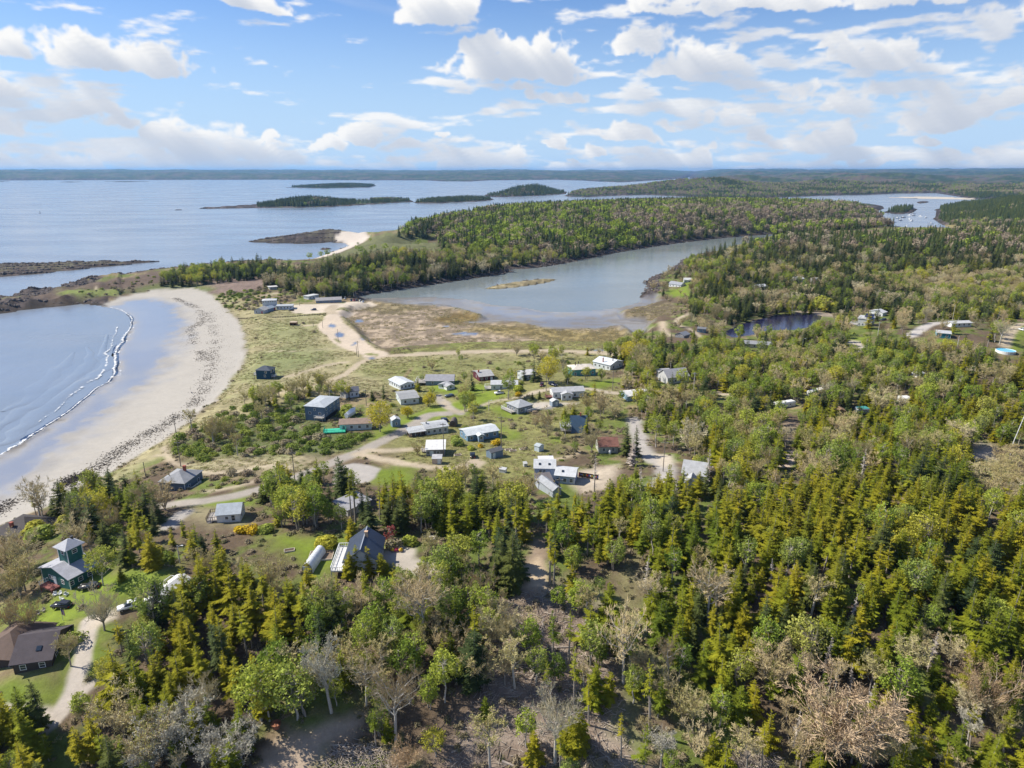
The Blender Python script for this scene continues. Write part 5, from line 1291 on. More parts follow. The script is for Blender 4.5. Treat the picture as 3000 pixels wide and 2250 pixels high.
POLES = [(K('5', (1107, 462)), 10, 'tall pole at the car park junction'), (K('5', (1092, 455)), 6.5, 'short leaning pole beside the tall junction pole', False), (K('5', (920, 312)), 8, 'pole on the small grass strip in the car park', False),
         (K('5', (777, 192)), 6, 'pole at the left edge of the car park', False), (K('5', (690, 182)), 4, 'thin post on the path to the wooden hut', False), (K('4', (1172, 368)), 10, 'pole on the shrub bank beside the sand path'), (K('4', (1146, 185)), 10, 'pole at the top of the beach'),
         (K('4', (1912, 470)), 11, 'pole beside the paved road above the spruces'), (K('6', (533, 1150)), 13, 'tall pole beside the blue cottage'), (K('6', (1563, 612)), 10, 'pole beside the lane near the white metal roofed house'), (K('6', (2030, 1362)), 11, 'pole on the gravel turn by the white gable house'),
         (K('7', (412, 832)), 12, 'pale pole in the trees by the grey gable house', True, PWL), (K('8', (1550, 277)), 11, 'tall pale pole against the dark spruces on the right', False, PWL), (K('8', (856, 430)), 9, 'pale pole below the solar roofed house', True, PWL), (K('8', (1595, 520)), 6, 'thin pole beside the teal cottage', False, PWL),
         (K('1', (1942, 985)), 8, 'pole behind the beach motel'), (K('6', (948, 620)), 9, 'pole in the village by the bay front cottage', False), (K('5', (1898, 1380)), 13, 'pole behind the flat roof cottage'), (K('5', (1180, 910)), 8, 'pole beside the slate roofed house'), (K('4', (945, 440)), 6, 'thin pole at the left of the shore hip house', False),
         (K('C', (932, 640)), 9, 'pole below the pale blue house'), (K('8', (155, 560)), 7, 'pole with a lamp by the pond house', False, PWL, (0, 0), True), (K('6', (418, 800)), 5, 'lamp post beside the village lane', False, PWL, (0, 0), True), (K('A', (1458, 690)), 5, 'white lamp post above the long white house', False, PWL, (0, 0), True), (K('2', (1690, 1290)), 5, 'post beside the causeway road', False)]
PP = [pole(*p) for p in POLES]
pole(K('H', (2095, 612)), 17, 'very tall leaning white pole on the rock ledge', False, mat_plain('white_mast', (.66, .66, .65), .6), (3.0, 0))
def wires(i, j, n=3, label='wires'):
    (a, ha), (b, hb) = PP[i], PP[j]
    for k in range(n):
        off = (-1, 0, 1)[k]
        mb = MB(); pa = Vector((a[0] + off, a[1], a[2] + ha - .42)); pb = Vector((b[0] + off, b[1], b[2] + hb - .42)); prev = pa
        for s in range(1, 13):
            t = s / 12; q = pa.lerp(pb, t); q.z -= 4 * t * (1 - t) * (pb - pa).length * .018
            mb.bar(prev, q, .02, n=3, cap=False); prev = q
        o = mb.build('power_line', BLACKM); tag(o, label, 'wire', label)
wires(8, 10, 3, 'thin dark wires from the blue cottage pole to the gravel turn')
wires(10, 11, 3, 'thin dark wires from the gravel turn into the trees')
wires(7, 17, 3, 'thin dark wires over the paved road')

# ------------------------------------------------------------------ boats
def boat_mesh(L, bw, fb):
    secs = []
    for i in range(9):
        t = i / 8; x = (t - .5) * L; w_ = bw * (1 - max(0, (t - .45) / .55) ** 2.2) * (.85 + .15 * min(1, t * 4)); z = fb * (1 + .45 * t * t)
        secs.append([(x, -w_, z), (x, -w_ * .75, .1), (x, 0, -.35), (x, w_ * .75, .1), (x, w_, z)])
    V = [p for s in secs for p in s]; F = []
    for i in range(8):
        for k in range(4): F.append((i * 5 + k, i * 5 + k + 1, i * 5 + k + 6, i * 5 + k + 5))
        F.append((i * 5, i * 5 + 5, i * 5 + 9, i * 5 + 4))
    F.append((0, 1, 2, 3, 4)); return V, F
HULL = MB(); HULL.add(*boat_mesh(9.5, 1.5, .9)); hull_me = HULL.mesh('hull', mat_plain('white_hull', (.72, .73, .74), .35))
HULLD = MB(); HULLD.add(*boat_mesh(9.5, 1.5, .9)); hulld_me = HULLD.mesh('hull', mat_plain('dark_hull', (.03, .05, .10), .35))
CAB = MB(); CAB.prism([(-1.2, 1.0), (1.4, 1.1), (1.0, 2.5), (-1.0, 2.5)], -.95, .95, 'y'); CAB.box(-1.5, 1.3, -1.1, 1.1, 2.5, 2.6); cab_me = CAB.mesh('wheelhouse', mat_plain('white_cabin', (.70, .71, .72), .4))
MAST = MB(); MAST.bar((-.6, 0, 2.5), (-.6, 0, 5.5), .06, .03, n=5); MAST.bar((-.6, 0, 2.6), (-3.4, 0, 3.0), .05, n=5); mast_me = MAST.mesh('mast', RIM)
BP = [(1370, 446), (1410, 433), (1392, 420), (1470, 402), (1484, 437), (1492, 402), (1576, 416), (1607, 456), (1450, 472), (1392, 476), (1470, 425), (1494, 390), (1308, 391), (1430, 415), (1540, 408)]
BL = ['rearmost', 'left of the cluster', 'upper left', 'upper middle', 'central', 'topmost right', 'far right', 'lower right', 'lowest middle', 'lowest left', 'middle', 'beside the island jetty', 'nearest the wooded point', 'left middle', 'right of the island']
for i, (x, y) in enumerate(BP):
    p = at0(*K('3', (x, y)), 0.0)
    o = empty('moored_boat', (p[0], p[1], .05), rt_ if (rt_ := (i * 1.7) % 6.28) else 0); tag(o, ('dark hulled ' if i % 4 == 1 else 'white ') + 'moored boat, ' + BL[i] + ', in the right hand harbour', 'boat', 'boats moored in the harbour')
    link_obj('hull', hulld_me if i % 4 == 1 else hull_me, o); link_obj('wheelhouse', cab_me, o); link_obj('mast', mast_me, o); o.scale = (1.25, 1.25, 1.25)
# boat in a white winter cover
p = hit(*K('5', (1040, 1018))); o = empty('covered_boat', p, R(70)); tag(o, 'boat wrapped in a white peaked winter cover beside the brown roof house', 'boat')
v, f = boat_mesh(7.5, 1.25, 1.5); b = MB(); b.add([(x, y, z + 1.0) for x, y, z in v], f); link_obj('hull', b.mesh('hull', mat_plain('shrink_wrap', (.66, .68, .70), .45)), o)
b = MB(); n_ = 9
vv = []; ff = []
for i in range(n_):
    t = i / 8; x = (t - .5) * 7.5; w_ = 1.3 * (1 - max(0, (t - .45) / .55) ** 2.2) * (.85 + .15 * min(1, t * 4)); z = 2.5 + .6 * t * t; vv += [(x, -w_, z), (x, 0, z + 1.5 * (1 - abs(t - .45) * 1.1)), (x, w_, z)]
for i in range(8): ff += [(3 * i, 3 * i + 3, 3 * i + 4, 3 * i + 1), (3 * i + 1, 3 * i + 4, 3 * i + 5, 3 * i + 2)]
ff += [(0, 1, 2), (26, 25, 24)]
b.add(vv, ff); link_obj('winter_cover', b.mesh('winter_cover', mat_plain('white_shrink_film', (.74, .76, .78), .4)), o)
b = MB(); [b.bar((x, s * .7, -.4), (x, s * .5, .9), .07, n=5) for x in (-2, 1.5) for s in (-1, 1)]; so_ = link_obj('stands', b.mesh('stands', RIM), o)
FOOT.append((p[0], p[1], 4))
# channel buoy
p = at0(86.5, 460.5); o = empty('channel_buoy', (p[0], p[1], 0)); tag(o, 'small dark channel buoy alone on the open sea', 'buoy')
b = MB(); b.bar((0, 0, -.5), (0, 0, 1.4), 1.5, 1.4, n=12); link_obj('float', b.mesh('float', mat_plain('buoy_paint', (.10, .03, .03), .6)), o)
b = MB(); [b.bar((math.cos(a) * 1.1, math.sin(a) * 1.1, 1.4), (math.cos(a) * .4, math.sin(a) * .4, 5), .1, n=5) for a in (0, 1.57, 3.14, 4.71)]; b.bar((0, 0, 5), (0, 0, 6), .5, .3, n=8); q = link_obj('tower', b.mesh('tower', mat_plain('buoy_tower', (.08, .03, .03), .6)), o)
# swimming pool
p = hit(*K('8', (2040, 575))); o = empty('swimming_pool', p); tag(o, 'round bright blue above ground swimming pool on the right', 'pool'); FOOT.append((p[0], p[1], 7))
CLEAR.append((K('8', (1960, 0))[0], K('8', (2110, 0))[0], K('8', (0, 545))[1], K('8', (0, 590))[1], math.hypot(p[0], p[1]), 1.0))
b = MB(); n_ = 32; ri, ro_ = 4.5, 4.65
vv = [(r_ * math.cos(6.2832 * i / n_), r_ * math.sin(6.2832 * i / n_), z) for z in (-.5, 1.2) for r_ in (ro_, ri) for i in range(n_)]
ff = []
for i in range(n_):
    j = (i + 1) % n_; ff += [(i, j, 2 * n_ + j, 2 * n_ + i), (n_ + j, n_ + i, 3 * n_ + i, 3 * n_ + j), (2 * n_ + i, 2 * n_ + j, 3 * n_ + j, 3 * n_ + i)]
b.add(vv, ff); link_obj('wall', b.mesh('wall', WHITE), o)
b = MB(); b.bar((0, 0, .6), (0, 0, 1.0), ri - .005, n=n_); link_obj('water', b.mesh('water', mat_plain('pool_water', (.08, .45, .68), .08, 0, .5, .05)), o)

# ------------------------------------------------------------------ gardens
def at(px, name, label, cat, rz=0.0, group=None):
    p = hit(*px); o = empty(name, p, rz); tag(o, label, cat, group); return o
def chair(px, label, rz, col=WHITE):
    o = at(px, 'garden_chair', label, 'chair', rz, 'garden chairs by the tower house')
    for nm, bx in (('seat', (-.35, .35, -.35, .3, .33, .39)), ('backrest', (-.35, .35, .3, .38, .36, 1.05)), ('armrest', (-.45, -.34, -.4, .35, .55, .6)), ('armrest', (.34, .45, -.4, .35, .55, .6)), ('leg', (-.42, -.34, -.38, -.3, 0, .55)), ('leg', (.34, .42, -.38, -.3, 0, .55)), ('leg', (-.42, -.34, .25, .33, 0, .55)), ('leg', (.34, .42, .25, .33, 0, .55))):
        b = MB(); b.box(*bx); link_obj(nm, b.mesh(nm, col), o)
for i, (x, y, a, l) in enumerate([(448, 955, .4, 'white garden chair nearest the tower house porch'), (487, 948, -.3, 'white garden chair second from the porch'), (540, 955, 1.2, 'white garden chair right of the pair by the porch'), (503, 990, 2.6, 'white garden chair facing the tower house'), (310, 1110, .5, 'wooden garden chair on the left lawn'), (352, 1085, -.2, 'wooden garden chair under the left trees')]):
    chair(K('A', (x, y)), l, a, WHITE if i < 4 else WOOD)
o = at(K('A', (512, 1155)), 'flagpole', 'short pole with a hanging red and white striped flag on the lawn', 'flag')
b = MB(); b.bar((0, 0, -.2), (0, 0, 3.2), .05, .04, n=6); link_obj('pole', b.mesh('pole', WHITE), o)
FR, FB = mat_plain('flag_red', (.45, .03, .06), .8), mat_plain('flag_blue', (.03, .04, .18), .8)
b = MB()
for i in range(7): b.add([(.05 + .09 * i, .03 * math.sin(i * 2), 3.0 - .05 * i), (.05 + .09 * (i + 1), .03 * math.sin(i * 2 + 2), 3.0 - .05 * (i + 1)), (.05 + .09 * (i + 1), .03 * math.sin(i * 2 + 2), 1.5 - .05 * i), (.05 + .09 * i, .03 * math.sin(i * 2), 1.5 - .05 * i)], [(0, 1, 2, 3)], 0 if i % 2 == 0 else 1)
b.add([(.05, -.02, 3.0), (.34, -.02, 2.86), (.34, -.02, 2.2), (.05, -.02, 2.3)], [(0, 1, 2, 3)], 2); link_obj('cloth', b.mesh('cloth', [FR, WHITE, FB]), o)
def bed(px, label, w, d, rz, soil=(.09, .06, .04)):
    o = at(px, 'raised_bed', label, 'garden bed', rz, 'raised garden beds')
    b = MB(); b.box(-w, w, -d, -d + .12, 0, .4); b.box(-w, w, d - .12, d, 0, .4); b.box(-w, -w + .12, -d + .12, d - .12, 0, .4); b.box(w - .12, w, -d + .12, d - .12, 0, .4); link_obj('frame', b.mesh('frame', mat_plain('pale_boards', (.50, .45, .38), .8)), o)
    b = MB(); b.box(-w + .12, w - .12, -d + .12, d - .12, -.1, .3); link_obj('soil', b.mesh('soil', mat_plain('garden_soil', soil, .95)), o)
for i, (k, x, y, l) in enumerate([('6', 640, 1175, 'larger raised bed right of the blue grey shed'), ('6', 600, 1165, 'raised bed nearest the blue grey shed'), ('6', 735, 1158, 'raised bed furthest right of the blue grey shed'), ('6', 130, 1215, 'raised bed beside the black SUV'), ('B', 545, 1158, 'raised bed left of the greenhouse')]): bed(K(k, (x, y)), l, 1.3, .7, .3)
bed(K('B', (890, 1215)), 'wide dug bed of bare soil right of the greenhouse', 3.0, 2.2, .1, (.2, .15, .11))
def fence(px, label, h, mat, step=.16, name='picket_fence', solid=False):
    P = [hit(*p) for p in px]; o = empty(name, P[0]); tag(o, label, 'fence'); bx = Vector(P[0])
    for a, b_ in zip(P[:-1], P[1:]):
        a, b_ = Vector(a) - bx, Vector(b_) - bx; L = (b_ - a).length; n = max(2, int(L / step))
        n = min(n, 60)
        for i in range(n):
            q = a.lerp(b_, (i + .5) / n); w_ = L / n * (.49 if solid else .3); d = (b_ - a).normalized(); s = d * w_
            m = MB(); t_ = Vector((-d.y, d.x, 0)) * .02
            m.add([q - s - t_, q + s - t_, q + s + t_, q - s + t_] + [v + Vector((0, 0, h)) for v in (q - s - t_, q + s - t_, q + s + t_, q - s + t_)], [(0, 3, 2, 1), (4, 5, 6, 7), (0, 1, 5, 4), (1, 2, 6, 5), (2, 3, 7, 6), (3, 0, 4, 7)])
            link_obj('board', m.mesh('board', mat), o)
        for z in (.25, h - .2):
            m = MB(); m.bar(a + Vector((0, 0, z)), b_ + Vector((0, 0, z)), .05, n=4); link_obj('rail', m.mesh('rail', mat), o)
    return P
fence(K('6', (888, 798), (950, 788), (1005, 772)), 'low white picket fence between the grey hip house and tool shed', .95, WHITE, .5)
FP = fence(K('6', (1248, 1412), (1340, 1425), (1432, 1440)), 'dark board fence hung with coloured floats beside the pale blue house', 1.7, mat_plain('dark_fence', (.07, .045, .04), .9), .5, 'board_fence', True)
fence(K('1', (2115, 1042), (2000, 1050), (1900, 1058), (1780, 1064), (1600, 1070), (1540, 1072)), 'long low dark fence along the dunes below the motel', .8, DARKW, 1.2, 'dune_fence')
fence(K('4', (605, 1125), (600, 1090)), 'short white picket fence beside the tower house cart', 1.0, WHITE, .4)
fc = [(.5, .03, .03), (.02, .08, .4), (.75, .75, .72), (.75, .55, .05), (.05, .35, .2), (.7, .25, .05)]
fcn = ['red', 'blue', 'white', 'yellow', 'green', 'orange']
for i in range(14):
    t = (i + .5) / 14; q = np.array(FP[0]) * (1 - t) + np.array(FP[2]) * t
    b = MB(); b.bar((0, 0, -.22), (0, 0, .12), .13, .13, n=8); b.bar((0, 0, .12), (0, 0, .26), .13, .04, n=8); b.bar((0, 0, -.22), (0, 0, -.3), .13, .06, n=8)
    o = b.build('lobster_float', mat_plain('float_paint', fc[i % 6], .5), None, (q[0], q[1] - .2, q[2] + 1.05)); tag(o, f'{fcn[i % 6]} fishing float hung on the dark board fence', 'float', f'{fcn[i % 6]} floats on the board fence')
o = at(K('E', (305, 1335)), 'plant_pot', 'large terracotta tub at the edge of the dirt track', 'pot')
b = MB(); b.bar((0, 0, 0), (0, 0, 1.0), .55, .85, n=18, cap=False); b.bar((0, 0, 1.0), (0, 0, 1.15), .95, .95, n=18, cap=False); b.bar((0, 0, .02), (0, 0, .85), .5, .74, n=18); link_obj('tub', b.mesh('tub', mat_plain('terracotta', (.30, .13, .08), .85)), o)
simple('bench_shed', 'tiny white store box on the grass below the garden', 'shed', K('6', (512, 1372)), K('6', (568, 1380)), 1.4, h=1.2, kind='shed', rh=.2, wall=(.55, .57, .6), roof=(.6, .61, .62), wins='', keep=1, ov=.12)
simple('bench_shed', 'small grey store box above the pale blue house', 'shed', K('6', (745, 1322)), K('6', (775, 1318)), 1.4, h=1.1, kind='shed', rh=.2, wall=(.4, .42, .42), roof=(.55, .56, .55), wins='', keep=1, ov=.12)
for i, (k, x, y, l) in enumerate([('B', 1085, 1150, 'red chair at the far end of the white deck'), ('B', 1050, 1210, 'red chair in the middle of the white deck')]):
    p = hit(*K(k, (x, y))); 
o = at(K('B', (1705, 1165)), 'flower_barrow', 'yellow and red flower display on the gravel drive', 'planter')
for i, (x, c) in enumerate(((-1.1, (.65, .42, .02)), (0, (.35, .02, .08)), (1.1, (.65, .42, .02)))):
    b = MB(); b.bar((x, 0, 0), (x, 0, .4), .35, .45, n=10); link_obj('tub', b.mesh('tub', WOOD), o)
    g_ = random.Random(i); b = MB()
    for k in range(60):
        v = Vector((g_.uniform(-1, 1), g_.uniform(-1, 1), g_.uniform(0, 1))); v = v.normalized() * .55; q = Vector((x, 0, .45)) + v; u_ = v.orthogonal() * .3; w_ = v.cross(u_).normalized() * .16
        b.add([q + u_, q - u_ * .5 + w_, q - u_ * .5 - w_], [(0, 1, 2)])
    link_obj('blossom', b.mesh('blossom', mat_plain('petals', c, .8)), o)
# picnic table
o = at(K('B', (2090, 1028)), 'picnic_table', 'pale picnic table at the right edge of the garden', 'table')
for nm, bx in (('top', (-.9, .9, -.4, .4, .7, .76)), ('bench', (-.9, .9, -.85, -.6, .4, .45)), ('bench', (-.9, .9, .6, .85, .4, .45)), ('leg', (-.7, -.6, -.75, .75, 0, .68)), ('leg', (.6, .7, -.75, .75, 0, .68))):
    b = MB(); b.box(*bx); link_obj(nm, b.mesh(nm, mat_plain('pale_table', (.55, .50, .44), .8)), o)

# ------------------------------------------------------------------ person sitting on the beach
p = hit(*K('1', (1240, 1552)))
me = bpy.data.meshes.new('person'); 
J = [(0, 0, .16), (0, .02, .42), (0, .06, .62), (0, .05, .72), (0, .03, .86), (-.10, -.06, .16), (-.13, -.42, .42), (-.13, -.62, .08), (-.13, -.78, .05), (.10, -.06, .16), (.13, -.42, .42), (.13, -.62, .08), (.13, -.78, .05), (-.2, .05, .58), (-.27, -.06, .34), (-.16, -.32, .40), (.2, .05, .58), (.27, -.06, .34), (.16, -.32, .40)]
E = [(0, 1), (1, 2), (2, 3), (3, 4), (0, 5), (5, 6), (6, 7), (7, 8), (0, 9), (9, 10), (10, 11), (11, 12), (2, 13), (13, 14), (14, 15), (2, 16), (16, 17), (17, 18)]
me.from_pydata(J, E, []); po = link_obj('person', me, None, p, R(140))
rad = [.16, .15, .15, .06, .11, .10, .075, .05, .045, .10, .075, .05, .045, .06, .05, .035, .06, .05, .035]
po.modifiers.new('skin', 'SKIN')
for i, r_ in enumerate(rad): me.skin_vertices[0].data[i].radius = (r_, r_)
me.skin_vertices[0].data[0].use_root = True
po.modifiers.new('sub', 'SUBSURF').levels = 1
me.materials.append(mat_plain('navy_clothes', (.02, .03, .09), .9)); tag(po, 'person in dark blue clothes sitting low on the beach facing the sea', 'person')

# ------------------------------------------------------------------ surf, seaweed, cut wood
def ribbon(name, pts, widths, z, mat, kind='stuff', label=None, ridge=0.0, n=8):
    P = smooth_line(np.array([at0(*q, 0.0) for q in pts]), n); m = len(P)
    Wd = np.interp(np.linspace(0, 1, m), np.linspace(0, 1, len(widths)), widths)
    T = np.gradient(P, axis=0); T /= np.linalg.norm(T, axis=1)[:, None] + 1e-9; Nn = np.stack([-T[:, 1], T[:, 0]], 1)
    k = 9; V = []; UV = []
    wob = (vnoise(np.arange(m) * .35, np.zeros(m), 2) - .5)
    for i in range(m):
        for j in range(k):
            s = j / (k - 1) * 2 - 1
            q = P[i] + Nn[i] * (s * Wd[i] * .5 + wob[i] * Wd[i] * .5)
            V.append((q[0], q[1], z + ridge * max(0, 1 - s * s)))
            UV.append(1 - abs(s))
    F = np.array([(i * k + j, i * k + j + 1, (i + 1) * k + j + 1, (i + 1) * k + j) for i in range(m - 1) for j in range(k - 1)], np.int32)
    me = mesh_np(name, np.array(V), F, mat, smooth=True)
    a = me.attributes.new('edge', 'FLOAT', 'POINT'); a.data.foreach_set('value', np.array(UV, np.float32))
    o = link_obj(name, me); tag(o, label, None, None, kind); return o
def foam_material(name, thr, col=(.80, .82, .83), sc=.9):
    m = bpy.data.materials.new(name); m.use_nodes = True
    t = NT(m.node_tree); b = t.n['Principled BSDF']; out = t.n['Material Output']
    geo = t.node('ShaderNodeNewGeometry'); ed = t.node('ShaderNodeAttribute', attribute_name='edge')
    n = t.noise(t.vmath('MULTIPLY', geo.outputs['Position'], (1, 1, .2)), sc, 6, .7, .6)
    f = t.ramp(t.math('ADD', n, t.math('MULTIPLY', ed.outputs['Fac'], .35)), thr, thr + .12)
    b.inputs['Base Color'].default_value = (*col, 1); b.inputs['Roughness'].default_value = .8
    tr = t.node('ShaderNodeBsdfTransparent'); mx = t.node('ShaderNodeMixShader'); t.l.new(f, mx.inputs[0]); t.l.new(tr.outputs[0], mx.inputs[1]); t.l.new(b.outputs[0], mx.inputs[2]); t.l.new(mx.outputs[0], out.inputs[0])
    return m
FOAM = foam_material('sea_foam', .72, (.66, .68, .70), .45); FOAM2 = foam_material('thin_foam', .78, (.6, .63, .66), .3)
SW = [(-150, 1064), (0, 983), (50, 955), (100, 921), (153, 886), (207, 840), (238, 820), (250, 789), (246, 769), (262, 737), (280, 712), (284, 692), (270, 674), (247, 666), (212, 661)]
ribbon('surf', SW, [2.5, 3.5, 5, 3, 2.4, 2, 2.6, 5, 4, 5, 2.2, 3, 2.4, 2, 1.5], .10, FOAM, label='white line of breaking surf along the beach', ridge=.10)
ribbon('surf', [(x - 20 - 6 * math.sin(i), y - 6) for i, (x, y) in enumerate(SW[3:11])], [2, 4, 7, 6, 5, 8, 4, 3], .14, FOAM2, label='second broken line of foam outside the surf', ridge=.25)
ribbon('surf', [(x + 7, y + 3) for x, y in SW[1:13]], [4, 8, 10, 7, 6, 8, 9, 7, 6, 5, 5, 4], .12, foam_material('swash_foam', .83, (.55, .57, .60), .22), label='thin swash of spent foam inside the surf')
ribbon('surf', K('1', (2060, 655), (2120, 640), (2190, 625), (2240, 608), (2255, 595)), [2, 3, 4, 3, 2], .2, FOAM, label='foam in the small far cove')
ribbon('surf', K('1', (1115, 368), (1180, 364), (1230, 362), (1300, 358)), [3, 6, 4, 2], .2, FOAM, label='foam at the tip of the long rocky point')
def low_wave(pts, wd, hgt):
    o = ribbon('swell', pts, wd, -.02, SEA, 'stuff', 'low swell rolling towards the beach', hgt, 8); return o
for k, off in enumerate((34, 66, 105)):
    low_wave([(x - off * (1 - .35 * i / 10) + 9 * math.sin(i * 1.3 + k * 2), y - off * .30 + 4 * math.sin(i * 2.1 + k)) for i, (x, y) in list(enumerate(SW[1:11]))[k:9 - k]], [3, 9, 12, 8, 11, 6, 2], .34 - .07 * k)
# seaweed: heaps of torn weed along two wrack lines
rs = random.Random(3)
def weed(lines, n, label, spread, size):
    V = []; F = []
    for pts, w_ in lines:
        P = smooth_line(HP(pts), 10); k = len(P)
        for i in range(int(n * w_)):
            t = rs.random() * (k - 1.01); j = int(t); q = P[j] + (P[j + 1] - P[j]) * (t - j)
            if vnoise(np.array([t * .9]), np.array([1.5]), 3)[0] < .34: continue
            q = q + np.array([rs.gauss(0, spread), rs.gauss(0, spread * .7)]); s = size * rs.uniform(.3, 1.3); an = rs.gauss(.9, .7)
            z = float(ground(q[0], q[1])) + .05; o = len(V); c, sn = math.cos(an), math.sin(an)
            for (a, b, h) in ((-s, 0, 0), (0, -.22 * s, .02), (s, .05, 0), (0, .25 * s, .14)): V.append((q[0] + a * c - b * sn, q[1] + a * sn + b * c, z + h))
            F += [(o, o + 1, o + 2), (o, o + 2, o + 3)]
    o = link_obj('seaweed', mesh_np('seaweed', np.array(V), np.array(F, np.int32), mat_plain('dry_seaweed', (.085, .064, .048), .9, var=.4, scale=.5))); tag(o, label, None, None, 'stuff')
weed([(K('1', (1130, 935), (1200, 965), (1290, 1010), (1310, 1070), (1280, 1120)), 1.5), (K('1', (1350, 1030), (1370, 1100), (1395, 1200), (1380, 1300), (1370, 1380), (1340, 1460), (1300, 1560), (1240, 1640)), 2.2), (K('1', (1245, 1120), (1238, 1160), (1250, 1190), (1258, 1235)), .6), (K('1', (1300, 1280), (1320, 1310), (1300, 1350)), .5),
      (K('4', (1180, 20), (1050, 110), (900, 190), (760, 280), (640, 370), (520, 430), (430, 470)), 2.6), (K('4', (560, 420), (480, 450), (400, 520)), 1.2), (K('4', (80, 590), (0, 650), (-80, 700)), .6)], 900, 'dark bands of dried seaweed along the beach', 2.4, .46)
weed([(K('4', (1150, 150), (1000, 190), (800, 300), (600, 420), (450, 520), (300, 560)), 1.0), (K('1', (1420, 900), (1440, 1100), (1450, 1300), (1420, 1450)), .6)], 500, 'scattered flecks of weed on the upper beach', 3.5, .3)
# cut branches and logs in the clearing
def slash(n, poly_px, label, L=(.6, 3.2), mat=mat_plain('cut_wood', (.42, .36, .30), .9, var=.35, scale=.3)):
    P = HP(poly_px); lo, hi = P.min(0), P.max(0); mb = TBX()
    k = 0
    while k < n:
        x, y = rs.uniform(lo[0], hi[0]), rs.uniform(lo[1], hi[1])
        if not in_px(P, np.array([x]), np.array([y]))[0]: k += .2; continue
        k += 1; z = float(ground(x, y)); an = rs.uniform(0, 6.28); l = rs.uniform(*L) * rs.random() ** .6 + .2; r_ = rs.uniform(.02, .07) * (1 + l * .3)
        mb.tube((x, y, z + r_ * .6), (x + math.cos(an) * l, y + math.sin(an) * l, z + rs.uniform(.0, .45)), r_, r_ * .4, 3)
    o = link_obj('brushwood', mb.mesh('brushwood', mat)); tag(o, label, None, None, 'stuff')
class TBX:
    def __init__(s): s.V = []; s.F = []
    def tube(s, a, b, r0, r1, n=3):
        a = Vector(a); b = Vector(b); d = (b - a).normalized(); u = d.orthogonal().normalized(); w = d.cross(u); o = len(s.V)
        for c, r in ((a, r0), (b, r1)):
            for i in range(n): s.V.append(tuple(c + u * (r * math.cos(6.283 * i / n)) + w * (r * math.sin(6.283 * i / n))))
        for i in range(n):
            j = (i + 1) % n; s.F += [(o + i, o + j, o + n + j), (o + i, o + n + j, o + n + i)]
    def mesh(s, name, mat): return mesh_np(name, np.array(s.V), np.array(s.F, np.int32), mat)
CLR_PX = [(1090, 1300), (1180, 1260), (1260, 1310), (1320, 1420), (1350, 1520), (1380, 1659), (960, 1659), (1000, 1560), (1060, 1430)]
slash(3000, CLR_PX, 'litter of cut branches over the clearing')
slash(900, K('G', (0, 1500), (60, 1420), (180, 1560), (200, 1659), (-200, 1659), (-180, 1500)), 'litter of branches at the forest edge')
slash(700, K('E', (640, 1659), (760, 1480), (1000, 1440), (1300, 1500), (1300, 1659)), 'litter of branches beside the dirt track')
for i, (a, b_, r_) in enumerate([((430, 950), (520, 800), .22), ((460, 960), (560, 800), .2), ((580, 690), (880, 680), .18), ((195, 1610), (290, 1650), .25), ((740, 1300), (690, 1420), .15), ((320, 1260), (420, 1170), .14), ((1960, 1545), (2150, 1640), .16), ((1000, 660), (1060, 655), .2), ((400, 690), (500, 680), .2)]):
    A_, B_ = hit(*K('F', a)), hit(*K('F', b_)); mb = MB(); d_ = Vector(B_) - Vector(A_); mb.bar((0, 0, r_), d_ + Vector((0, 0, r_)), r_, r_ * .7, n=7)
    o = mb.build('felled_log', mat_plain('log_bark', (.34, .29, .25), .9, var=.3), None, A_); tag(o, ['left of two parallel felled logs in the clearing', 'right of two parallel felled logs in the clearing', 'long pale fallen trunk across the middle of the clearing', 'short white log at the bottom of the clearing', 'thin log near the bottom of the clearing', 'thin pale log left of the slim spruces', 'log at the bottom right forest edge', 'short log near the forked pale tree', 'short log beside the dirt track'][i], 'log', 'felled logs')
# ledges of pale rock, shore rocks
ROCKM = mat_plain('shore_rock', (.12, .10, .092), .9, var=.45, scale=.35, bump=.6)
def rock_mesh(seed):
    g_ = random.Random(seed); import bmesh
    bm = bmesh.new(); bmesh.ops.create_icosphere(bm, subdivisions=2, radius=1)
    for v in bm.verts:
        n_ = v.co.normalized(); k = 1 + .35 * math.sin(n_.x * 3 + seed) * math.cos(n_.y * 4 + seed * 2) + g_.uniform(-.12, .12); v.co = Vector((n_.x * k, n_.y * k * .7, n_.z * k * .55))
    me = bpy.data.meshes.new('boulder'); bm.to_mesh(me); bm.free(); me.materials.append(ROCKM); return me
ROCKS = [rock_mesh(i) for i in range(4)]
print('things', round(time.time() - T0, 1))
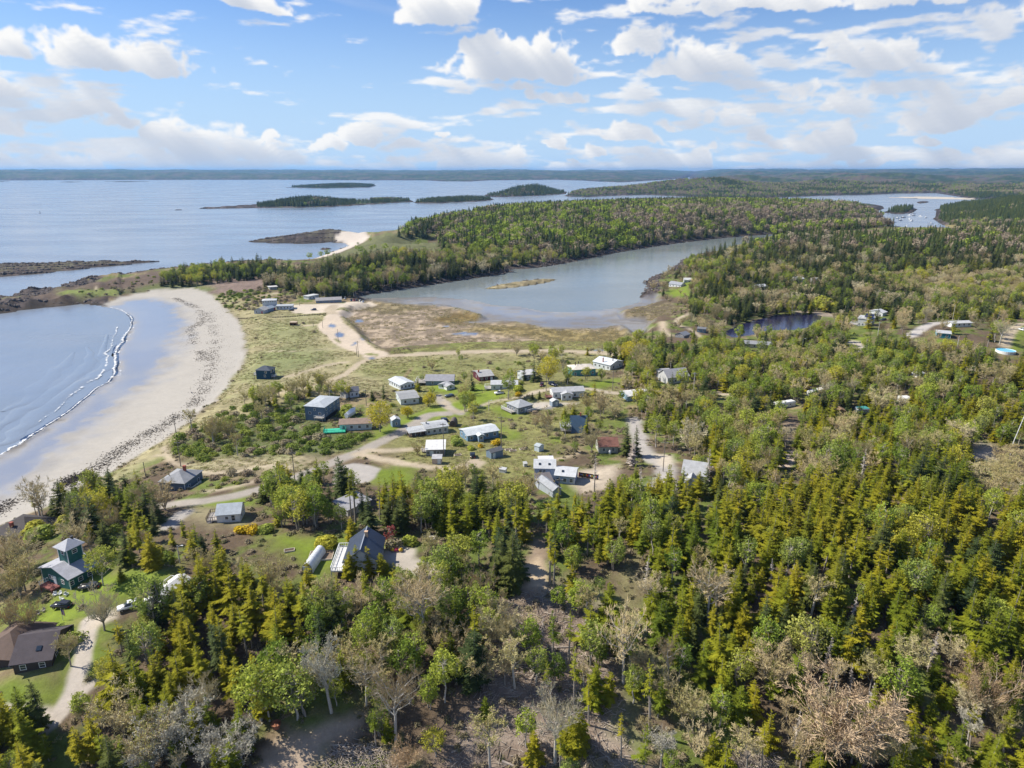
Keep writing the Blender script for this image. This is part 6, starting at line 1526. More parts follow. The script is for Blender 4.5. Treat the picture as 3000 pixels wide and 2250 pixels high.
# ------------------------------------------------------------------ foliage materials
def foliage(name, cols, trans=.25, patch=.35, rough=.85, vary=.35):
    """cols: list of colours spread over individuals; neighbours share a tendency, clumps vary within a crown"""
    m = bpy.data.materials.new(name); m.use_nodes = True
    t = NT(m.node_tree); b = t.n['Principled BSDF']; out = t.n['Material Output']
    oi = t.node('ShaderNodeObjectInfo')
    loc = t.noise(oi.outputs['Location'], .018, 3, .6)
    f = t.math('ADD', t.math('MULTIPLY', oi.outputs['Random'], 1 - patch), t.math('MULTIPLY', t.ramp(loc, .3, .7), patch))
    cr = t.node('ShaderNodeValToRGB')
    e = cr.color_ramp.elements
    n = len(cols)
    e[0].position = 0; e[0].color = (*cols[0], 1); e[1].position = 1; e[1].color = (*cols[-1], 1)
    for i in range(1, n - 1):
        q = e.new(i / (n - 1)); q.color = (*cols[i], 1)
    t.l.new(f, cr.inputs[0])
    geo = t.node('ShaderNodeNewGeometry')
    c = t.noise(geo.outputs['Position'], .75, 3, .6); c2 = t.noise(geo.outputs['Position'], 4.0, 2, .6)
    k = t.math('ADD', t.ramp(c, .3, .7, 1 - vary, 1 + vary, False), t.ramp(c2, .3, .7, -vary * .5, vary * .5, False))
    col = t.mix(1.0, cr.outputs[0], t.comb(k, k, k), 'MULTIPLY')
    t.l.new(col, b.inputs['Base Color'])
    b.inputs['Roughness'].default_value = rough
    b.inputs['Specular IOR Level'].default_value = .15
    if trans > 0:
        tr = t.node('ShaderNodeBsdfTranslucent'); t.l.new(col, tr.inputs[0])
        mx = t.node('ShaderNodeMixShader'); mx.inputs[0].default_value = trans
        t.l.new(b.outputs[0], mx.inputs[1]); t.l.new(tr.outputs[0], mx.inputs[2]); t.l.new(mx.outputs[0], out.inputs[0])
    return m
M_SPR = foliage('spruce_needles', [(.072, .110, .012), (.140, .178, .014), (.225, .235, .015), (.290, .258, .015), (.140, .168, .018)], .25, .45)
M_SPD = foliage('dark_spruce_needles', [(.038, .062, .024), (.062, .088, .028), (.105, .122, .028), (.055, .085, .036)], .2, .4)
M_DEADC = foliage('dead_spruce_twigs', [(.34, .29, .25), (.46, .42, .38)], .0, .2)
M_LEAF = foliage('spring_leaves', [(.30, .36, .055), (.42, .46, .075), (.27, .34, .08), (.50, .47, .06), (.36, .40, .13)], .35, .35)
M_LEAFG = foliage('green_leaves', [(.15, .22, .035), (.23, .31, .045), (.33, .40, .055), (.20, .24, .06)], .3, .35)
M_TWIG = foliage('bare_twigs', [(.44, .385, .21), (.54, .47, .26), (.46, .36, .20), (.48, .40, .23), (.60, .54, .36), (.40, .36, .20)], .0, .4, vary=.2)
M_TWIGF = foliage('distant_bare_crowns', [(.25, .21, .14), (.30, .25, .175), (.27, .205, .15), (.33, .285, .195), (.24, .215, .13)], .0, .45, vary=.25)
M_BUD = foliage('budding_twigs', [(.48, .42, .18), (.44, .43, .14), (.56, .48, .22), (.52, .34, .19)], .2, .4, vary=.25)
M_BARK = mat_plain('grey_bark', (.30, .265, .225), .9, var=.3, scale=3)
M_BIRCH = mat_plain('birch_bark', (.44, .41, .36), .8, var=.25, scale=4)
M_BLOOM = foliage('silver_buds', [(.46, .43, .34), (.50, .47, .38), (.42, .40, .29)], .1, .3, vary=.2)
M_SHRUB = foliage('shrub_leaves', [(.12, .17, .03), (.17, .23, .04), (.24, .28, .05), (.32, .35, .06)], .25, .5)
M_SHRUBB = foliage('shrub_twigs', [(.25, .215, .13), (.31, .27, .165), (.27, .21, .15), (.23, .235, .10)], .1, .5)
M_FORS = foliage('yellow_blossom', [(.56, .38, .02), (.60, .45, .03)], .2, .1)
M_REDL = foliage('red_leaves', [(.32, .08, .07), (.38, .13, .12)], .3, .1)
M_REDT = foliage('rust_twigs', [(.46, .33, .20), (.50, .38, .25)], .0, .1)

# ------------------------------------------------------------------ tree builders: each returns (trunk V,F,M), (crown V,F,M)
class TB:
    def __init__(s): s.V = []; s.F = []; s.M = []
    def tri(s, a, b, c, m=0):
        o = len(s.V); s.V += [tuple(a), tuple(b), tuple(c)]; s.F.append((o, o + 1, o + 2)); s.M.append(m)
    def tube(s, a, b, r0, r1, n=4, m=0):
        a = Vector(a); b = Vector(b); d = b - a
        if d.length < 1e-5: return
        d.normalize(); u = d.orthogonal().normalized(); w = d.cross(u); o = len(s.V)
        for c, r in ((a, r0), (b, r1)):
            for i in range(n):
                an = 2 * math.pi * i / n; s.V.append(tuple(c + u * (r * math.cos(an)) + w * (r * math.sin(an))))
        for i in range(n):
            j = (i + 1) % n
            s.F += [(o + i, o + j, o + n + j), (o + i, o + n + j, o + n + i)]; s.M += [m, m]
    def mesh(s, name, mats): return mesh_np(name, np.array(s.V), np.array(s.F, np.int32), mats, s.M)
def rv(g): 
    while True:
        v = Vector((g.uniform(-1, 1), g.uniform(-1, 1), g.uniform(-1, 1)))
        if .05 < v.length < 1: return v.normalized()
def spruce(seed, H, Rr, low=.06, dens=1.0, ragged=.25, fing=.37, dead=False):
    g = random.Random(seed); tk = TB(); cr = TB()
    lean = Vector((g.uniform(-.03, .03), g.uniform(-.03, .03), 1))
    P = lambda z: Vector((lean.x * z, lean.y * z, z))
    tk.tube(P(-1.0), P(H * .5), H * .016 + .06, H * .010 + .03, 5); tk.tube(P(H * .5), P(H * .97), H * .010 + .03, .02, 5)
    a0 = g.uniform(0, 6.28); z = low * H; az = g.uniform(0, 6.28)
    if low > .2:      # dead lower branches on a drawn-up stem
        for i in range(16):
            zz = g.uniform(.08, low) * H; an = g.uniform(0, 6.28); L = g.uniform(.4, 1.5)
            tk.tube(P(zz), P(zz) + Vector((math.cos(an) * L, math.sin(an) * L, -.15 * L)), .035, .012, 3)
    while z < H * .985:
        t = (z - low * H) / (H * (1 - low))
        r = Rr * ((1 - t) ** .68) * (.72 + .28 * min(1, t / .14)) + .10
        nb = max(3, int((3.2 + 4.2 * (1 - t)) * dens))
        gap = 1 - ragged * g.random()
        for i in range(nb):
            az += 2.39996 + g.uniform(-.5, .5)
            if g.random() < .10 * ragged / .25: continue
            L = r * g.uniform(.62, 1.14) * gap * (1 + .22 * math.cos(az - a0))
            d = Vector((math.cos(az), math.sin(az), 0)); sd = Vector((-d.y, d.x, 0))
            dr = (-.42 * (1 - t) + .22 * t + g.uniform(-.14, .10)) * L
            c = P(z + g.uniform(-.15, .15))
            def S(s): return c + d * (L * s) + Vector((0, 0, dr * s ** 1.2 + .12 * L * s ** 3))
            nk = max(3, int(L / fing))
            for k in range(nk):
                s = (k + .75) / (nk + .3); wd = (.20 + .30 * (1 - s)) * min(L, 2.4) * g.uniform(.7, 1.2) + .06
                a, b = S(max(.0, s - .16)), S(min(1, s + .10))
                for q in (-1, 1):
                    tip = S(min(1.05, s + .20)) + sd * (q * wd) + Vector((0, 0, -.22 * wd + g.uniform(-.10, .06)))
                    cr.tri(a, b, tip)
            cr.tri(S(.72) + sd * .13, S(.72) - sd * .13, S(1.12))
        z += (.30 + .20 * (1 - t)) * g.uniform(.8, 1.2) * (H / 13) ** .5
    tp = P(H)
    for i in range(3):
        an = i * 2.1; cr.tri(P(H * .955) + Vector((math.cos(an) * .16, math.sin(an) * .16, 0)), P(H * .955) + Vector((math.cos(an + 2.1) * .16, math.sin(an + 2.1) * .16, 0)), tp)
    return tk, cr
def limb(tb, a, b, r0, r1, g, n=3, wob=.12, m=0, sides=4):
    a = Vector(a); b = Vector(b); L = (b - a).length; pts = [a]
    for i in range(1, n):
        pts.append(a.lerp(b, i / n) + rv(g) * L * wob / n * 1.5)
    pts.append(b)
    for i in range(n):
        ra = r0 + (r1 - r0) * i / n; rb = r0 + (r1 - r0) * (i + 1) / n
        tb.tube(pts[i], pts[i + 1], ra, rb, sides, m)
    return pts
def leafy(seed, H, Rr, base=.38, clumps=64, leaves=22, lsz=.36, stems=1, squash=1.0, open_=.35):
    g = random.Random(seed); tk = TB(); cr = TB()
    tops = []
    for s in range(stems):
        an = g.uniform(0, 6.28); off = Vector((math.cos(an), math.sin(an), 0)) * (.0 if stems == 1 else g.uniform(.2, .5))
        lean = Vector((math.cos(an), math.sin(an), 0)) * (g.uniform(.2, .8) if stems == 1 else Rr * .45)
        top = lean + Vector((0, 0, H * g.uniform(.72, .85)))
        pts = limb(tk, off + Vector((0, 0, -.8)), top, H * .017 + .05, .04, g, 5, .10, 0, 5)
        tops.append(pts)
    cz = H * (base + 1) / 2; rz = H * (1 - base) / 2
    for i in range(clumps):
        v = rv(g); q = g.uniform(open_, 1) ** .6
        c = Vector((v.x * Rr * q, v.y * Rr * q, cz + v.z * rz * q * squash))
        if c.z > cz: c.x *= 1 - .25 * (c.z - cz) / rz; c.y *= 1 - .25 * (c.z - cz) / rz
        pts = g.choice(tops); st = min(pts, key=lambda p: abs(p.z - (c.z - (c - Vector((p.x, p.y, c.z))).length * .75)))
        limb(tk, st, c, .055, .015, g, 2, .2, 0, 3)
        cs = g.uniform(.55, 1.05) * Rr * .34
        for k in range(leaves):
            p = c + rv(g) * cs * g.random() ** .5
            n = (rv(g) + Vector((0, 0, .7))).normalized(); u = n.orthogonal().normalized(); w = n.cross(u); an = g.uniform(0, 6.28)
            u, w = u * math.cos(an) + w * math.sin(an), w * math.cos(an) - u * math.sin(an)
            z = lsz * g.uniform(.6, 1.3)
            cr.tri(p + u * z * .7, p - u * z * .35 + w * z * .55, p - u * z * .35 - w * z * .55)
    return tk, cr
def bare(seed, H, Rr, base=.25, limbs=7, twigs=7, tw=.05, spread=1.0, vase=False, tips=None):
    g = random.Random(seed); tk = TB(); cr = TB()
    fork = H * base
    tk.tube((0, 0, -.8), (0, 0, fork), H * .020 + .06, H * .015 + .05, 6)
    lead = limb(tk, (0, 0, fork), (g.uniform(-.5, .5), g.uniform(-.5, .5), H * .9), H * .015 + .05, .03, g, 5, .12, 0, 5)
    ends = []
    for i in range(limbs):
        an = i * 2.39996 + g.uniform(-.4, .4); st = fork * g.uniform(.8, 1.1) if vase else fork + (H * .75 - fork) * (i / limbs) ** 1.1
        s = Vector((0, 0, st)) if st <= fork else min(lead, key=lambda p: abs(p.z - st))
        up = (H - s.z) * g.uniform(.55, .98) if vase else (H - s.z) * g.uniform(.35, .85)
        e = s + Vector((math.cos(an) * Rr * g.uniform(.6, 1.0), math.sin(an) * Rr * g.uniform(.6, 1.0), up))
        pts = limb(tk, s, e, H * .009 + .03, .02, g, 4, .16, 0, 4)
        ends += [(p, (e - s).normalized(), (k + 1) / 4) for k, p in enumerate(pts[1:])]
    ends += [(p, Vector((0, 0, 1)), .8) for p in lead[2:]]
    for p, d, q in ends:
        for k in range(4):
            v = (d * .7 + rv(g) * .9 + Vector((0, 0, .35))).normalized(); L = Rr * g.uniform(.25, .55) * (1.25 - .5 * q)
            e = p + v * L
            cr.tube(p, e, .028, .012, 3, 0)
            for j in range(twigs):
                s = p.lerp(e, g.uniform(.25, 1.0)); vv = (v * .9 + rv(g) * .8 + Vector((0, 0, .35))).normalized(); l2 = L * g.uniform(.3, .7)
                n = vv.orthogonal().normalized() * tw
                e2 = s + vv * l2
                cr.tri(s + n, s - n, e2, 1)
                for j2 in range(2):
                    s3 = s.lerp(e2, g.uniform(.3, .9)); v3 = (vv + rv(g) * .9).normalized(); n3_ = v3.orthogonal().normalized() * tw * .8
                    cr.tri(s3 + n3_, s3 - n3_, s3 + v3 * l2 * .6, 1)
                    if tips:
                        pz = s3 + v3 * l2 * .55; u = rv(g) * tips; w = rv(g) * tips
                        cr.tri(pz + u, pz + w, pz - u, 2)
    return tk, cr
def shrub(seed, Rr, H, n=260, lsz=.3):
    g = random.Random(seed); cr = TB(); lob = [(g.uniform(-.5, .5) * Rr, g.uniform(-.5, .5) * Rr, g.uniform(.5, 1) * H, g.uniform(.45, .75) * Rr) for i in range(6)]
    for i in range(7):
        an = g.uniform(0, 6.28); cr.tube((0, 0, -.3), (math.cos(an) * Rr * .6, math.sin(an) * Rr * .6, H * .7), .04, .015, 3, 1)
    for i in range(n):
        x, y, h, r = g.choice(lob); v = rv(g); v.z = abs(v.z)
        p = Vector((x + v.x * r, y + v.y * r, max(.05, h - r * .8 + v.z * r * .8 - .0)))
        if g.random() < .25: p.z *= g.random()
        nn = (v + rv(g) * .7 + Vector((0, 0, .3))).normalized(); u = nn.orthogonal().normalized(); w = nn.cross(u); z = lsz * g.uniform(.6, 1.3)
        cr.tri(p + u * z, p - u * z * .5 + w * z * .8, p - u * z * .5 - w * z * .8)
    return cr
def far_spruce(seed, H, Rr):
    g = random.Random(seed); cr = TB()
    cr.tube((0, 0, -1), (0, 0, H * .5), .2, .1, 3, 1)
    for k in range(9):
        t = k / 9; z = H * (.05 + .95 * t); r = Rr * (1 - t) ** .8 + .15; nb = 7 if k < 5 else 5; a0 = g.uniform(0, 6.28)
        for i in range(nb):
            a = a0 + i * 6.283 / nb + g.uniform(-.3, .3); L = r * g.uniform(.7, 1.15); da = 3.0 / nb
            c = Vector((0, 0, z + H * .11)); p = Vector((math.cos(a) * L, math.sin(a) * L, z - .22 * L + g.uniform(-.2, .2)))
            q1 = Vector((math.cos(a - da) * L * .55, math.sin(a - da) * L * .55, z + .05)); q2 = Vector((math.cos(a + da) * L * .55, math.sin(a + da) * L * .55, z + .05))
            cr.tri(c, q1, p); cr.tri(c, p, q2)
    return cr
def far_round(seed, H, Rr, n=120, lsz=.9, base=.3):
    g = random.Random(seed); cr = TB(); cz = H * (1 + base) / 2; rz = H * (1 - base) / 2
    cr.tube((0, 0, -1), (0, 0, cz), .18, .1, 3, 1)
    for i in range(n):
        v = rv(g); q = g.uniform(.45, 1) ** .5
        bump = 1 + .22 * math.sin(v.x * 5 + seed) * math.sin(v.y * 5 + seed * 2) * 1.3
        p = Vector((v.x * Rr * q * bump, v.y * Rr * q * bump, cz + v.z * rz * q * bump))
        nn = (v + rv(g) * .6).normalized(); u = nn.orthogonal().normalized(); w = nn.cross(u); z = lsz * g.uniform(.6, 1.3)
        cr.tri(p + u * z, p - u * z * .5 + w * z * .8, p - u * z * .5 - w * z * .8)
    return cr

PROTO = {}      # kind -> list of (trunk mesh, crown mesh, height)
def reg(kind, pair, tm, cm, H):
    tk, cr = pair
    PROTO.setdefault(kind, []).append((tk.mesh('trunk', tm), cr.mesh('crown', cm), H))
reg('spruce', spruce(1, 13, 3.6, .05, 1.15, .35), M_BARK, M_SPR, 14)
reg('spruce', spruce(2, 12, 3.8, .04, 1.2, .45), M_BARK, M_SPR, 12)
reg('spruce', spruce(3, 14, 3.4, .20, 1.05, .45), M_BARK, M_SPR, 15)
reg('spruce', spruce(4, 9, 3.0, .03, 1.25, .3, .36), M_BARK, M_SPR, 9)
reg('spruce', spruce(5, 15, 3.7, .28, .9, .6), M_BARK, M_SPR, 16)
reg('spruce', spruce(6, 12, 4.1, .08, 1.1, .55), M_BARK, M_SPR, 13)
reg('spruce', spruce(7, 10, 3.8, .05, 1.25, .7), M_BARK, M_SPR, 10)
reg('spruce', spruce(8, 16, 3.5, .38, .85, .75), M_BARK, M_SPR, 16)
reg('spruce', spruce(9, 12, 3.1, .12, 1.2, .6), M_BARK, M_SPR, 12)
reg('spruce', spruce(10, 11, 3.9, .16, .9, .85), M_BARK, M_SPR, 11)
reg('dark_spruce', spruce(11, 13, 3.6, .05, 1.15, .35), M_BARK, M_SPD, 14)
reg('dark_spruce', spruce(12, 15, 3.4, .10, 1.05, .45), M_BARK, M_SPD, 16)
reg('dark_spruce', spruce(13, 10, 3.3, .03, 1.2), M_BARK, M_SPD, 10)
reg('thin_spruce', spruce(21, 16, 2.3, .50, .8, .6), M_BARK, M_SPR, 16)
reg('thin_spruce', spruce(22, 17, 2.0, .58, .8, .6), M_BARK, M_SPR, 17)
reg('dead_spruce', spruce(31, 13, 1.7, .15, .55, .7, .3), M_BARK, M_DEADC, 13)
reg('leafy_tree', leafy(41, 11, 3.2), M_BIRCH, M_LEAF, 11)
reg('leafy_tree', leafy(42, 12, 2.8, .42, 56, 22, .34), M_BIRCH, M_LEAF, 12)
reg('leafy_tree', leafy(43, 9, 3.0, .30, 60, 22, .34, 2), M_BARK, M_LEAF, 9)
reg('leafy_tree', leafy(44, 10, 3.6, .32, 70, 24, .36, 3, .9, .3), M_BARK, M_LEAF, 10)
reg('green_tree', leafy(45, 9, 2.7, .22, 64, 24, .33, 2), M_BARK, M_LEAFG, 9)
reg('green_tree', leafy(46, 11, 2.8, .3, 62, 22, .34), M_BIRCH, M_LEAFG, 11)
reg('bare_tree', bare(51, 12, 4.2, .28, 8, 7), M_BARK, [M_TWIG, M_TWIG], 12)
reg('bare_tree', bare(52, 10, 4.6, .16, 9, 7, .05, 1, True), M_BARK, [M_TWIG, M_TWIG], 10)
reg('bare_tree', bare(53, 13, 3.2, .35, 8, 6), M_BIRCH, [M_TWIG, M_TWIG], 13)
reg('bare_tree', bare(54, 8, 3.6, .08, 9, 8, .05, 1, True), M_BARK, [M_TWIG, M_TWIG], 8)
reg('budding_tree', bare(55, 11, 3.6, .3, 8, 6, .05, 1, False, .16), M_BARK, [M_TWIG, M_TWIG, M_BUD], 11)
reg('budding_tree', bare(56, 9, 3.8, .12, 9, 6, .05, 1, True, .16), M_BARK, [M_TWIG, M_TWIG, M_BUD], 9)
reg('budding_tree', bare(57, 12, 3.0, .4, 7, 6, .05, 1, False, .15), M_BIRCH, [M_TWIG, M_TWIG, M_BUD], 12)
SHR = [shrub(61, 1.9, 1.7), shrub(62, 1.5, 1.2), shrub(63, 2.3, 2.2, 320)]
for s_ in SHR: PROTO.setdefault('shrub', []).append((None, s_.mesh('shrub', [M_SHRUB, M_BARK]), 2))
for s_ in SHR: PROTO.setdefault('brown_shrub', []).append((None, s_.mesh('shrub', [M_SHRUBB, M_BARK]), 2))
FAR = {'spruce': [far_spruce(70 + i, 12 + i, 4.0).mesh('far_spruce', [M_SPD, M_BARK]) for i in range(3)],
       'leafy_tree': [far_round(80 + i, 11, 4.6).mesh('far_leafy', [M_LEAFG, M_BARK]) for i in range(3)],
       'bare_tree': [far_round(90 + i, 11, 4.8, 150, .75).mesh('far_bare', [M_TWIGF, M_BARK]) for i in range(3)]}
print('tree meshes', round(time.time() - T0, 1))

# ------------------------------------------------------------------ where they grow (picture zones; a later zone overrules an earlier one)
Zn = []
def zone(name, pts, dens, mix, size=1.0): Zn.append((name, np.array(pts, float), dens, mix, size))
S, D_, TS, X, L, G, B, BU, U, UB = 'spruce', 'dark_spruce', 'thin_spruce', 'dead_spruce', 'leafy_tree', 'green_tree', 'bare_tree', 'budding_tree', 'shrub', 'brown_shrub'
BIG = [(-400, 380), (2700, 380), (2700, 1800), (-400, 1800)]
zone('the far woods', BIG, .0, {S: 1})
zone('the wooded peninsula', [(840, 520), (900, 485), (1070, 455), (1330, 440), (1900, 432), (1930, 490), (1692, 506), (1404, 536), (1204, 574), (1090, 585), (980, 560), (930, 545)], 1.0, {D_: .48, G: .20, L: .16, BU: .06, B: .10}, 1.1)
zone('the eastern end of the wooded peninsula', [(1300, 460), (1500, 452), (1900, 440), (1930, 490), (1692, 506), (1420, 530)], .95, {D_: .32, G: .12, L: .08, BU: .10, B: .38}, 1.1)
zone('the bank west of the estuary', [(560, 625), (620, 585), (760, 560), (900, 550), (1100, 575), (1105, 592), (1020, 605), (837, 632), (760, 642), (700, 645), (620, 640)], .98, {D_: .66, G: .10, L: .08, BU: .04, B: .12}, 1.12)
zone('the grass behind the far beach', [(620, 575), (700, 545), (800, 515), (950, 515), (950, 548), (830, 560), (700, 580), (640, 600)], .25, {U: .7, G: .2, UB: .1}, .8)
zone('the row of trees on the headland', [(335, 618), (400, 588), (480, 578), (560, 570), (600, 575), (595, 600), (480, 612), (400, 622)], .9, {D_: .62, L: .26, G: .12}, .95)
zone('the headland scrub', [(100, 650), (200, 620), (340, 592), (340, 630), (240, 640)], .25, {UB: .5, U: .5}, .9)
zone('the scrub above the motel', [(440, 660), (490, 630), (590, 620), (660, 640), (600, 660), (530, 672)], .8, {U: .6, UB: .4}, 1.1)
zone('the right hand hills', [(1430, 640), (1480, 570), (1620, 528), (1760, 512), (2075, 508), (2400, 505), (2600, 700), (2212, 760), (1900, 690), (1780, 680), (1600, 690), (1540, 700), (1480, 680)], 1.0, {D_: .56, S: .16, G: .10, L: .06, BU: .02, B: .10}, 1.0)
zone('the shore scrub beside the estuary', [(1395, 625), (1440, 595), (1480, 575), (1500, 620), (1480, 690), (1430, 680), (1440, 640)], .5, {UB: .45, U: .1, B: .3, D_: .15}, .75)
zone('the far ridge', [(1640, 530), (1760, 512), (2212, 505), (2600, 520), (2600, 580), (2212, 575), (1800, 580)], 1.0, {D_: .74, G: .06, B: .18}, 1.0)
zone('the pale woods on the right', [(1850, 615), (2000, 590), (2300, 600), (2300, 650), (2000, 655), (1880, 650)], .9, {D_: .14, L: .24, G: .08, BU: .24, B: .30}, .9)
zone('the wood north of the pond', [(1530, 680), (1600, 640), (1760, 610), (1900, 620), (2000, 650), (1950, 670), (1800, 672), (1700, 668), (1620, 690), (1560, 710)], 1.0, {D_: .62, B: .25, G: .13}, 1.05)
zone('the green trees in front of the pond', [(1540, 735), (1600, 728), (1760, 722), (1830, 715), (1840, 750), (1700, 765), (1560, 765)], .3, {G: .4, L: .35, UB: .15, S: .1}, .5)
zone('the pond edge', [(1440, 700), (1530, 680), (1570, 712), (1600, 700), (1560, 730), (1480, 735)], .5, {UB: .5, B: .3, U: .2}, .7)
zone('the mixed wood beyond the village', [(1310, 770), (1380, 745), (1500, 735), (1800, 725), (1900, 700), (2212, 690), (2500, 720), (2500, 900), (2212, 900), (1900, 960), (1700, 1000), (1500, 990), (1380, 930), (1330, 850)], .88, {S: .38, D_: .14, G: .14, L: .20, BU: .08, B: .06}, .9)
zone('the houses right of the pond', [(1800, 690), (1860, 665), (1960, 690), (2060, 690), (2212, 690), (2212, 770), (2050, 770), (1900, 740), (1800, 720)], .32, {S: .2, D_: .15, L: .2, B: .35, U: .1}, .9)
zone('the grass behind the causeway', [(840, 780), (1000, 768), (1310, 770), (1310, 790), (1000, 800), (860, 815)], .10, {U: .6, UB: .4}, .7)
zone('the village', [(840, 800), (1000, 765), (1300, 765), (1340, 800), (1330, 880), (1300, 920), (1280, 1000), (1180, 1050), (1060, 1070), (900, 1030), (820, 1000), (820, 900)], .15, {U: .42, UB: .24, L: .18, BU: .10, S: .06}, .72)
zone('the scrub bank in the village', [(1080, 905), (1130, 880), (1240, 885), (1300, 920), (1250, 960), (1160, 950), (1100, 930)], .6, {UB: .4, U: .3, B: .2, G: .1}, .8)
zone('the scrub beside the dirt drive', [(860, 1025), (1020, 1025), (1180, 1050), (1180, 1120), (1100, 1130), (900, 1085)], .75, {U: .25, UB: .35, G: .15, BU: .25}, .7)
zone('the shrub bank above the beach', [(350, 985), (400, 935), (480, 890), (560, 860), (690, 875), (720, 930), (800, 940), (760, 970), (680, 985), (560, 985), (440, 995)], .95, {U: .76, UB: .21, BU: .03}, 1.15)
zone('the dune thicket', [(530, 880), (560, 850), (640, 840), (740, 830), (760, 870), (690, 880), (640, 890)], .6, {U: .42, UB: .22, L: .12, BU: .14, S: .1}, .85)
zone('the dunes', [(490, 680), (690, 665), (840, 780), (760, 840), (560, 840), (500, 850)], .035, {UB: .6, U: .4}, .6)
zone('the roadside scrub', [(400, 1040), (520, 1015), (600, 1010), (620, 1030), (500, 1055), (420, 1062)], .55, {UB: .55, U: .45}, .9)
zone('the trees behind the beach', [(60, 1120), (160, 1080), (230, 1050), (330, 1060), (370, 1090), (360, 1150), (280, 1190), (160, 1180), (60, 1180)], .8, {S: .25, D_: .15, L: .3, B: .2, U: .1}, .85)
zone('the bare wood left of the tower house', [(-60, 1180), (60, 1150), (90, 1220), (70, 1300), (-60, 1330)], .75, {B: .7, BU: .25, UB: .05}, .85)
zone('the trees right of the tower house', [(190, 1200), (260, 1170), (330, 1130), (440, 1120), (520, 1150), (480, 1200), (400, 1230), (330, 1240), (260, 1240), (210, 1240)], .8, {S: .30, D_: .12, L: .22, B: .2, U: .16}, .8)
zone('the spruce belt behind the metal roofed house', [(545, 1080), (620, 1050), (760, 1060), (900, 1075), (1100, 1090), (1165, 1120), (1150, 1200), (1060, 1180), (900, 1160), (820, 1158), (700, 1160), (600, 1150)], .9, {S: .30, D_: .24, TS: .08, G: .16, L: .18, B: .04}, .95)
zone('the birches behind the metal roofed house', [(640, 1100), (720, 1080), (800, 1090), (790, 1150), (650, 1140)], .8, {D_: .35, L: .3, G: .35}, 1.0)
zone('the garden of the metal roofed house', K('B', (250, 980), (700, 960), (1120, 980), (1120, 1330), (820, 1420), (600, 1300), (400, 1200)), .05, {U: .8, S: .2}, .6)
zone('the drive of the metal roofed house', K('B', (1480, 980), (2150, 960), (2150, 1250), (1960, 1420), (1520, 1330)), .10, {U: .5, BU: .3, S: .2}, .6)
zone('the near left wood', [(240, 1400), (330, 1330), (480, 1290), (640, 1300), (830, 1330), (960, 1300), (1080, 1290), (1070, 1400), (1010, 1510), (860, 1600), (700, 1660), (420, 1720), (100, 1760), (120, 1560), (200, 1470)], .94, {S: .48, D_: .05, G: .14, L: .25, BU: .05, B: .03}, .92)
zone('the spruces below the greenhouse', [(390, 1290), (450, 1240), (600, 1260), (700, 1270), (900, 1290), (860, 1330), (640, 1350), (480, 1340)], .95, {S: .82, BU: .1, B: .08}, .88)
zone('the pale wood right of the metal roofed house', [(860, 1280), (940, 1230), (1070, 1200), (1130, 1220), (1100, 1300), (1060, 1390), (960, 1400), (880, 1360)], .88, {S: .36, G: .20, L: .26, BU: .12, B: .06}, .9)
zone('the dark stand beside the dirt track', [(1040, 1230), (1120, 1190), (1130, 1240), (1090, 1330), (1050, 1340)], .95, {S: .5, D_: .5}, 1.05)
zone('the left corner spruces', [(-80, 1560), (60, 1540), (130, 1580), (300, 1600), (330, 1760), (-80, 1760)], .85, {S: .8, D_: .1, L: .1}, .95)
zone('the lawns by the road', [(0, 1330), (180, 1300), (200, 1440), (120, 1530), (0, 1540)], .12, {B: .5, U: .3, L: .2}, .6)
zone('the right hand spruce forest', [(1160, 1120), (1260, 1060), (1480, 1030), (1700, 990), (1900, 930), (2212, 860), (2600, 850), (2700, 1800), (1700, 1800), (1600, 1600), (1480, 1480), (1420, 1400), (1380, 1300), (1360, 1230), (1240, 1240), (1170, 1220)], .98, {S: .86, D_: .05, G: .035, L: .03, X: .01, BU: .015}, .92)
zone('the mixed edge of the spruce forest', [(1480, 1010), (1700, 960), (1900, 900), (2212, 830), (2400, 830), (2400, 930), (2212, 950), (1900, 1020), (1700, 1080), (1560, 1090)], .95, {S: .66, G: .11, L: .12, BU: .06, B: .05}, .9)
zone('the rust coloured thicket', [(2060, 1010), (2260, 960), (2300, 1090), (2150, 1110)], .85, {B: .55, BU: .3, S: .15}, .6)
zone('the bare trees in the right corner', [(1560, 1560), (1640, 1480), (1800, 1430), (2000, 1420), (2300, 1400), (2400, 1800), (1700, 1800)], .94, {S: .66, G: .04, BU: .12, X: .05, B: .13}, .9)
zone('the mixed edge of the clearing', [(1180, 1250), (1340, 1290), (1420, 1400), (1500, 1480), (1620, 1600), (1700, 1760), (1250, 1760), (1230, 1500)], .66, {S: .52, TS: .10, L: .08, G: .08, BU: .14, B: .08}, .85)
zone('the cut over clearing', [(1080, 1310), (1140, 1255), (1210, 1270), (1260, 1340), (1270, 1440), (1280, 1540), (1320, 1760), (940, 1760), (960, 1640), (1040, 1500), (1062, 1400)], .34, {TS: .30, S: .16, G: .10, L: .10, X: .08, BU: .16, B: .10}, .8)
zone('the bright saplings beside the drive', K('D', (480, 1330), (640, 1100), (820, 900), (860, 640), (980, 500), (1200, 440), (1260, 620), (1050, 900), (900, 1250), (700, 1400)), .85, {L: .72, S: .22, BU: .06}, .72)
zone('the green corridor', K('C', (1430, 1030), (1590, 1040), (1560, 1330), (1600, 1600), (1700, 1800), (1560, 1700), (1460, 1400)), .03, {U: 1}, .5)
for P_ in (K('C', (640, 1080), (850, 1080), (850, 1330), (620, 1320)), K('E', (100, 1400), (600, 1340), (1000, 1230), (1060, 1330), (700, 1600), (560, 1800), (100, 1800))): zone('the track', P_, 0, {S: 1})

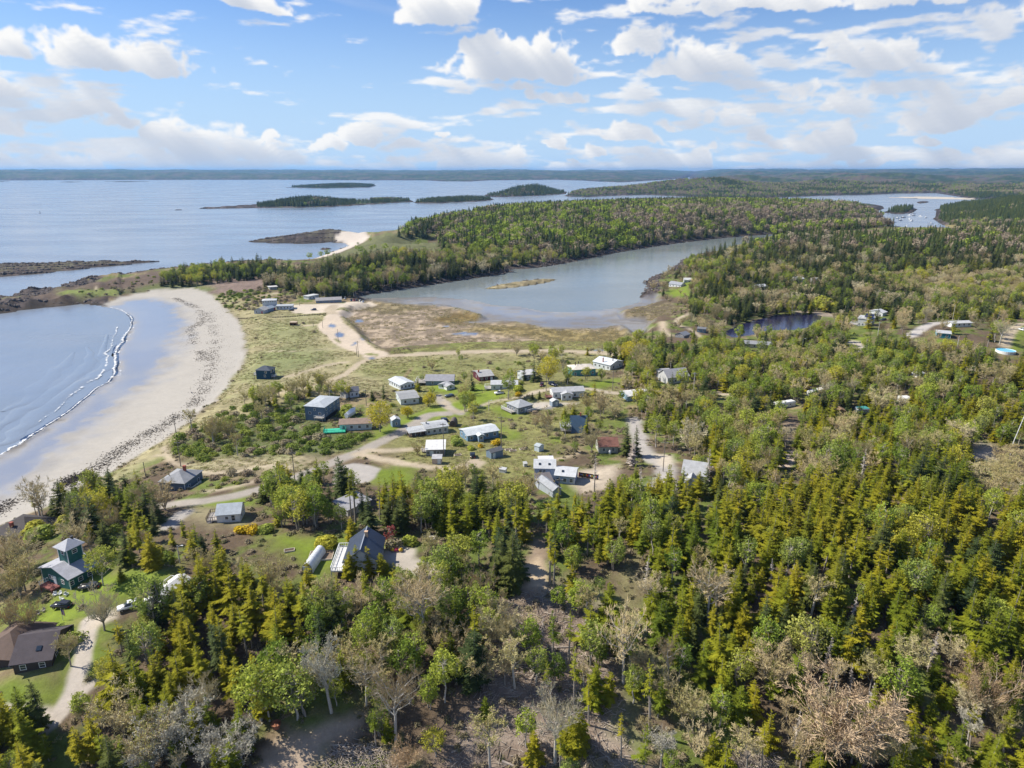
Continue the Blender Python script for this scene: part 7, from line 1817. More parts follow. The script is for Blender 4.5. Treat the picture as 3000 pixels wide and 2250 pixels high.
# picture points that stay open to view
OPEN = []
for kk, pts in (('D', [(700, 620), (690, 700), (650, 830), (620, 900), (580, 1000), (520, 1110), (650, 1000), (720, 540), (900, 430), (760, 760), (780, 850), (900, 350), (1000, 250), (1150, 120), (1300, 90), (480, 420), (330, 400), (430, 1130)]),
                ('B', [(640, 200), (700, 320), (900, 260), (1000, 280), (1300, 280), (1450, 290), (900, 1150), (970, 1230), (1600, 1170), (1750, 1180), (1850, 1150), (1700, 1260), (1850, 1280), (700, 1080), (850, 1060), (900, 1330), (560, 1060), (1560, 330), (1800, 300)]),
                ('C', [(760, 1180), (720, 1240), (790, 1230), (700, 1130), (780, 1060), (700, 1350), (640, 1450), (1500, 1100), (1490, 1250), (1550, 1300), (760, 1000), (1300, 400), (1350, 370), (1150, 480), (1800, 260), (1730, 200), (1650, 160), (1600, 130)]),
                ('E', [(300, 1580), (400, 1520), (560, 1440), (700, 1380), (850, 1300), (350, 1640), (450, 1480)]),
                ('4', [(1300, 590), (1450, 570), (1600, 530), (1250, 700), (1350, 700), (1650, 650), (1120, 740), (1050, 440), (1500, 780)]),
                ('7', [(1290, 1420), (1320, 1370), (1280, 1460), (1300, 1000), (1280, 1100), (700, 800), (640, 800)]),
                ('8', [(1300, 340), (1400, 310), (1200, 390), (2080, 400), (2050, 470), (2040, 570), (2000, 570), (2090, 570), (1400, 470), (620, 490), (680, 540)]),
                ('H', [(1850, 600), (1950, 590), (1800, 640)]),
                ('3', [(400, 1120), (500, 1090), (600, 1100), (700, 1080), (800, 1080), (400, 1170), (330, 1170), (850, 1060), (720, 1120), (450, 1140), (550, 1120), (650, 1060), (650, 1120), (750, 1100), (560, 1070), (830, 1090), (480, 1110), (300, 1185)])):
    for p in pts: OPEN.append(K(kk, p))
for p in smooth_line(HP(K('5', (1150, 1322), (1000, 1385), (860, 1440)))): pass
OPEN = np.array([[*p, float(np.hypot(*hit(*p)[:2]))] for p in OPEN])

rngp = np.random.default_rng(11)
NOPL = np.array([f[0] in ('beach', 'road', 'driveway', 'path', 'car_park', 'gravel_pad', 'mudflat', 'salt_marsh', 'dirt_track', 'puddle', 'lawn', 'sandbar', 'bare_ground') for f in FEAT] + [False])
CLR = np.array([(c[0], c[1], c[2], c[3], c[4], c[5]) for c in CLEAR])
FT = np.array(FOOT)
SPREAD = {S: 2.6, D_: 2.5, TS: 1.5, X: 1.3, L: 2.6, G: 2.5, B: 3.0, BU: 2.7, U: 1.5, UB: 1.5}
HT = {S: 11, D_: 12, TS: 16.5, X: 13, L: 10.5, G: 10, B: 9.5, BU: 9.5, U: 1.7, UB: 1.7}
PLANTS = []
def plant_band(d0, d1, sp, tall=1.0):
    """jittered grid of candidate places between two distances"""
    n = int(d1 / sp) + 2
    xs = np.arange(-n, n + 1) * sp; ys = np.arange(0, n + 1) * sp
    Xc, Yc = np.meshgrid(xs, ys)
    Xc = (Xc + rngp.uniform(-.46, .46, Xc.shape) * sp).ravel(); Yc = (Yc + rngp.uniform(-.46, .46, Yc.shape) * sp).ravel()
    d = np.hypot(Xc, Yc); az = np.abs(np.arctan2(Xc, Yc))
    m = (d >= d0) & (d < d1) & (az < R(47))
    Xc, Yc, d = Xc[m], Yc[m], d[m]
    c, fc, r, fr = _lookup(Xc, Yc)
    r = r + (fr > .5); c = c + (fc > .5)
    ok = (allsd[r, c] > 4 + d / 250) & ~NOPL[CLS[r, c]] & (GZ[r, c] > .5)
    Xc, Yc, d = Xc[ok], Yc[ok], d[ok]
    Z = ground(Xc, Yc); px, py = to_px(Xc, Yc, Z)
    zi = np.zeros(len(Xc), int)
    for i, z in enumerate(Zn):
        if i: zi[in_px(z[1], px, py)] = i
    u = rngp.random(len(Xc)); keep = np.zeros(len(Xc), bool)
    for i, z in enumerate(Zn): keep |= (zi == i) & (u < z[2])
    for (fx, fy, fr_) in FT: keep &= (Xc - fx) ** 2 + (Yc - fy) ** 2 > fr_ ** 2
    res = []
    for j in np.nonzero(keep)[0]:
        z = Zn[zi[j]]
        # stands of one kind: bias the draw by slow noise
        q = (.5 * (1 + math.erf((float(fbm(Xc[j] / 30 + 3, Yc[j] / 30, 2, 2)) - .5) / .24)) + rngp.uniform(-.30, .30)) % 1.0
        acc = 0
        tot = sum(z[3].values())
        for k, v in z[3].items():
            acc += v / tot
            if q <= acc: break
        size = z[4] * rngp.uniform(.58, 1.28) * tall
        h = HT[k] * size; w_ = SPREAD[k] * size
        pxs = FPX / max(20, float(Yc[j] * CP - (Z[j] - CAM_Z) * SP))
        x0, x1 = px[j] - w_ * pxs * .8, px[j] + w_ * pxs * .8
        top = py[j] - h * pxs * .9
        bad = (CLR[:, 4] > d[j] + 1) & (x1 > CLR[:, 0]) & (x0 < CLR[:, 1]) & (top < CLR[:, 3]) & (py[j] > CLR[:, 2])
        if bad.any():
            if rngp.random() < CLR[bad, 5].max(): 
                continue
        if d[j] < 760:
            b2 = (OPEN[:, 2] > d[j] - 3) & (np.abs(OPEN[:, 0] - px[j]) < w_ * pxs * .9 + 3) & (OPEN[:, 1] > top - 3) & (OPEN[:, 1] < py[j] + 4)
            if b2.any(): continue
        res.append((Xc[j], Yc[j], Z[j], k, size, zi[j], d[j], px[j], py[j]))
    return res
# keep plain plants off the spots of the special trees
PLANTS += plant_band(52, 190, 3.9)
PLANTS += plant_band(190, 420, 4.3)
PLANTS += plant_band(420, 820, 5.2)
PLANTS += plant_band(820, 2000, 7.6, 1.05)
print('plants', len(PLANTS), round(time.time() - T0, 1))
# woods on the islands and the far shores
def far_band(d0, d1, sp, polys, tall=1.0, inset=6):
    out_ = []
    for P, H in polys:
        Pw = W(P); lo = Pw.min(0); hi = Pw.max(0)
        xs = np.arange(lo[0], hi[0], sp); ys = np.arange(lo[1], hi[1], sp)
        if len(xs) * len(ys) > 900000: ys = ys[ys < d1]; xs = xs[np.abs(xs) < d1]
        if len(xs) == 0 or len(ys) == 0: continue
        Xc, Yc = np.meshgrid(xs, ys)
        Xc = (Xc + rngp.uniform(-.5, .5, Xc.shape) * sp).ravel(); Yc = (Yc + rngp.uniform(-.5, .5, Yc.shape) * sp).ravel()
        d = np.hypot(Xc, Yc); m = (d > d0) & (d < d1) & (np.abs(np.arctan2(Xc, Yc)) < R(44)); Xc, Yc, d = Xc[m], Yc[m], d[m]
        s = sdf_poly(Pw, Xc, Yc, 40); Z = ground(Xc, Yc)
        n = fbm(Xc / 160, Yc / 160, 1, 3); m = (s > inset) & (Z > 2.0)
        px, py = to_px(Xc, Yc, Z)
        m &= ~((px > 400) & (px < 555) & (py > 425) & (py < 455)) & ~((px > 768) & (px < 800) & (py > 425) & (py < 450) & (rngp.random(len(px)) < .75))
        for x, y, z, q, dd, pp in zip(Xc[m], Yc[m], Z[m], n[m], d[m], px[m]):
            k = D_ if (q + rngp.uniform(-.16, .16) < (.80 if H < 30 else .51)) else (B if rngp.random() < .72 else G)
            hump = 1.0
            if P is ISLES[0][1]: hump = .62 + .85 * math.exp(-((pp - 655) / 70) ** 2) + (.2 if pp > 800 else 0)
            if P is ISLES[2][1]: hump = .7 + .7 * math.exp(-((pp - 1150) / 60) ** 2)
            out_.append((x, y, z, k, rngp.uniform(.75, 1.15) * tall * hump, 0, dd, 0, 0))
    return out_
FARP = far_band(1200, 2900, 8.5, [(ISLES[i][1], 20) for i in (0, 1, 9)] + [(RIGHT, 20)], 1.05, 14)
FARP += far_band(2200, 6500, 13, [(ISLES[2][1], 20), (ISLES[3][1], 20)], 1.15, 16)
FARP += far_band(2200, 4800, 15, [(MID, 40)], 1.2, 22)
print('far plants', len(FARP), round(time.time() - T0, 1))

# ------------------------------------------------------------------ individuals: the ones that show largest; the rest of each kind is one mass
KIND = {S: 'spruce_tree', D_: 'spruce_tree', TS: 'spruce_tree', X: 'dead_spruce', L: 'leafy_tree', G: 'leafy_tree', B: 'bare_tree', BU: 'budding_tree', U: 'shrub', UB: 'shrub'}
CATN = {'spruce_tree': 'spruce', 'dead_spruce': 'dead tree', 'leafy_tree': 'tree', 'bare_tree': 'tree', 'budding_tree': 'tree', 'shrub': 'shrub'}
LOOK = {S: 'olive green spruce', D_: 'dark green spruce', TS: 'slim bare-stemmed spruce', X: 'grey dead spruce', L: 'yellow green spring tree', G: 'green leafed tree', B: 'leafless pale tree', BU: 'budding tan tree', U: 'rounded green shrub', UB: 'rounded brown shrub'}
rt = random.Random(5)
rest = []
def place(kind_key, x, y, z, size, label, group, cat=None, name=None, var=None, rz=None):
    lst = PROTO[kind_key]; tm, cm, H0 = lst[rt.randrange(len(lst)) if var is None else var]
    sc = HT.get(kind_key, H0) / H0 * size if kind_key not in (U, UB) else size
    if var is not None: sc = size
    sz = sc * rt.uniform(.92, 1.1); rz = rt.uniform(0, 6.28) if rz is None else rz
    if tm is None:
        o = link_obj(name or 'shrub', cm, None, (x, y, z), rz); o.scale = (sc, sc, sz); tag(o, label, cat or 'shrub', group)
        return o
    o = empty(name or KIND[kind_key], (x, y, z), rz); o.rotation_euler = (rt.gauss(0, .035), rt.gauss(0, .035), rz); o.scale = (sc, sc, sz); tag(o, label, cat or CATN[KIND[kind_key]], group)
    link_obj('trunk', tm, o); link_obj('crown', cm, o)
    return o
LANDM = []
for o_ in list(COL.objects):
    if o_.parent is None and o_.type == 'EMPTY' and HOUSES.count(o_.name.split('.')[0]) == 1 or (o_.parent is None and o_.name.startswith(('swimming_pool', 'plant_pot', 'covered_boat'))):
        q_ = o_.location; X_, Y_ = to_px(q_.x, q_.y, q_.z); LANDM.append((float(X_), float(Y_), q_.x, q_.y, o_.name.split('.')[0].replace('_', ' ').replace('a frame', 'A-frame').replace('parked suv', 'parked SUV')))
def describe(p):
    """look, size and place of one plant in words"""
    sz = p[4] / Zn[p[5]][4]
    size = '' if .86 < sz < 1.04 else ('small ' if sz <= .86 else ('large ' if sz < 1.17 else 'very large '))
    near = sorted(LANDM, key=lambda l: (l[2] - p[0]) ** 2 + (l[3] - p[1]) ** 2)[:1]
    look = LOOK[p[3]]
    if near and math.hypot(near[0][2] - p[0], near[0][3] - p[1]) < 26:
        l = near[0]; dx, dy = p[7] - l[0], p[8] - l[1]
        side = ('right of' if dx > 0 else 'left of') if abs(dx) > abs(dy) * 1.6 else ('in front of' if dy > 0 else 'behind')
        return f'{size}{look} {side} the {l[4]}'
    z = Zn[p[5]]; P = z[1]
    X0, X1 = np.clip(P[:, 0].min(), 0, 2212), np.clip(P[:, 0].max(), 0, 2212); Y0, Y1 = np.clip(P[:, 1].min(), 380, 1900), np.clip(P[:, 1].max(), 380, 1900)
    u, v = (p[7] - X0) / max(1, X1 - X0), (p[8] - Y0) / max(1, Y1 - Y0)
    ax = ['far left', 'left', 'left of centre', 'centre', 'right of centre', 'right', 'far right'][int(np.clip(u * 7, 0, 6))]; ay = ['back', 'upper', 'middle', 'lower', 'front'][int(np.clip(v * 5, 0, 4))]
    zz = z[0].split(' of the ')[0].split(' behind the ')[0].split(' beside the ')[0].split(' below the ')[0] if len(z[0].split()) > 6 else z[0]
    tx_ = f'{look}, {ay} {ax} in {zz}'
    return size + tx_ if len((size + tx_).split()) <= 16 else tx_
by = {}
for p in PLANTS: by.setdefault(KIND[p[3]], []).append(p)
n_ind = 0
for kn, lst in by.items():
    # rank by apparent size, but only those inside the picture
    def score(p):
        vis_ = -20 < p[7] < 2232 and p[8] - HT[p[3]] * p[4] * FPX / p[6] * .8 < 1659 and p[8] > 0
        return (HT[p[3]] * p[4] / p[6]) if vis_ else -1
    lst.sort(key=score, reverse=True)
    cap = {'spruce_tree': 250, 'leafy_tree': 270, 'bare_tree': 250, 'budding_tree': 280, 'shrub': 280, 'dead_spruce': 120}[kn]
    for i, p in enumerate(lst):
        if i < cap and score(p) > 0:
            lb = describe(p)
            place(p[3], p[0], p[1], p[2] - .1, p[4], lb, lb)
            n_ind += 1
        else: rest.append((KIND[p[3]], p))
print('individual plants', n_ind, 'mass', len(rest), round(time.time() - T0, 1))

# ------------------------------------------------------------------ trees that stand out in the photograph
M_GOLD = foliage('golden_leaves', [(.52, .47, .05), (.60, .52, .055), (.46, .46, .06)], .35, .2)
reg('golden_tree', leafy(101, 12, 5.0, .25, 110, 26, .34, 1, 1.0, .3), M_BARK, M_GOLD, 12)
reg('golden_tree', leafy(102, 6, 3.0, .16, 80, 26, .30, 2, 1.0, .25), M_BARK, M_GOLD, 6)
reg('lime_tree', leafy(103, 10, 3.6, .38, 60, 26, .34, 1, .9, .4), M_BIRCH, M_LEAF, 10)
reg('silver_tree', bare(104, 9, 4.2, .14, 10, 7, .05, 1, True, .17), M_BIRCH, [M_BIRCH, M_BLOOM, M_BLOOM], 9)
reg('silver_tree', bare(105, 14, 3.6, .34, 10, 7, .045, 1, False, .12), M_BIRCH, [M_BIRCH, M_BLOOM, M_BLOOM], 14)
reg('rust_tree', bare(106, 12, 7.0, .10, 14, 9, .055, 1, True, .10), M_BIRCH, [M_TWIG, M_REDT, M_REDT], 12)
reg('pale_tree', bare(107, 13, 4.6, .38, 9, 6, .045), M_BIRCH, [M_BIRCH, M_TWIG], 13)
reg('pale_tree', bare(108, 11, 5.0, .22, 10, 8, .05, 1, True), M_BARK, [M_TWIG, M_TWIG], 11)
reg('red_tree', leafy(109, 5, 1.4, .2, 40, 20, .22), M_BARK, M_REDL, 5)
PROTO['yellow_shrub'] = [(None, shrub(110, 1.6, 1.7, 420, .26).mesh('shrub', [M_FORS, M_BARK]), 2)]
PROTO['round_shrub'] = [(None, shrub(111, 1.9, 1.9, 520, .26).mesh('shrub', [M_LEAF, M_BARK]), 2)]
PROTO['grey_tree'] = [(lambda q: (q[0].mesh('trunk', M_BARK), q[1].mesh('crown', M_DEADC), 9))(spruce(112, 9, 2.8, .05, 1.1, .4))]
MAN = [  # enlargement, base point, kind, variant, height m, what it is
 ('5', 205, 905, D_, 0, 11, 'dark bushy spruce behind the dune below the navy house'), ('5', 540, 855, D_, 2, 7.5, 'lone dark spruce left of the tall blue grey house'), ('5', 1340, 850, D_, 1, 9, 'dark pine in front of the white cottage'), ('5', 1235, 865, D_, 2, 6, 'small dark spruce left of the pale house'),
 ('5', 1765, 918, 'golden_tree', 1, 6.5, 'round golden tree beside the pale house'), ('5', 1310, 1155, 'golden_tree', 0, 13, 'large loose golden tree beside the brown roof house'), ('5', 975, 1010, 'round_shrub', 0, 5.5, 'pale green round bush in front of the covered boat'), ('5', 1555, 1022, 'golden_tree', 1, 5.5, 'small golden tree by the bend of the paved road'),
 ('5', 2095, 965, L, 3, 9, 'leafy tree at the foot of the village drive'), ('5', 660, 800, L, 2, 5, 'yellow green sapling at the left of the dune thicket row'), ('5', 740, 815, L, 2, 5.5, 'yellow green sapling second in the dune thicket row'), ('5', 820, 810, L, 3, 5.5, 'yellow green sapling third in the dune thicket row'), ('5', 890, 815, L, 2, 5, 'yellow green sapling left of the white annex'), ('5', 1015, 830, L, 3, 5.5, 'leafy tree in front of the white annex'),
 ('6', 262, 615, D_, 0, 9.5, 'dark spruce between the maroon house and garage gables'), ('6', 745, 525, D_, 1, 12, 'tall dark spruce left of the white roofed house'), ('6', 832, 535, D_, 1, 13, 'tall dark spruce in front of the white roofed house'), ('6', 880, 535, D_, 1, 13.5, 'tallest dark spruce beside the yellow tree'), ('6', 965, 545, 'golden_tree', 0, 14, 'big yellow tree among the dark spruces by the marsh'),
 ('6', 1148, 545, D_, 0, 8, 'dark spruce left of the teal house'), ('6', 1105, 465, B, 2, 8, 'thin leafless tree behind the dark spruces'), ('6', 595, 695, L, 0, 13, 'slender leafy tree in front of the porch house'), ('6', 190, 760, L, 3, 8, 'leafy tree at the corner of the village lane'), ('6', 250, 770, L, 3, 7, 'second leafy tree at the corner of the village lane'),
 ('6', 1702, 350, 'golden_tree', 0, 13, 'big yellow tree at the end of the causeway road'), ('6', 1860, 300, 'golden_tree', 0, 11, 'yellow tree right of the big one at the causeway end'), ('6', 1900, 400, L, 0, 9, 'bright leafy tree below the causeway end'), ('6', 1730, 470, L, 3, 8, 'broad leafy tree beside the barn house'), ('6', 1872, 600, L, 0, 11, 'tall leafy tree below the broad one'), ('6', 1700, 610, L, 3, 8, 'leafy tree by the lane below the barn house'), ('6', 1320, 520, L, 3, 7, 'leafy tree in front of the teal house'), ('6', 1460, 530, G, 0, 7, 'green tree right of the teal house'),
 ('6', 2040, 390, D_, 0, 13, 'big dark spruce at the right of the causeway end'), ('6', 1990, 680, D_, 0, 11, 'dark spruce left of the grey gable house'), ('6', 1200, 870, S, 3, 7, 'small spruce on the scrub bank'), ('6', 1120, 880, S, 3, 6, 'lower spruce on the scrub bank'), ('6', 950, 970, B, 3, 8, 'grey leafless tree on the scrub bank'), ('6', 850, 950, B, 3, 6, 'small grey leafless tree on the scrub bank'),
 ('6', 140, 1125, 'round_shrub', 0, 3.2, 'bright green round shrub left of the garden steps'), ('6', 110, 1065, 'round_shrub', 0, 2.4, 'smaller bright green shrub at the corner of the blue cottage'), ('6', 495, 1115, 'yellow_shrub', 0, 2.8, 'yellow flowering shrub right of the blue cottage'), ('6', 340, 1140, 'yellow_shrub', 0, 1.6, 'low yellow shrub beside the garden steps'), ('6', 685, 662, 'yellow_shrub', 0, 2.2, 'yellow flowering shrub by the village lane'),
 ('6', 250, 1165, 'round_shrub', 0, 2.0, 'small clipped shrub at the foot of the steps'), ('6', 1370, 1190, 'pale_tree', 1, 9, 'spreading grey leafless tree left of the red roof cottage'), ('6', 1690, 1215, D_, 0, 13, 'dark spruce right of the red roof cottage'), ('6', 1780, 1215, D_, 1, 12, 'second dark spruce right of the red roof cottage'), ('6', 1742, 1305, 'grey_tree', 0, 9, 'grey needled dead spruce by the gravel road'),
 ('6', 1965, 1140, L, 1, 15, 'tall slim leafy tree right of the gravel road'), ('6', 820, 695, D_, 2, 3.5, 'tiny spruce beside the village lane'), ('6', 890, 690, D_, 2, 4, 'second tiny spruce beside the village lane'), ('6', 700, 610, 'round_shrub', 0, 3.5, 'green round bush behind the porch house'), ('6', 1450, 860, 'pale_tree', 1, 9, 'broad budding tree above the A-frame'), ('6', 1580, 880, BU, 1, 9, 'budding tree right of the A-frame'), ('6', 1320, 1010, S, 0, 8, 'spruce against the A-frame roof'),
 ('6', 1480, 830, BU, 0, 10, 'tall budding tree behind the A-frame'), ('6', 1330, 800, BU, 1, 8, 'budding tree by the lane below the bay front cottage'), ('6', 1850, 760, 'pale_tree', 1, 9, 'tan leafless tree below the canopy house'), ('6', 1940, 900, 'pale_tree', 1, 9, 'brown leafless tree right of the lane'), ('6', 2060, 820, BU, 1, 9, 'budding tree in the tangle right of the lane'),
 ('D', 190, 1390, S, 0, 13, 'tall spruce in front of the brown house'), ('D', 350, 1350, D_, 1, 14, 'tall dark spruce right front of the brown house'), ('D', 60, 1420, S, 1, 11, 'spruce at the left edge in front of the brown house'), ('D', 575, 835, BU, 0, 7, 'budding tree between the brown house and the drive'), ('D', 100, 560, 'pale_tree', 1, 8, 'leafless tree above the brown house'), ('D', 260, 570, 'pale_tree', 1, 8, 'reddish leafless tree behind the brown house'), ('D', 620, 640, U, 2, 2.5, 'dark shrub beside the plank deck'),
 ('A', 1430, 1130, S, 0, 10, 'spruce over the long white house roof'), ('A', 1520, 1060, S, 1, 11, 'spruce behind the long white house'), ('A', 1180, 1240, S, 3, 6, 'young spruce before the long white house'),
 ('D', 848, 545, 'pale_tree', 1, 9.5, 'leaning leafless tree where the drives meet'), ('A', 838, 870, 'lime_tree', 0, 10.5, 'lime green white stemmed tree beside the tower house'), ('A', 335, 360, 'pale_tree', 0, 13, 'tall leafless tree at the back of the beach'), ('A', 362, 362, B, 2, 9, 'thin leafless tree beside the tall one at the beach'), ('A', 330, 480, 'round_shrub', 0, 5, 'bright lime bush below the dark roofed house'), ('A', 250, 470, 'round_shrub', 0, 4.5, 'second bright lime bush below the dark roofed house'), ('A', 500, 400, 'round_shrub', 0, 3.6, 'lime bush nearest the dark spruces'),
 ('A', 600, 460, D_, 0, 14, 'large dark spruce behind the tower house'), ('A', 760, 480, D_, 0, 15, 'largest dark spruce behind the tower house'), ('A', 690, 420, D_, 1, 12, 'dark spruce between the large pair behind the tower house'), ('A', 1200, 360, D_, 0, 13, 'dark spruce beside the shore hip house drive'), ('A', 1290, 370, D_, 0, 10, 'dark spruce at the end of the drive'), ('A', 640, 560, 'pale_tree', 1, 9, 'leafless tree behind the tower'), ('A', 180, 760, 'pale_tree', 1, 11, 'big rounded leafless tree left of the tower house'), ('A', 60, 800, 'pale_tree', 1, 10, 'leafless tree at the left edge by the tower house'),
 ('A', 980, 840, S, 3, 4, 'young spruce on the lawn beside the tower house'), ('A', 1300, 1215, D_, 1, 14, 'dark spruce in front of the long white house'), ('A', 1390, 1180, S, 2, 11, 'spruce right of the dark one by the long white house'), ('A', 1210, 1230, L, 2, 5, 'leafy bush at the near end of the long white house'),
 ('A', 1960, 445, 'yellow_shrub', 0, 2.6, 'yellow flowering shrub below the roadside cottage'), ('A', 2050, 440, 'yellow_shrub', 0, 2.9, 'larger yellow flowering shrub below the roadside cottage'), ('A', 2150, 430, 'round_shrub', 0, 3.0, 'pale green shrub right of the yellow ones'),
 ('D', 1350, 1560, 'silver_tree', 0, 9, 'silver budded tree left of the bottom edge'), ('D', 1560, 1420, 'silver_tree', 0, 9.5, 'silver budded tree above the bottom one'), ('D', 1720, 1640, 'silver_tree', 0, 8, 'silver budded tree at the bottom edge'), ('D', 1960, 1600, 'silver_tree', 0, 8.5, 'silver budded tree beside the dirt track'), ('D', 1250, 1680, 'silver_tree', 0, 8, 'silver budded tree cut by the bottom edge'), ('D', 1680, 1230, 'pale_tree', 1, 8, 'tan leafless tree behind the silver budded trees'),
 ('E', 750, 1210, 'silver_tree', 1, 15, 'tall white stemmed silver tree in the near left wood'), ('E', 470, 1275, 'lime_tree', 0, 14, 'forked white birch with yellow green crown'), ('E', 185, 1280, 'lime_tree', 0, 13, 'slim white birch left of the forked one'), ('E', 1270, 1435, 'pale_tree', 0, 15, 'large pale leafless tree beside the dirt track'), ('E', 1035, 1160, 'pale_tree', 0, 11, 'pale leafless tree left of the largest'), ('E', 2110, 720, 'pale_tree', 1, 9, 'vase shaped leafless tree beside the sunlit track'), ('E', 1590, 1570, 'lime_tree', 0, 6.5, 'bright green small tree at the foot of the clearing'), ('E', 1340, 1660, 'rust_tree', 0, 5, 'low rusty leafless bush by the dirt track'), ('E', 1110, 1480, TS, 0, 9, 'ragged yellow spruce beside the dirt track'), ('E', 1500, 640, 'pale_tree', 0, 15, 'tall pale leafless clump below the gravel drive'), ('E', 1420, 600, 'pale_tree', 0, 14, 'second tall pale tree below the gravel drive'), ('E', 1010, 480, 'pale_tree', 1, 10, 'tan rounded leafless tree in the near left wood'),
 ('F', 1180, 970, 'pale_tree', 0, 15, 'twin stemmed pale tree in the middle of the clearing'), ('F', 1370, 395, 'pale_tree', 0, 10, 'pale bare tree at the edge of the spruce forest'), ('F', 1860, 490, 'pale_tree', 0, 13, 'pale bare tree standing in the spruce forest'), ('F', 1930, 420, 'pale_tree', 0, 11, 'second pale bare tree in the spruce forest'), ('F', 612, 860, TS, 0, 14, 'single slim spruce in the clearing'), ('F', 735, 880, TS, 1, 14, 'slim spruce right of the single one'), ('F', 780, 1190, TS, 0, 14, 'slim spruce at the heart of the clearing'), ('F', 625, 1620, 'pale_tree', 0, 14, 'grey bare tree at the bottom of the clearing'), ('F', 300, 1010, BU, 2, 12, 'budding tree with orange leaves left of the clearing'), ('F', 190, 720, 'pale_tree', 1, 10, 'vase shaped pale tree at the left of the clearing'), ('F', 1340, 960, 'pale_tree', 1, 6, 'small pale tree beside the green corridor'), ('F', 100, 1660, BU, 2, 12, 'budding tree at the bottom left of the clearing'), ('F', 1480, 1660, 'silver_tree', 1, 9, 'white barked bare tree at the bottom edge'),
 ('G', 650, 1600, 'rust_tree', 0, 15, 'huge rust tipped leafless tree in the right corner'), ('G', 1900, 1230, 'rust_tree', 0, 10, 'wide tan leafless tree at the right'), ('G', 150, 1080, 'pale_tree', 1, 10, 'pinkish leafless tree left of the huge rust tree'), ('G', 1390, 790, 'pale_tree', 1, 6, 'pale windswept leafless tree in the spruces'), ('G', 1950, 580, 'lime_tree', 0, 8, 'bright lime tree near the right edge'), ('G', 1780, 330, 'lime_tree', 0, 6, 'smaller lime tree near the right edge'), ('G', 1750, 1480, 'silver_tree', 1, 8, 'white twigged tree right of the huge rust tree'), ('G', 1150, 1640, 'pale_tree', 1, 8, 'pale leafless tree at the bottom right'), ('G', 900, 1700, 'pale_tree', 1, 8, 'grey leafless tree in front of the huge rust tree'), ('G', 400, 1660, 'pale_tree', 1, 9, 'olive tinted leafless tree left front of the huge rust tree'), ('G', 1850, 700, 'silver_tree', 0, 6, 'silver domed tree near the right edge'),
 ('B', 1645, 1085, 'red_tree', 0, 5.5, 'small red leafed tree beside the gravel drive'), ('B', 1510, 1070, 'yellow_shrub', 0, 2.2, 'yellow flowering shrub behind the metal roofed house'), ('B', 145, 965, 'yellow_shrub', 0, 2.4, 'yellow flowering shrub left of the garden'), ('B', 30, 950, 'yellow_shrub', 0, 2.0, 'smallest yellow flowering shrub left of the garden'), ('B', 950, 1095, 'round_shrub', 0, 3.8, 'round green bush on the lawn behind the greenhouse'), ('B', 1695, 1110, UB, 2, 2.4, 'round tan bush beside the gravel drive'), ('B', 1860, 1090, 'round_shrub', 0, 2.6, 'pale blossoming bush beside the gravel drive'),
 ('B', 1262, 850, TS, 0, 17, 'tallest slim pine in front of the grey garage'), ('B', 1215, 830, TS, 1, 14, 'slim pine left of the tallest'), ('B', 1525, 820, TS, 0, 14, 'slim pine right of the grey garage'), ('B', 1655, 860, TS, 1, 15, 'slim pine in the clump of bare stems'), ('B', 1690, 850, TS, 0, 14, 'second slim pine in the clump of bare stems'), ('B', 1990, 850, TS, 1, 11, 'slim dark pine at the right of the belt'), ('B', 1210, 1040, S, 3, 7, 'bushy spruce behind the metal roofed house'), ('B', 480, 890, G, 0, 9, 'pale green rounded tree in the belt'), ('B', 430, 450, S, 0, 9, 'spruce beside the paved road above the belt'), ('B', 540, 470, S, 1, 9, 'second spruce beside the paved road above the belt'), ('B', 850, 440, S, 0, 11, 'tall spruce left of the gravel pad'), ('B', 930, 450, G, 1, 9, 'green tree beside the gravel pad'), ('B', 690, 490, D_, 2, 7, 'dark spruce right of the road pole'), ('B', 760, 490, D_, 2, 7.5, 'second dark spruce right of the road pole'),
 ('B', 1290, 1400, S, 0, 9, 'spruce against the front of the metal roofed house'), ('B', 1420, 1420, S, 1, 8, 'second spruce against the front of the metal roofed house'), ('B', 1210, 1440, S, 3, 7, 'small spruce at the deck of the metal roofed house'), ('B', 1560, 1430, S, 3, 7, 'small spruce right of the metal roofed house'), ('C', 560, 1330, D_, 0, 17, 'massive dark spruce beside the dirt track'), ('C', 470, 1290, D_, 0, 15, 'massive dark spruce left of the largest'), ('C', 620, 1240, D_, 1, 13, 'dark spruce at the edge of the sunlit track'), ('C', 860, 1280, TS, 0, 15, 'slim spruce right of the sunlit track'), ('C', 890, 1310, TS, 1, 14, 'second slim spruce right of the sunlit track'),
 ('3', 1260, 1090, D_, 0, 14, 'dark spruce beside the solar roofed house'), ('3', 1010, 1230, D_, 1, 16, 'tall dark spruce below the pond'), ('3', 690, 1230, D_, 0, 11, 'dark spruce right of the pond house'), ('3', 1240, 1310, D_, 1, 13, 'slim dark spruce below the solar roofed house'), ('3', 1425, 1250, D_, 2, 9, 'dark spruce beside the bare wood by the road'), ('3', 920, 1010, 'round_shrub', 0, 11, 'pale green willow mass at the pond head'), ('3', 860, 1000, 'round_shrub', 0, 9, 'left pale green willow at the pond head'), ('3', 970, 1020, 'round_shrub', 0, 8, 'right pale green willow at the pond head'),
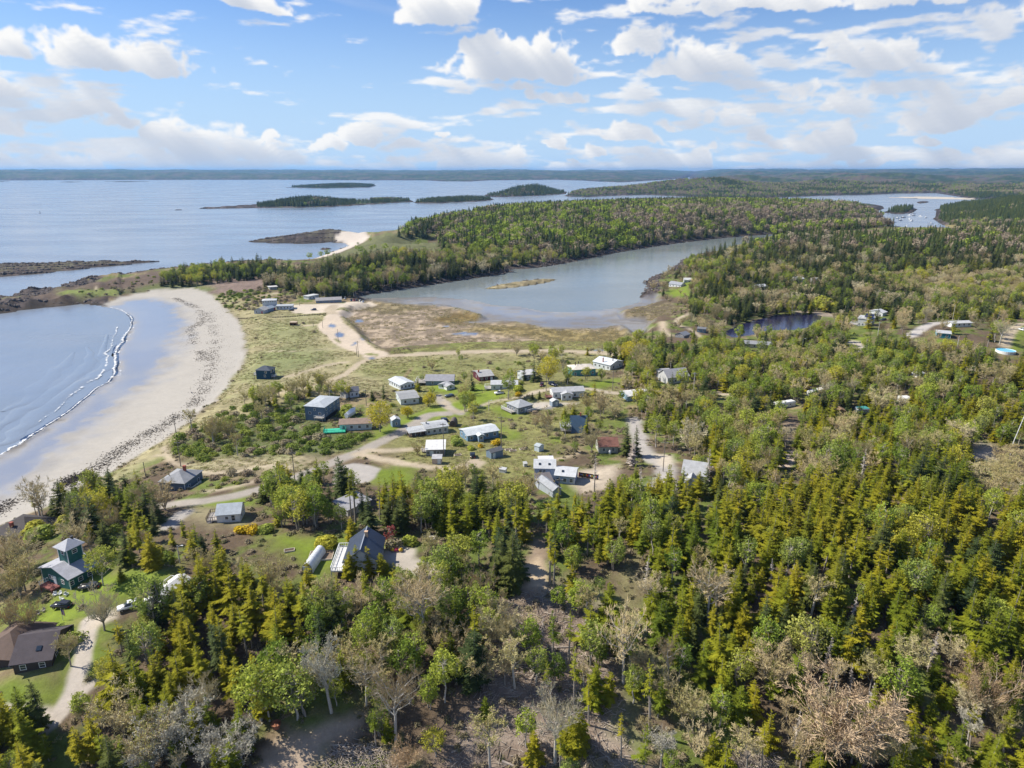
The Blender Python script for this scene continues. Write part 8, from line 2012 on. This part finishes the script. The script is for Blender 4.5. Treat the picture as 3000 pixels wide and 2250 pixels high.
 ('3', 480, 1190, G, 0, 9, 'bright green tree left of the pond house'), ('3', 560, 1200, G, 1, 9, 'bright green tree over the pond house'), ('3', 740, 1230, L, 1, 9, 'white stemmed tree right of the pond house'), ('3', 850, 1190, L, 0, 9, 'lime tree at the pond outlet'), ('3', 1980, 760, 'lime_tree', 0, 8, 'lime tree in the pale woods'), ('2', 400, 690, 'golden_tree', 0, 15, 'big yellow tree on the bank west of the estuary'), ('2', 350, 680, 'golden_tree', 0, 13, 'left yellow tree on the bank west of the estuary'), ('2', 455, 705, 'golden_tree', 0, 12, 'right yellow tree on the bank west of the estuary'), ('2', 95, 750, 'golden_tree', 1, 9, 'small yellow tree above the lodge'),
 ('8', 1985, 505, 'pale_tree', 0, 13, 'pale white stemmed tree beside the sandy road'), ('8', 1705, 270, 'pale_tree', 1, 8, 'flat topped pale pine beside the right hand road'), ('8', 860, 1170, 'pale_tree', 1, 11, 'large tan rounded tree above the dark caravan')]
for (k_, x_, y_, kind_, var_, H_, lab_) in MAN:
    q_ = hit(*K(k_, (x_, y_))); lst_ = PROTO[kind_]; H0_ = lst_[var_][2]
    nm_ = KIND.get(kind_, {'golden_tree': 'leafy_tree', 'lime_tree': 'leafy_tree', 'silver_tree': 'budding_tree', 'rust_tree': 'bare_tree', 'pale_tree': 'bare_tree', 'red_tree': 'leafy_tree', 'grey_tree': 'dead_spruce'}.get(kind_, 'shrub'))
    place(kind_, q_[0], q_[1], q_[2] - .1, H_ / H0_, lab_, None, 'shrub' if nm_ == 'shrub' else CATN[nm_], nm_, var_)

# one mass per kind, scattered by geometry nodes over survey points
LIB = {}
def lib(kind_key, far):
    """hidden library of whole trees for the masses"""
    out_ = []
    if far:
        key = 'spruce' if kind_key in (S, D_, TS, X) else ('leafy_tree' if kind_key in (L, G) else 'bare_tree')
        for i, me in enumerate(FAR[key]): out_.append(bpy.data.objects.new(f'far_{key}', me))
    else:
        for tm, cm, H0 in PROTO[kind_key]:
            import bmesh
            bm = bmesh.new(); bm.from_mesh(cm); nm = len(cm.materials)
            if tm is not None:
                nf = len(bm.faces); bm.from_mesh(tm); bm.faces.ensure_lookup_table()
                for f in bm.faces[nf:]: f.material_index = nm
            me = bpy.data.meshes.new('tree'); bm.to_mesh(me); bm.free()
            for q in cm.materials: me.materials.append(q)
            if tm is not None: me.materials.append(tm.materials[0])
            o = bpy.data.objects.new('tree', me); k = (HT[kind_key] / H0) if kind_key not in (U, UB) else 1.0; out_.append((o, k))
    return out_
def scatter(name, label, pts, far=False):
    """pts: (x,y,z,kindkey,size)"""
    col = bpy.data.collections.new(name + '_stock'); idx = {}; n = 0
    for k in sorted({p[3] for p in pts}):
        ls = lib(k, far); idx[k] = []
        for o in ls:
            o, kk = (o, 1.0) if far else o
            o.name = '%s_%03d' % (name, n); col.objects.link(o); idx[k].append((n, kk)); n += 1
    V = np.array([(p[0], p[1], p[2] - .15) for p in pts], np.float32)
    ch = [idx[p[3]][rt.randrange(len(idx[p[3]]))] for p in pts]
    me = bpy.data.meshes.new(name); me.vertices.add(len(V)); me.vertices.foreach_set('co', V.ravel())
    a = me.attributes.new('pick', 'INT', 'POINT'); a.data.foreach_set('value', np.array([c[0] for c in ch], np.int32))
    a = me.attributes.new('size', 'FLOAT', 'POINT'); a.data.foreach_set('value', np.array([p[4] * c[1] for p, c in zip(pts, ch)], np.float32))
    a = me.attributes.new('turn', 'FLOAT', 'POINT'); a.data.foreach_set('value', rngp.uniform(0, 6.28, len(pts)).astype(np.float32))
    o = link_obj(name, me); tag(o, label, None, None, 'stuff')
    ng = bpy.data.node_groups.new(name, 'GeometryNodeTree')
    ng.interface.new_socket('Geometry', in_out='INPUT', socket_type='NodeSocketGeometry'); ng.interface.new_socket('Geometry', in_out='OUTPUT', socket_type='NodeSocketGeometry')
    N = ng.nodes; Lk = ng.links
    gi = N.new('NodeGroupInput'); go = N.new('NodeGroupOutput'); ci = N.new('GeometryNodeCollectionInfo'); ip = N.new('GeometryNodeInstanceOnPoints'); m2p = N.new('GeometryNodeMeshToPoints')
    ci.inputs['Collection'].default_value = col; ci.inputs['Separate Children'].default_value = True; ci.inputs['Reset Children'].default_value = True
    def attr(nm, ty):
        q = N.new('GeometryNodeInputNamedAttribute'); q.data_type = ty; q.inputs['Name'].default_value = nm; return q.outputs['Attribute']
    cx = N.new('ShaderNodeCombineXYZ'); Lk.new(attr('turn', 'FLOAT'), cx.inputs[2])
    Lk.new(gi.outputs[0], m2p.inputs[0]); Lk.new(m2p.outputs[0], ip.inputs['Points']); Lk.new(ci.outputs[0], ip.inputs['Instance']); ip.inputs['Pick Instance'].default_value = True
    Lk.new(attr('pick', 'INT'), ip.inputs['Instance Index']); Lk.new(attr('size', 'FLOAT'), ip.inputs['Scale']); Lk.new(cx.outputs[0], ip.inputs['Rotation'])
    Lk.new(ip.outputs[0], go.inputs[0])
    md = o.modifiers.new('scatter', 'NODES'); md.node_group = ng
    return o
MASSN = {'spruce_tree': ('spruce_wood', 'mass of smaller and more distant spruces'), 'leafy_tree': ('leafy_wood', 'mass of more distant trees in spring leaf'), 'bare_tree': ('bare_wood', 'mass of more distant leafless trees'),
         'budding_tree': ('budding_wood', 'mass of more distant budding trees'), 'shrub': ('scrub', 'mass of more distant low shrubs'), 'dead_spruce': ('dead_wood', 'more distant dead spruces')}
for kn in MASSN:
    near = [p[:5] for k, p in rest if k == kn and p[6] < 900]
    far = [p[:5] for k, p in rest if k == kn and p[6] >= 900 and kn != 'shrub']
    if near: scatter(MASSN[kn][0], MASSN[kn][1], near, False)
    if far: scatter('far_' + MASSN[kn][0], MASSN[kn][1] + ' across the water', far, True)
if FARP: scatter('far_shore_wood', 'woods on the islands and far shores', [p[:5] for p in FARP], True)
print('trees done', round(time.time() - T0, 1))

# ------------------------------------------------------------------ ground cover: grass tufts and brush
def tuft(seed, n, r, h, w_):
    g = random.Random(seed); c = TB()
    for i in range(n):
        a = g.uniform(0, 6.28); q = r * g.random() ** .5; b_ = Vector((math.cos(a) * q, math.sin(a) * q, -.05)); an = g.uniform(0, 6.28); d = Vector((math.cos(an), math.sin(an), 0)) * w_
        c.tri(b_ - d, b_ + d, b_ + Vector((g.uniform(-.3, .3), g.uniform(-.3, .3), h * g.uniform(.5, 1.2))))
    return c
M_DRYG = foliage('dry_grass', [(.42, .35, .20), (.37, .33, .17), (.48, .41, .25), (.30, .30, .11)], .2, .5)
M_GRNG = foliage('green_grass', [(.22, .26, .06), (.27, .30, .08), (.32, .33, .11)], .2, .5)
M_BRUSH = foliage('low_brush', [(.14, .15, .05), (.22, .19, .11), (.27, .22, .15), (.12, .16, .04)], .15, .5)
PROTO['dry_tuft'] = [(None, tuft(i, 26, .8, .5, .09).mesh('tuft', M_DRYG), 1) for i in (1, 2)]
PROTO['green_tuft'] = [(None, tuft(i, 26, .8, .4, .09).mesh('tuft', M_GRNG), 1) for i in (3, 4)]
PROTO['brush'] = [(None, shrub(120 + i, .9, .8, 70, .22).mesh('brush', [M_BRUSH, M_BARK]), 1) for i in range(3)]
HT.update({'dry_tuft': 1, 'green_tuft': 1, 'brush': 1})
def cover(name, label, classes, n, d0, d1, kinds, size, noise_thr=None):
    """scatter low cover over the named surfaces, evenly by area"""
    ids = [i for i, f in enumerate(FEAT) if f[0] in classes] + ([-1] if 'ground' in classes else [])
    ok = np.isin(CLS, ids) & (GD > d0) & (GD < d1) & (allsd > 3) & (np.abs(np.arctan2(GX, GY)) < R(46))
    r_, c_ = np.nonzero(ok)
    dr = np.gradient(DIST)[r_]; area = DIST[r_] * dr; pr = area / area.sum()
    pick = rngp.choice(len(r_), n, p=pr); r_, c_ = r_[pick], c_[pick]
    Xc = GX[r_, c_] + rngp.uniform(-1, 1, n); Yc = GY[r_, c_] + rngp.uniform(-1, 1, n)
    if noise_thr is not None:
        m = fbm(Xc / 9, Yc / 9, 3, 3) > noise_thr; Xc, Yc = Xc[m], Yc[m]
    for (fx, fy, fr_) in FOOT:
        m = (Xc - fx) ** 2 + (Yc - fy) ** 2 > (fr_ * .8) ** 2; Xc, Yc = Xc[m], Yc[m]
    Z = ground(Xc, Yc)
    scatter(name, label, [(x, y, z + .1, kinds[rt.randrange(len(kinds))], size * rt.uniform(.6, 1.4)) for x, y, z in zip(Xc, Yc, Z)])
cover('dune_grass_tufts', 'tufts of dry grass over the dunes and village slopes', ('dune_grass', 'village_grass', 'meadow'), 16000, 150, 620, ['dry_tuft', 'dry_tuft', 'green_tuft'], .95, .42)
cover('marsh_tufts', 'clumps of brown marsh grass', ('salt_marsh',), 7000, 300, 700, ['dry_tuft'], 1.2, .5)
cover('undergrowth', 'low brush and ferns on the woodland floor', ('ground', 'clearing', 'track'), 16000, 60, 420, ['brush', 'brush', 'dry_tuft', 'green_tuft'], 1.0, .40)
PROTO['rock'] = [(None, m_, 1) for m_ in ROCKS]; HT['rock'] = 1
rk_ = (rocky > .6) & (GD < 1500) & (sand_s < -9) & (allsd > -1) & (allsd < 60) & (np.abs(np.arctan2(GX, GY)) < R(46)) & (CLS == -1)
r_, c_ = np.nonzero(rk_); ar_ = DIST[r_] * np.gradient(DIST)[r_]; pk_ = rngp.choice(len(r_), 5200, p=ar_ / ar_.sum())
scatter('shore_rocks', 'dark broken rocks along the tide line and headland', [(GX[r_[i], c_[i]] + rngp.uniform(-1, 1), GY[r_[i], c_[i]] + rngp.uniform(-1, 1), GZ[r_[i], c_[i]], 'rock', float(rngp.uniform(.5, 1.0) ** 2 * 2.6)) for i in pk_])
print('cover', round(time.time() - T0, 1))
# ------------------------------------------------------------------ air: thin even haze over land and sea
AIR_TOP = max(float(GZ.max()) + 24, 130.0)
b = MB(); b.box(-38000, 38000, -2000, 36000, -6, AIR_TOP)
hz = bpy.data.materials.new('haze_air'); hz.use_nodes = True
t = NT(hz.node_tree); t.n.remove(t.n['Principled BSDF'])
vol = t.node('ShaderNodeVolumePrincipled'); vol.inputs['Color'].default_value = (.28, .58, 1.0, 1); vol.inputs['Density'].default_value = 3.8e-5; vol.inputs['Anisotropy'].default_value = .2
t.l.new(vol.outputs[0], t.n['Material Output'].inputs['Volume'])
o = b.build('haze', hz); o['kind'] = 'stuff'; o.display_type = 'WIRE'
print('total', round(time.time() - T0, 1))
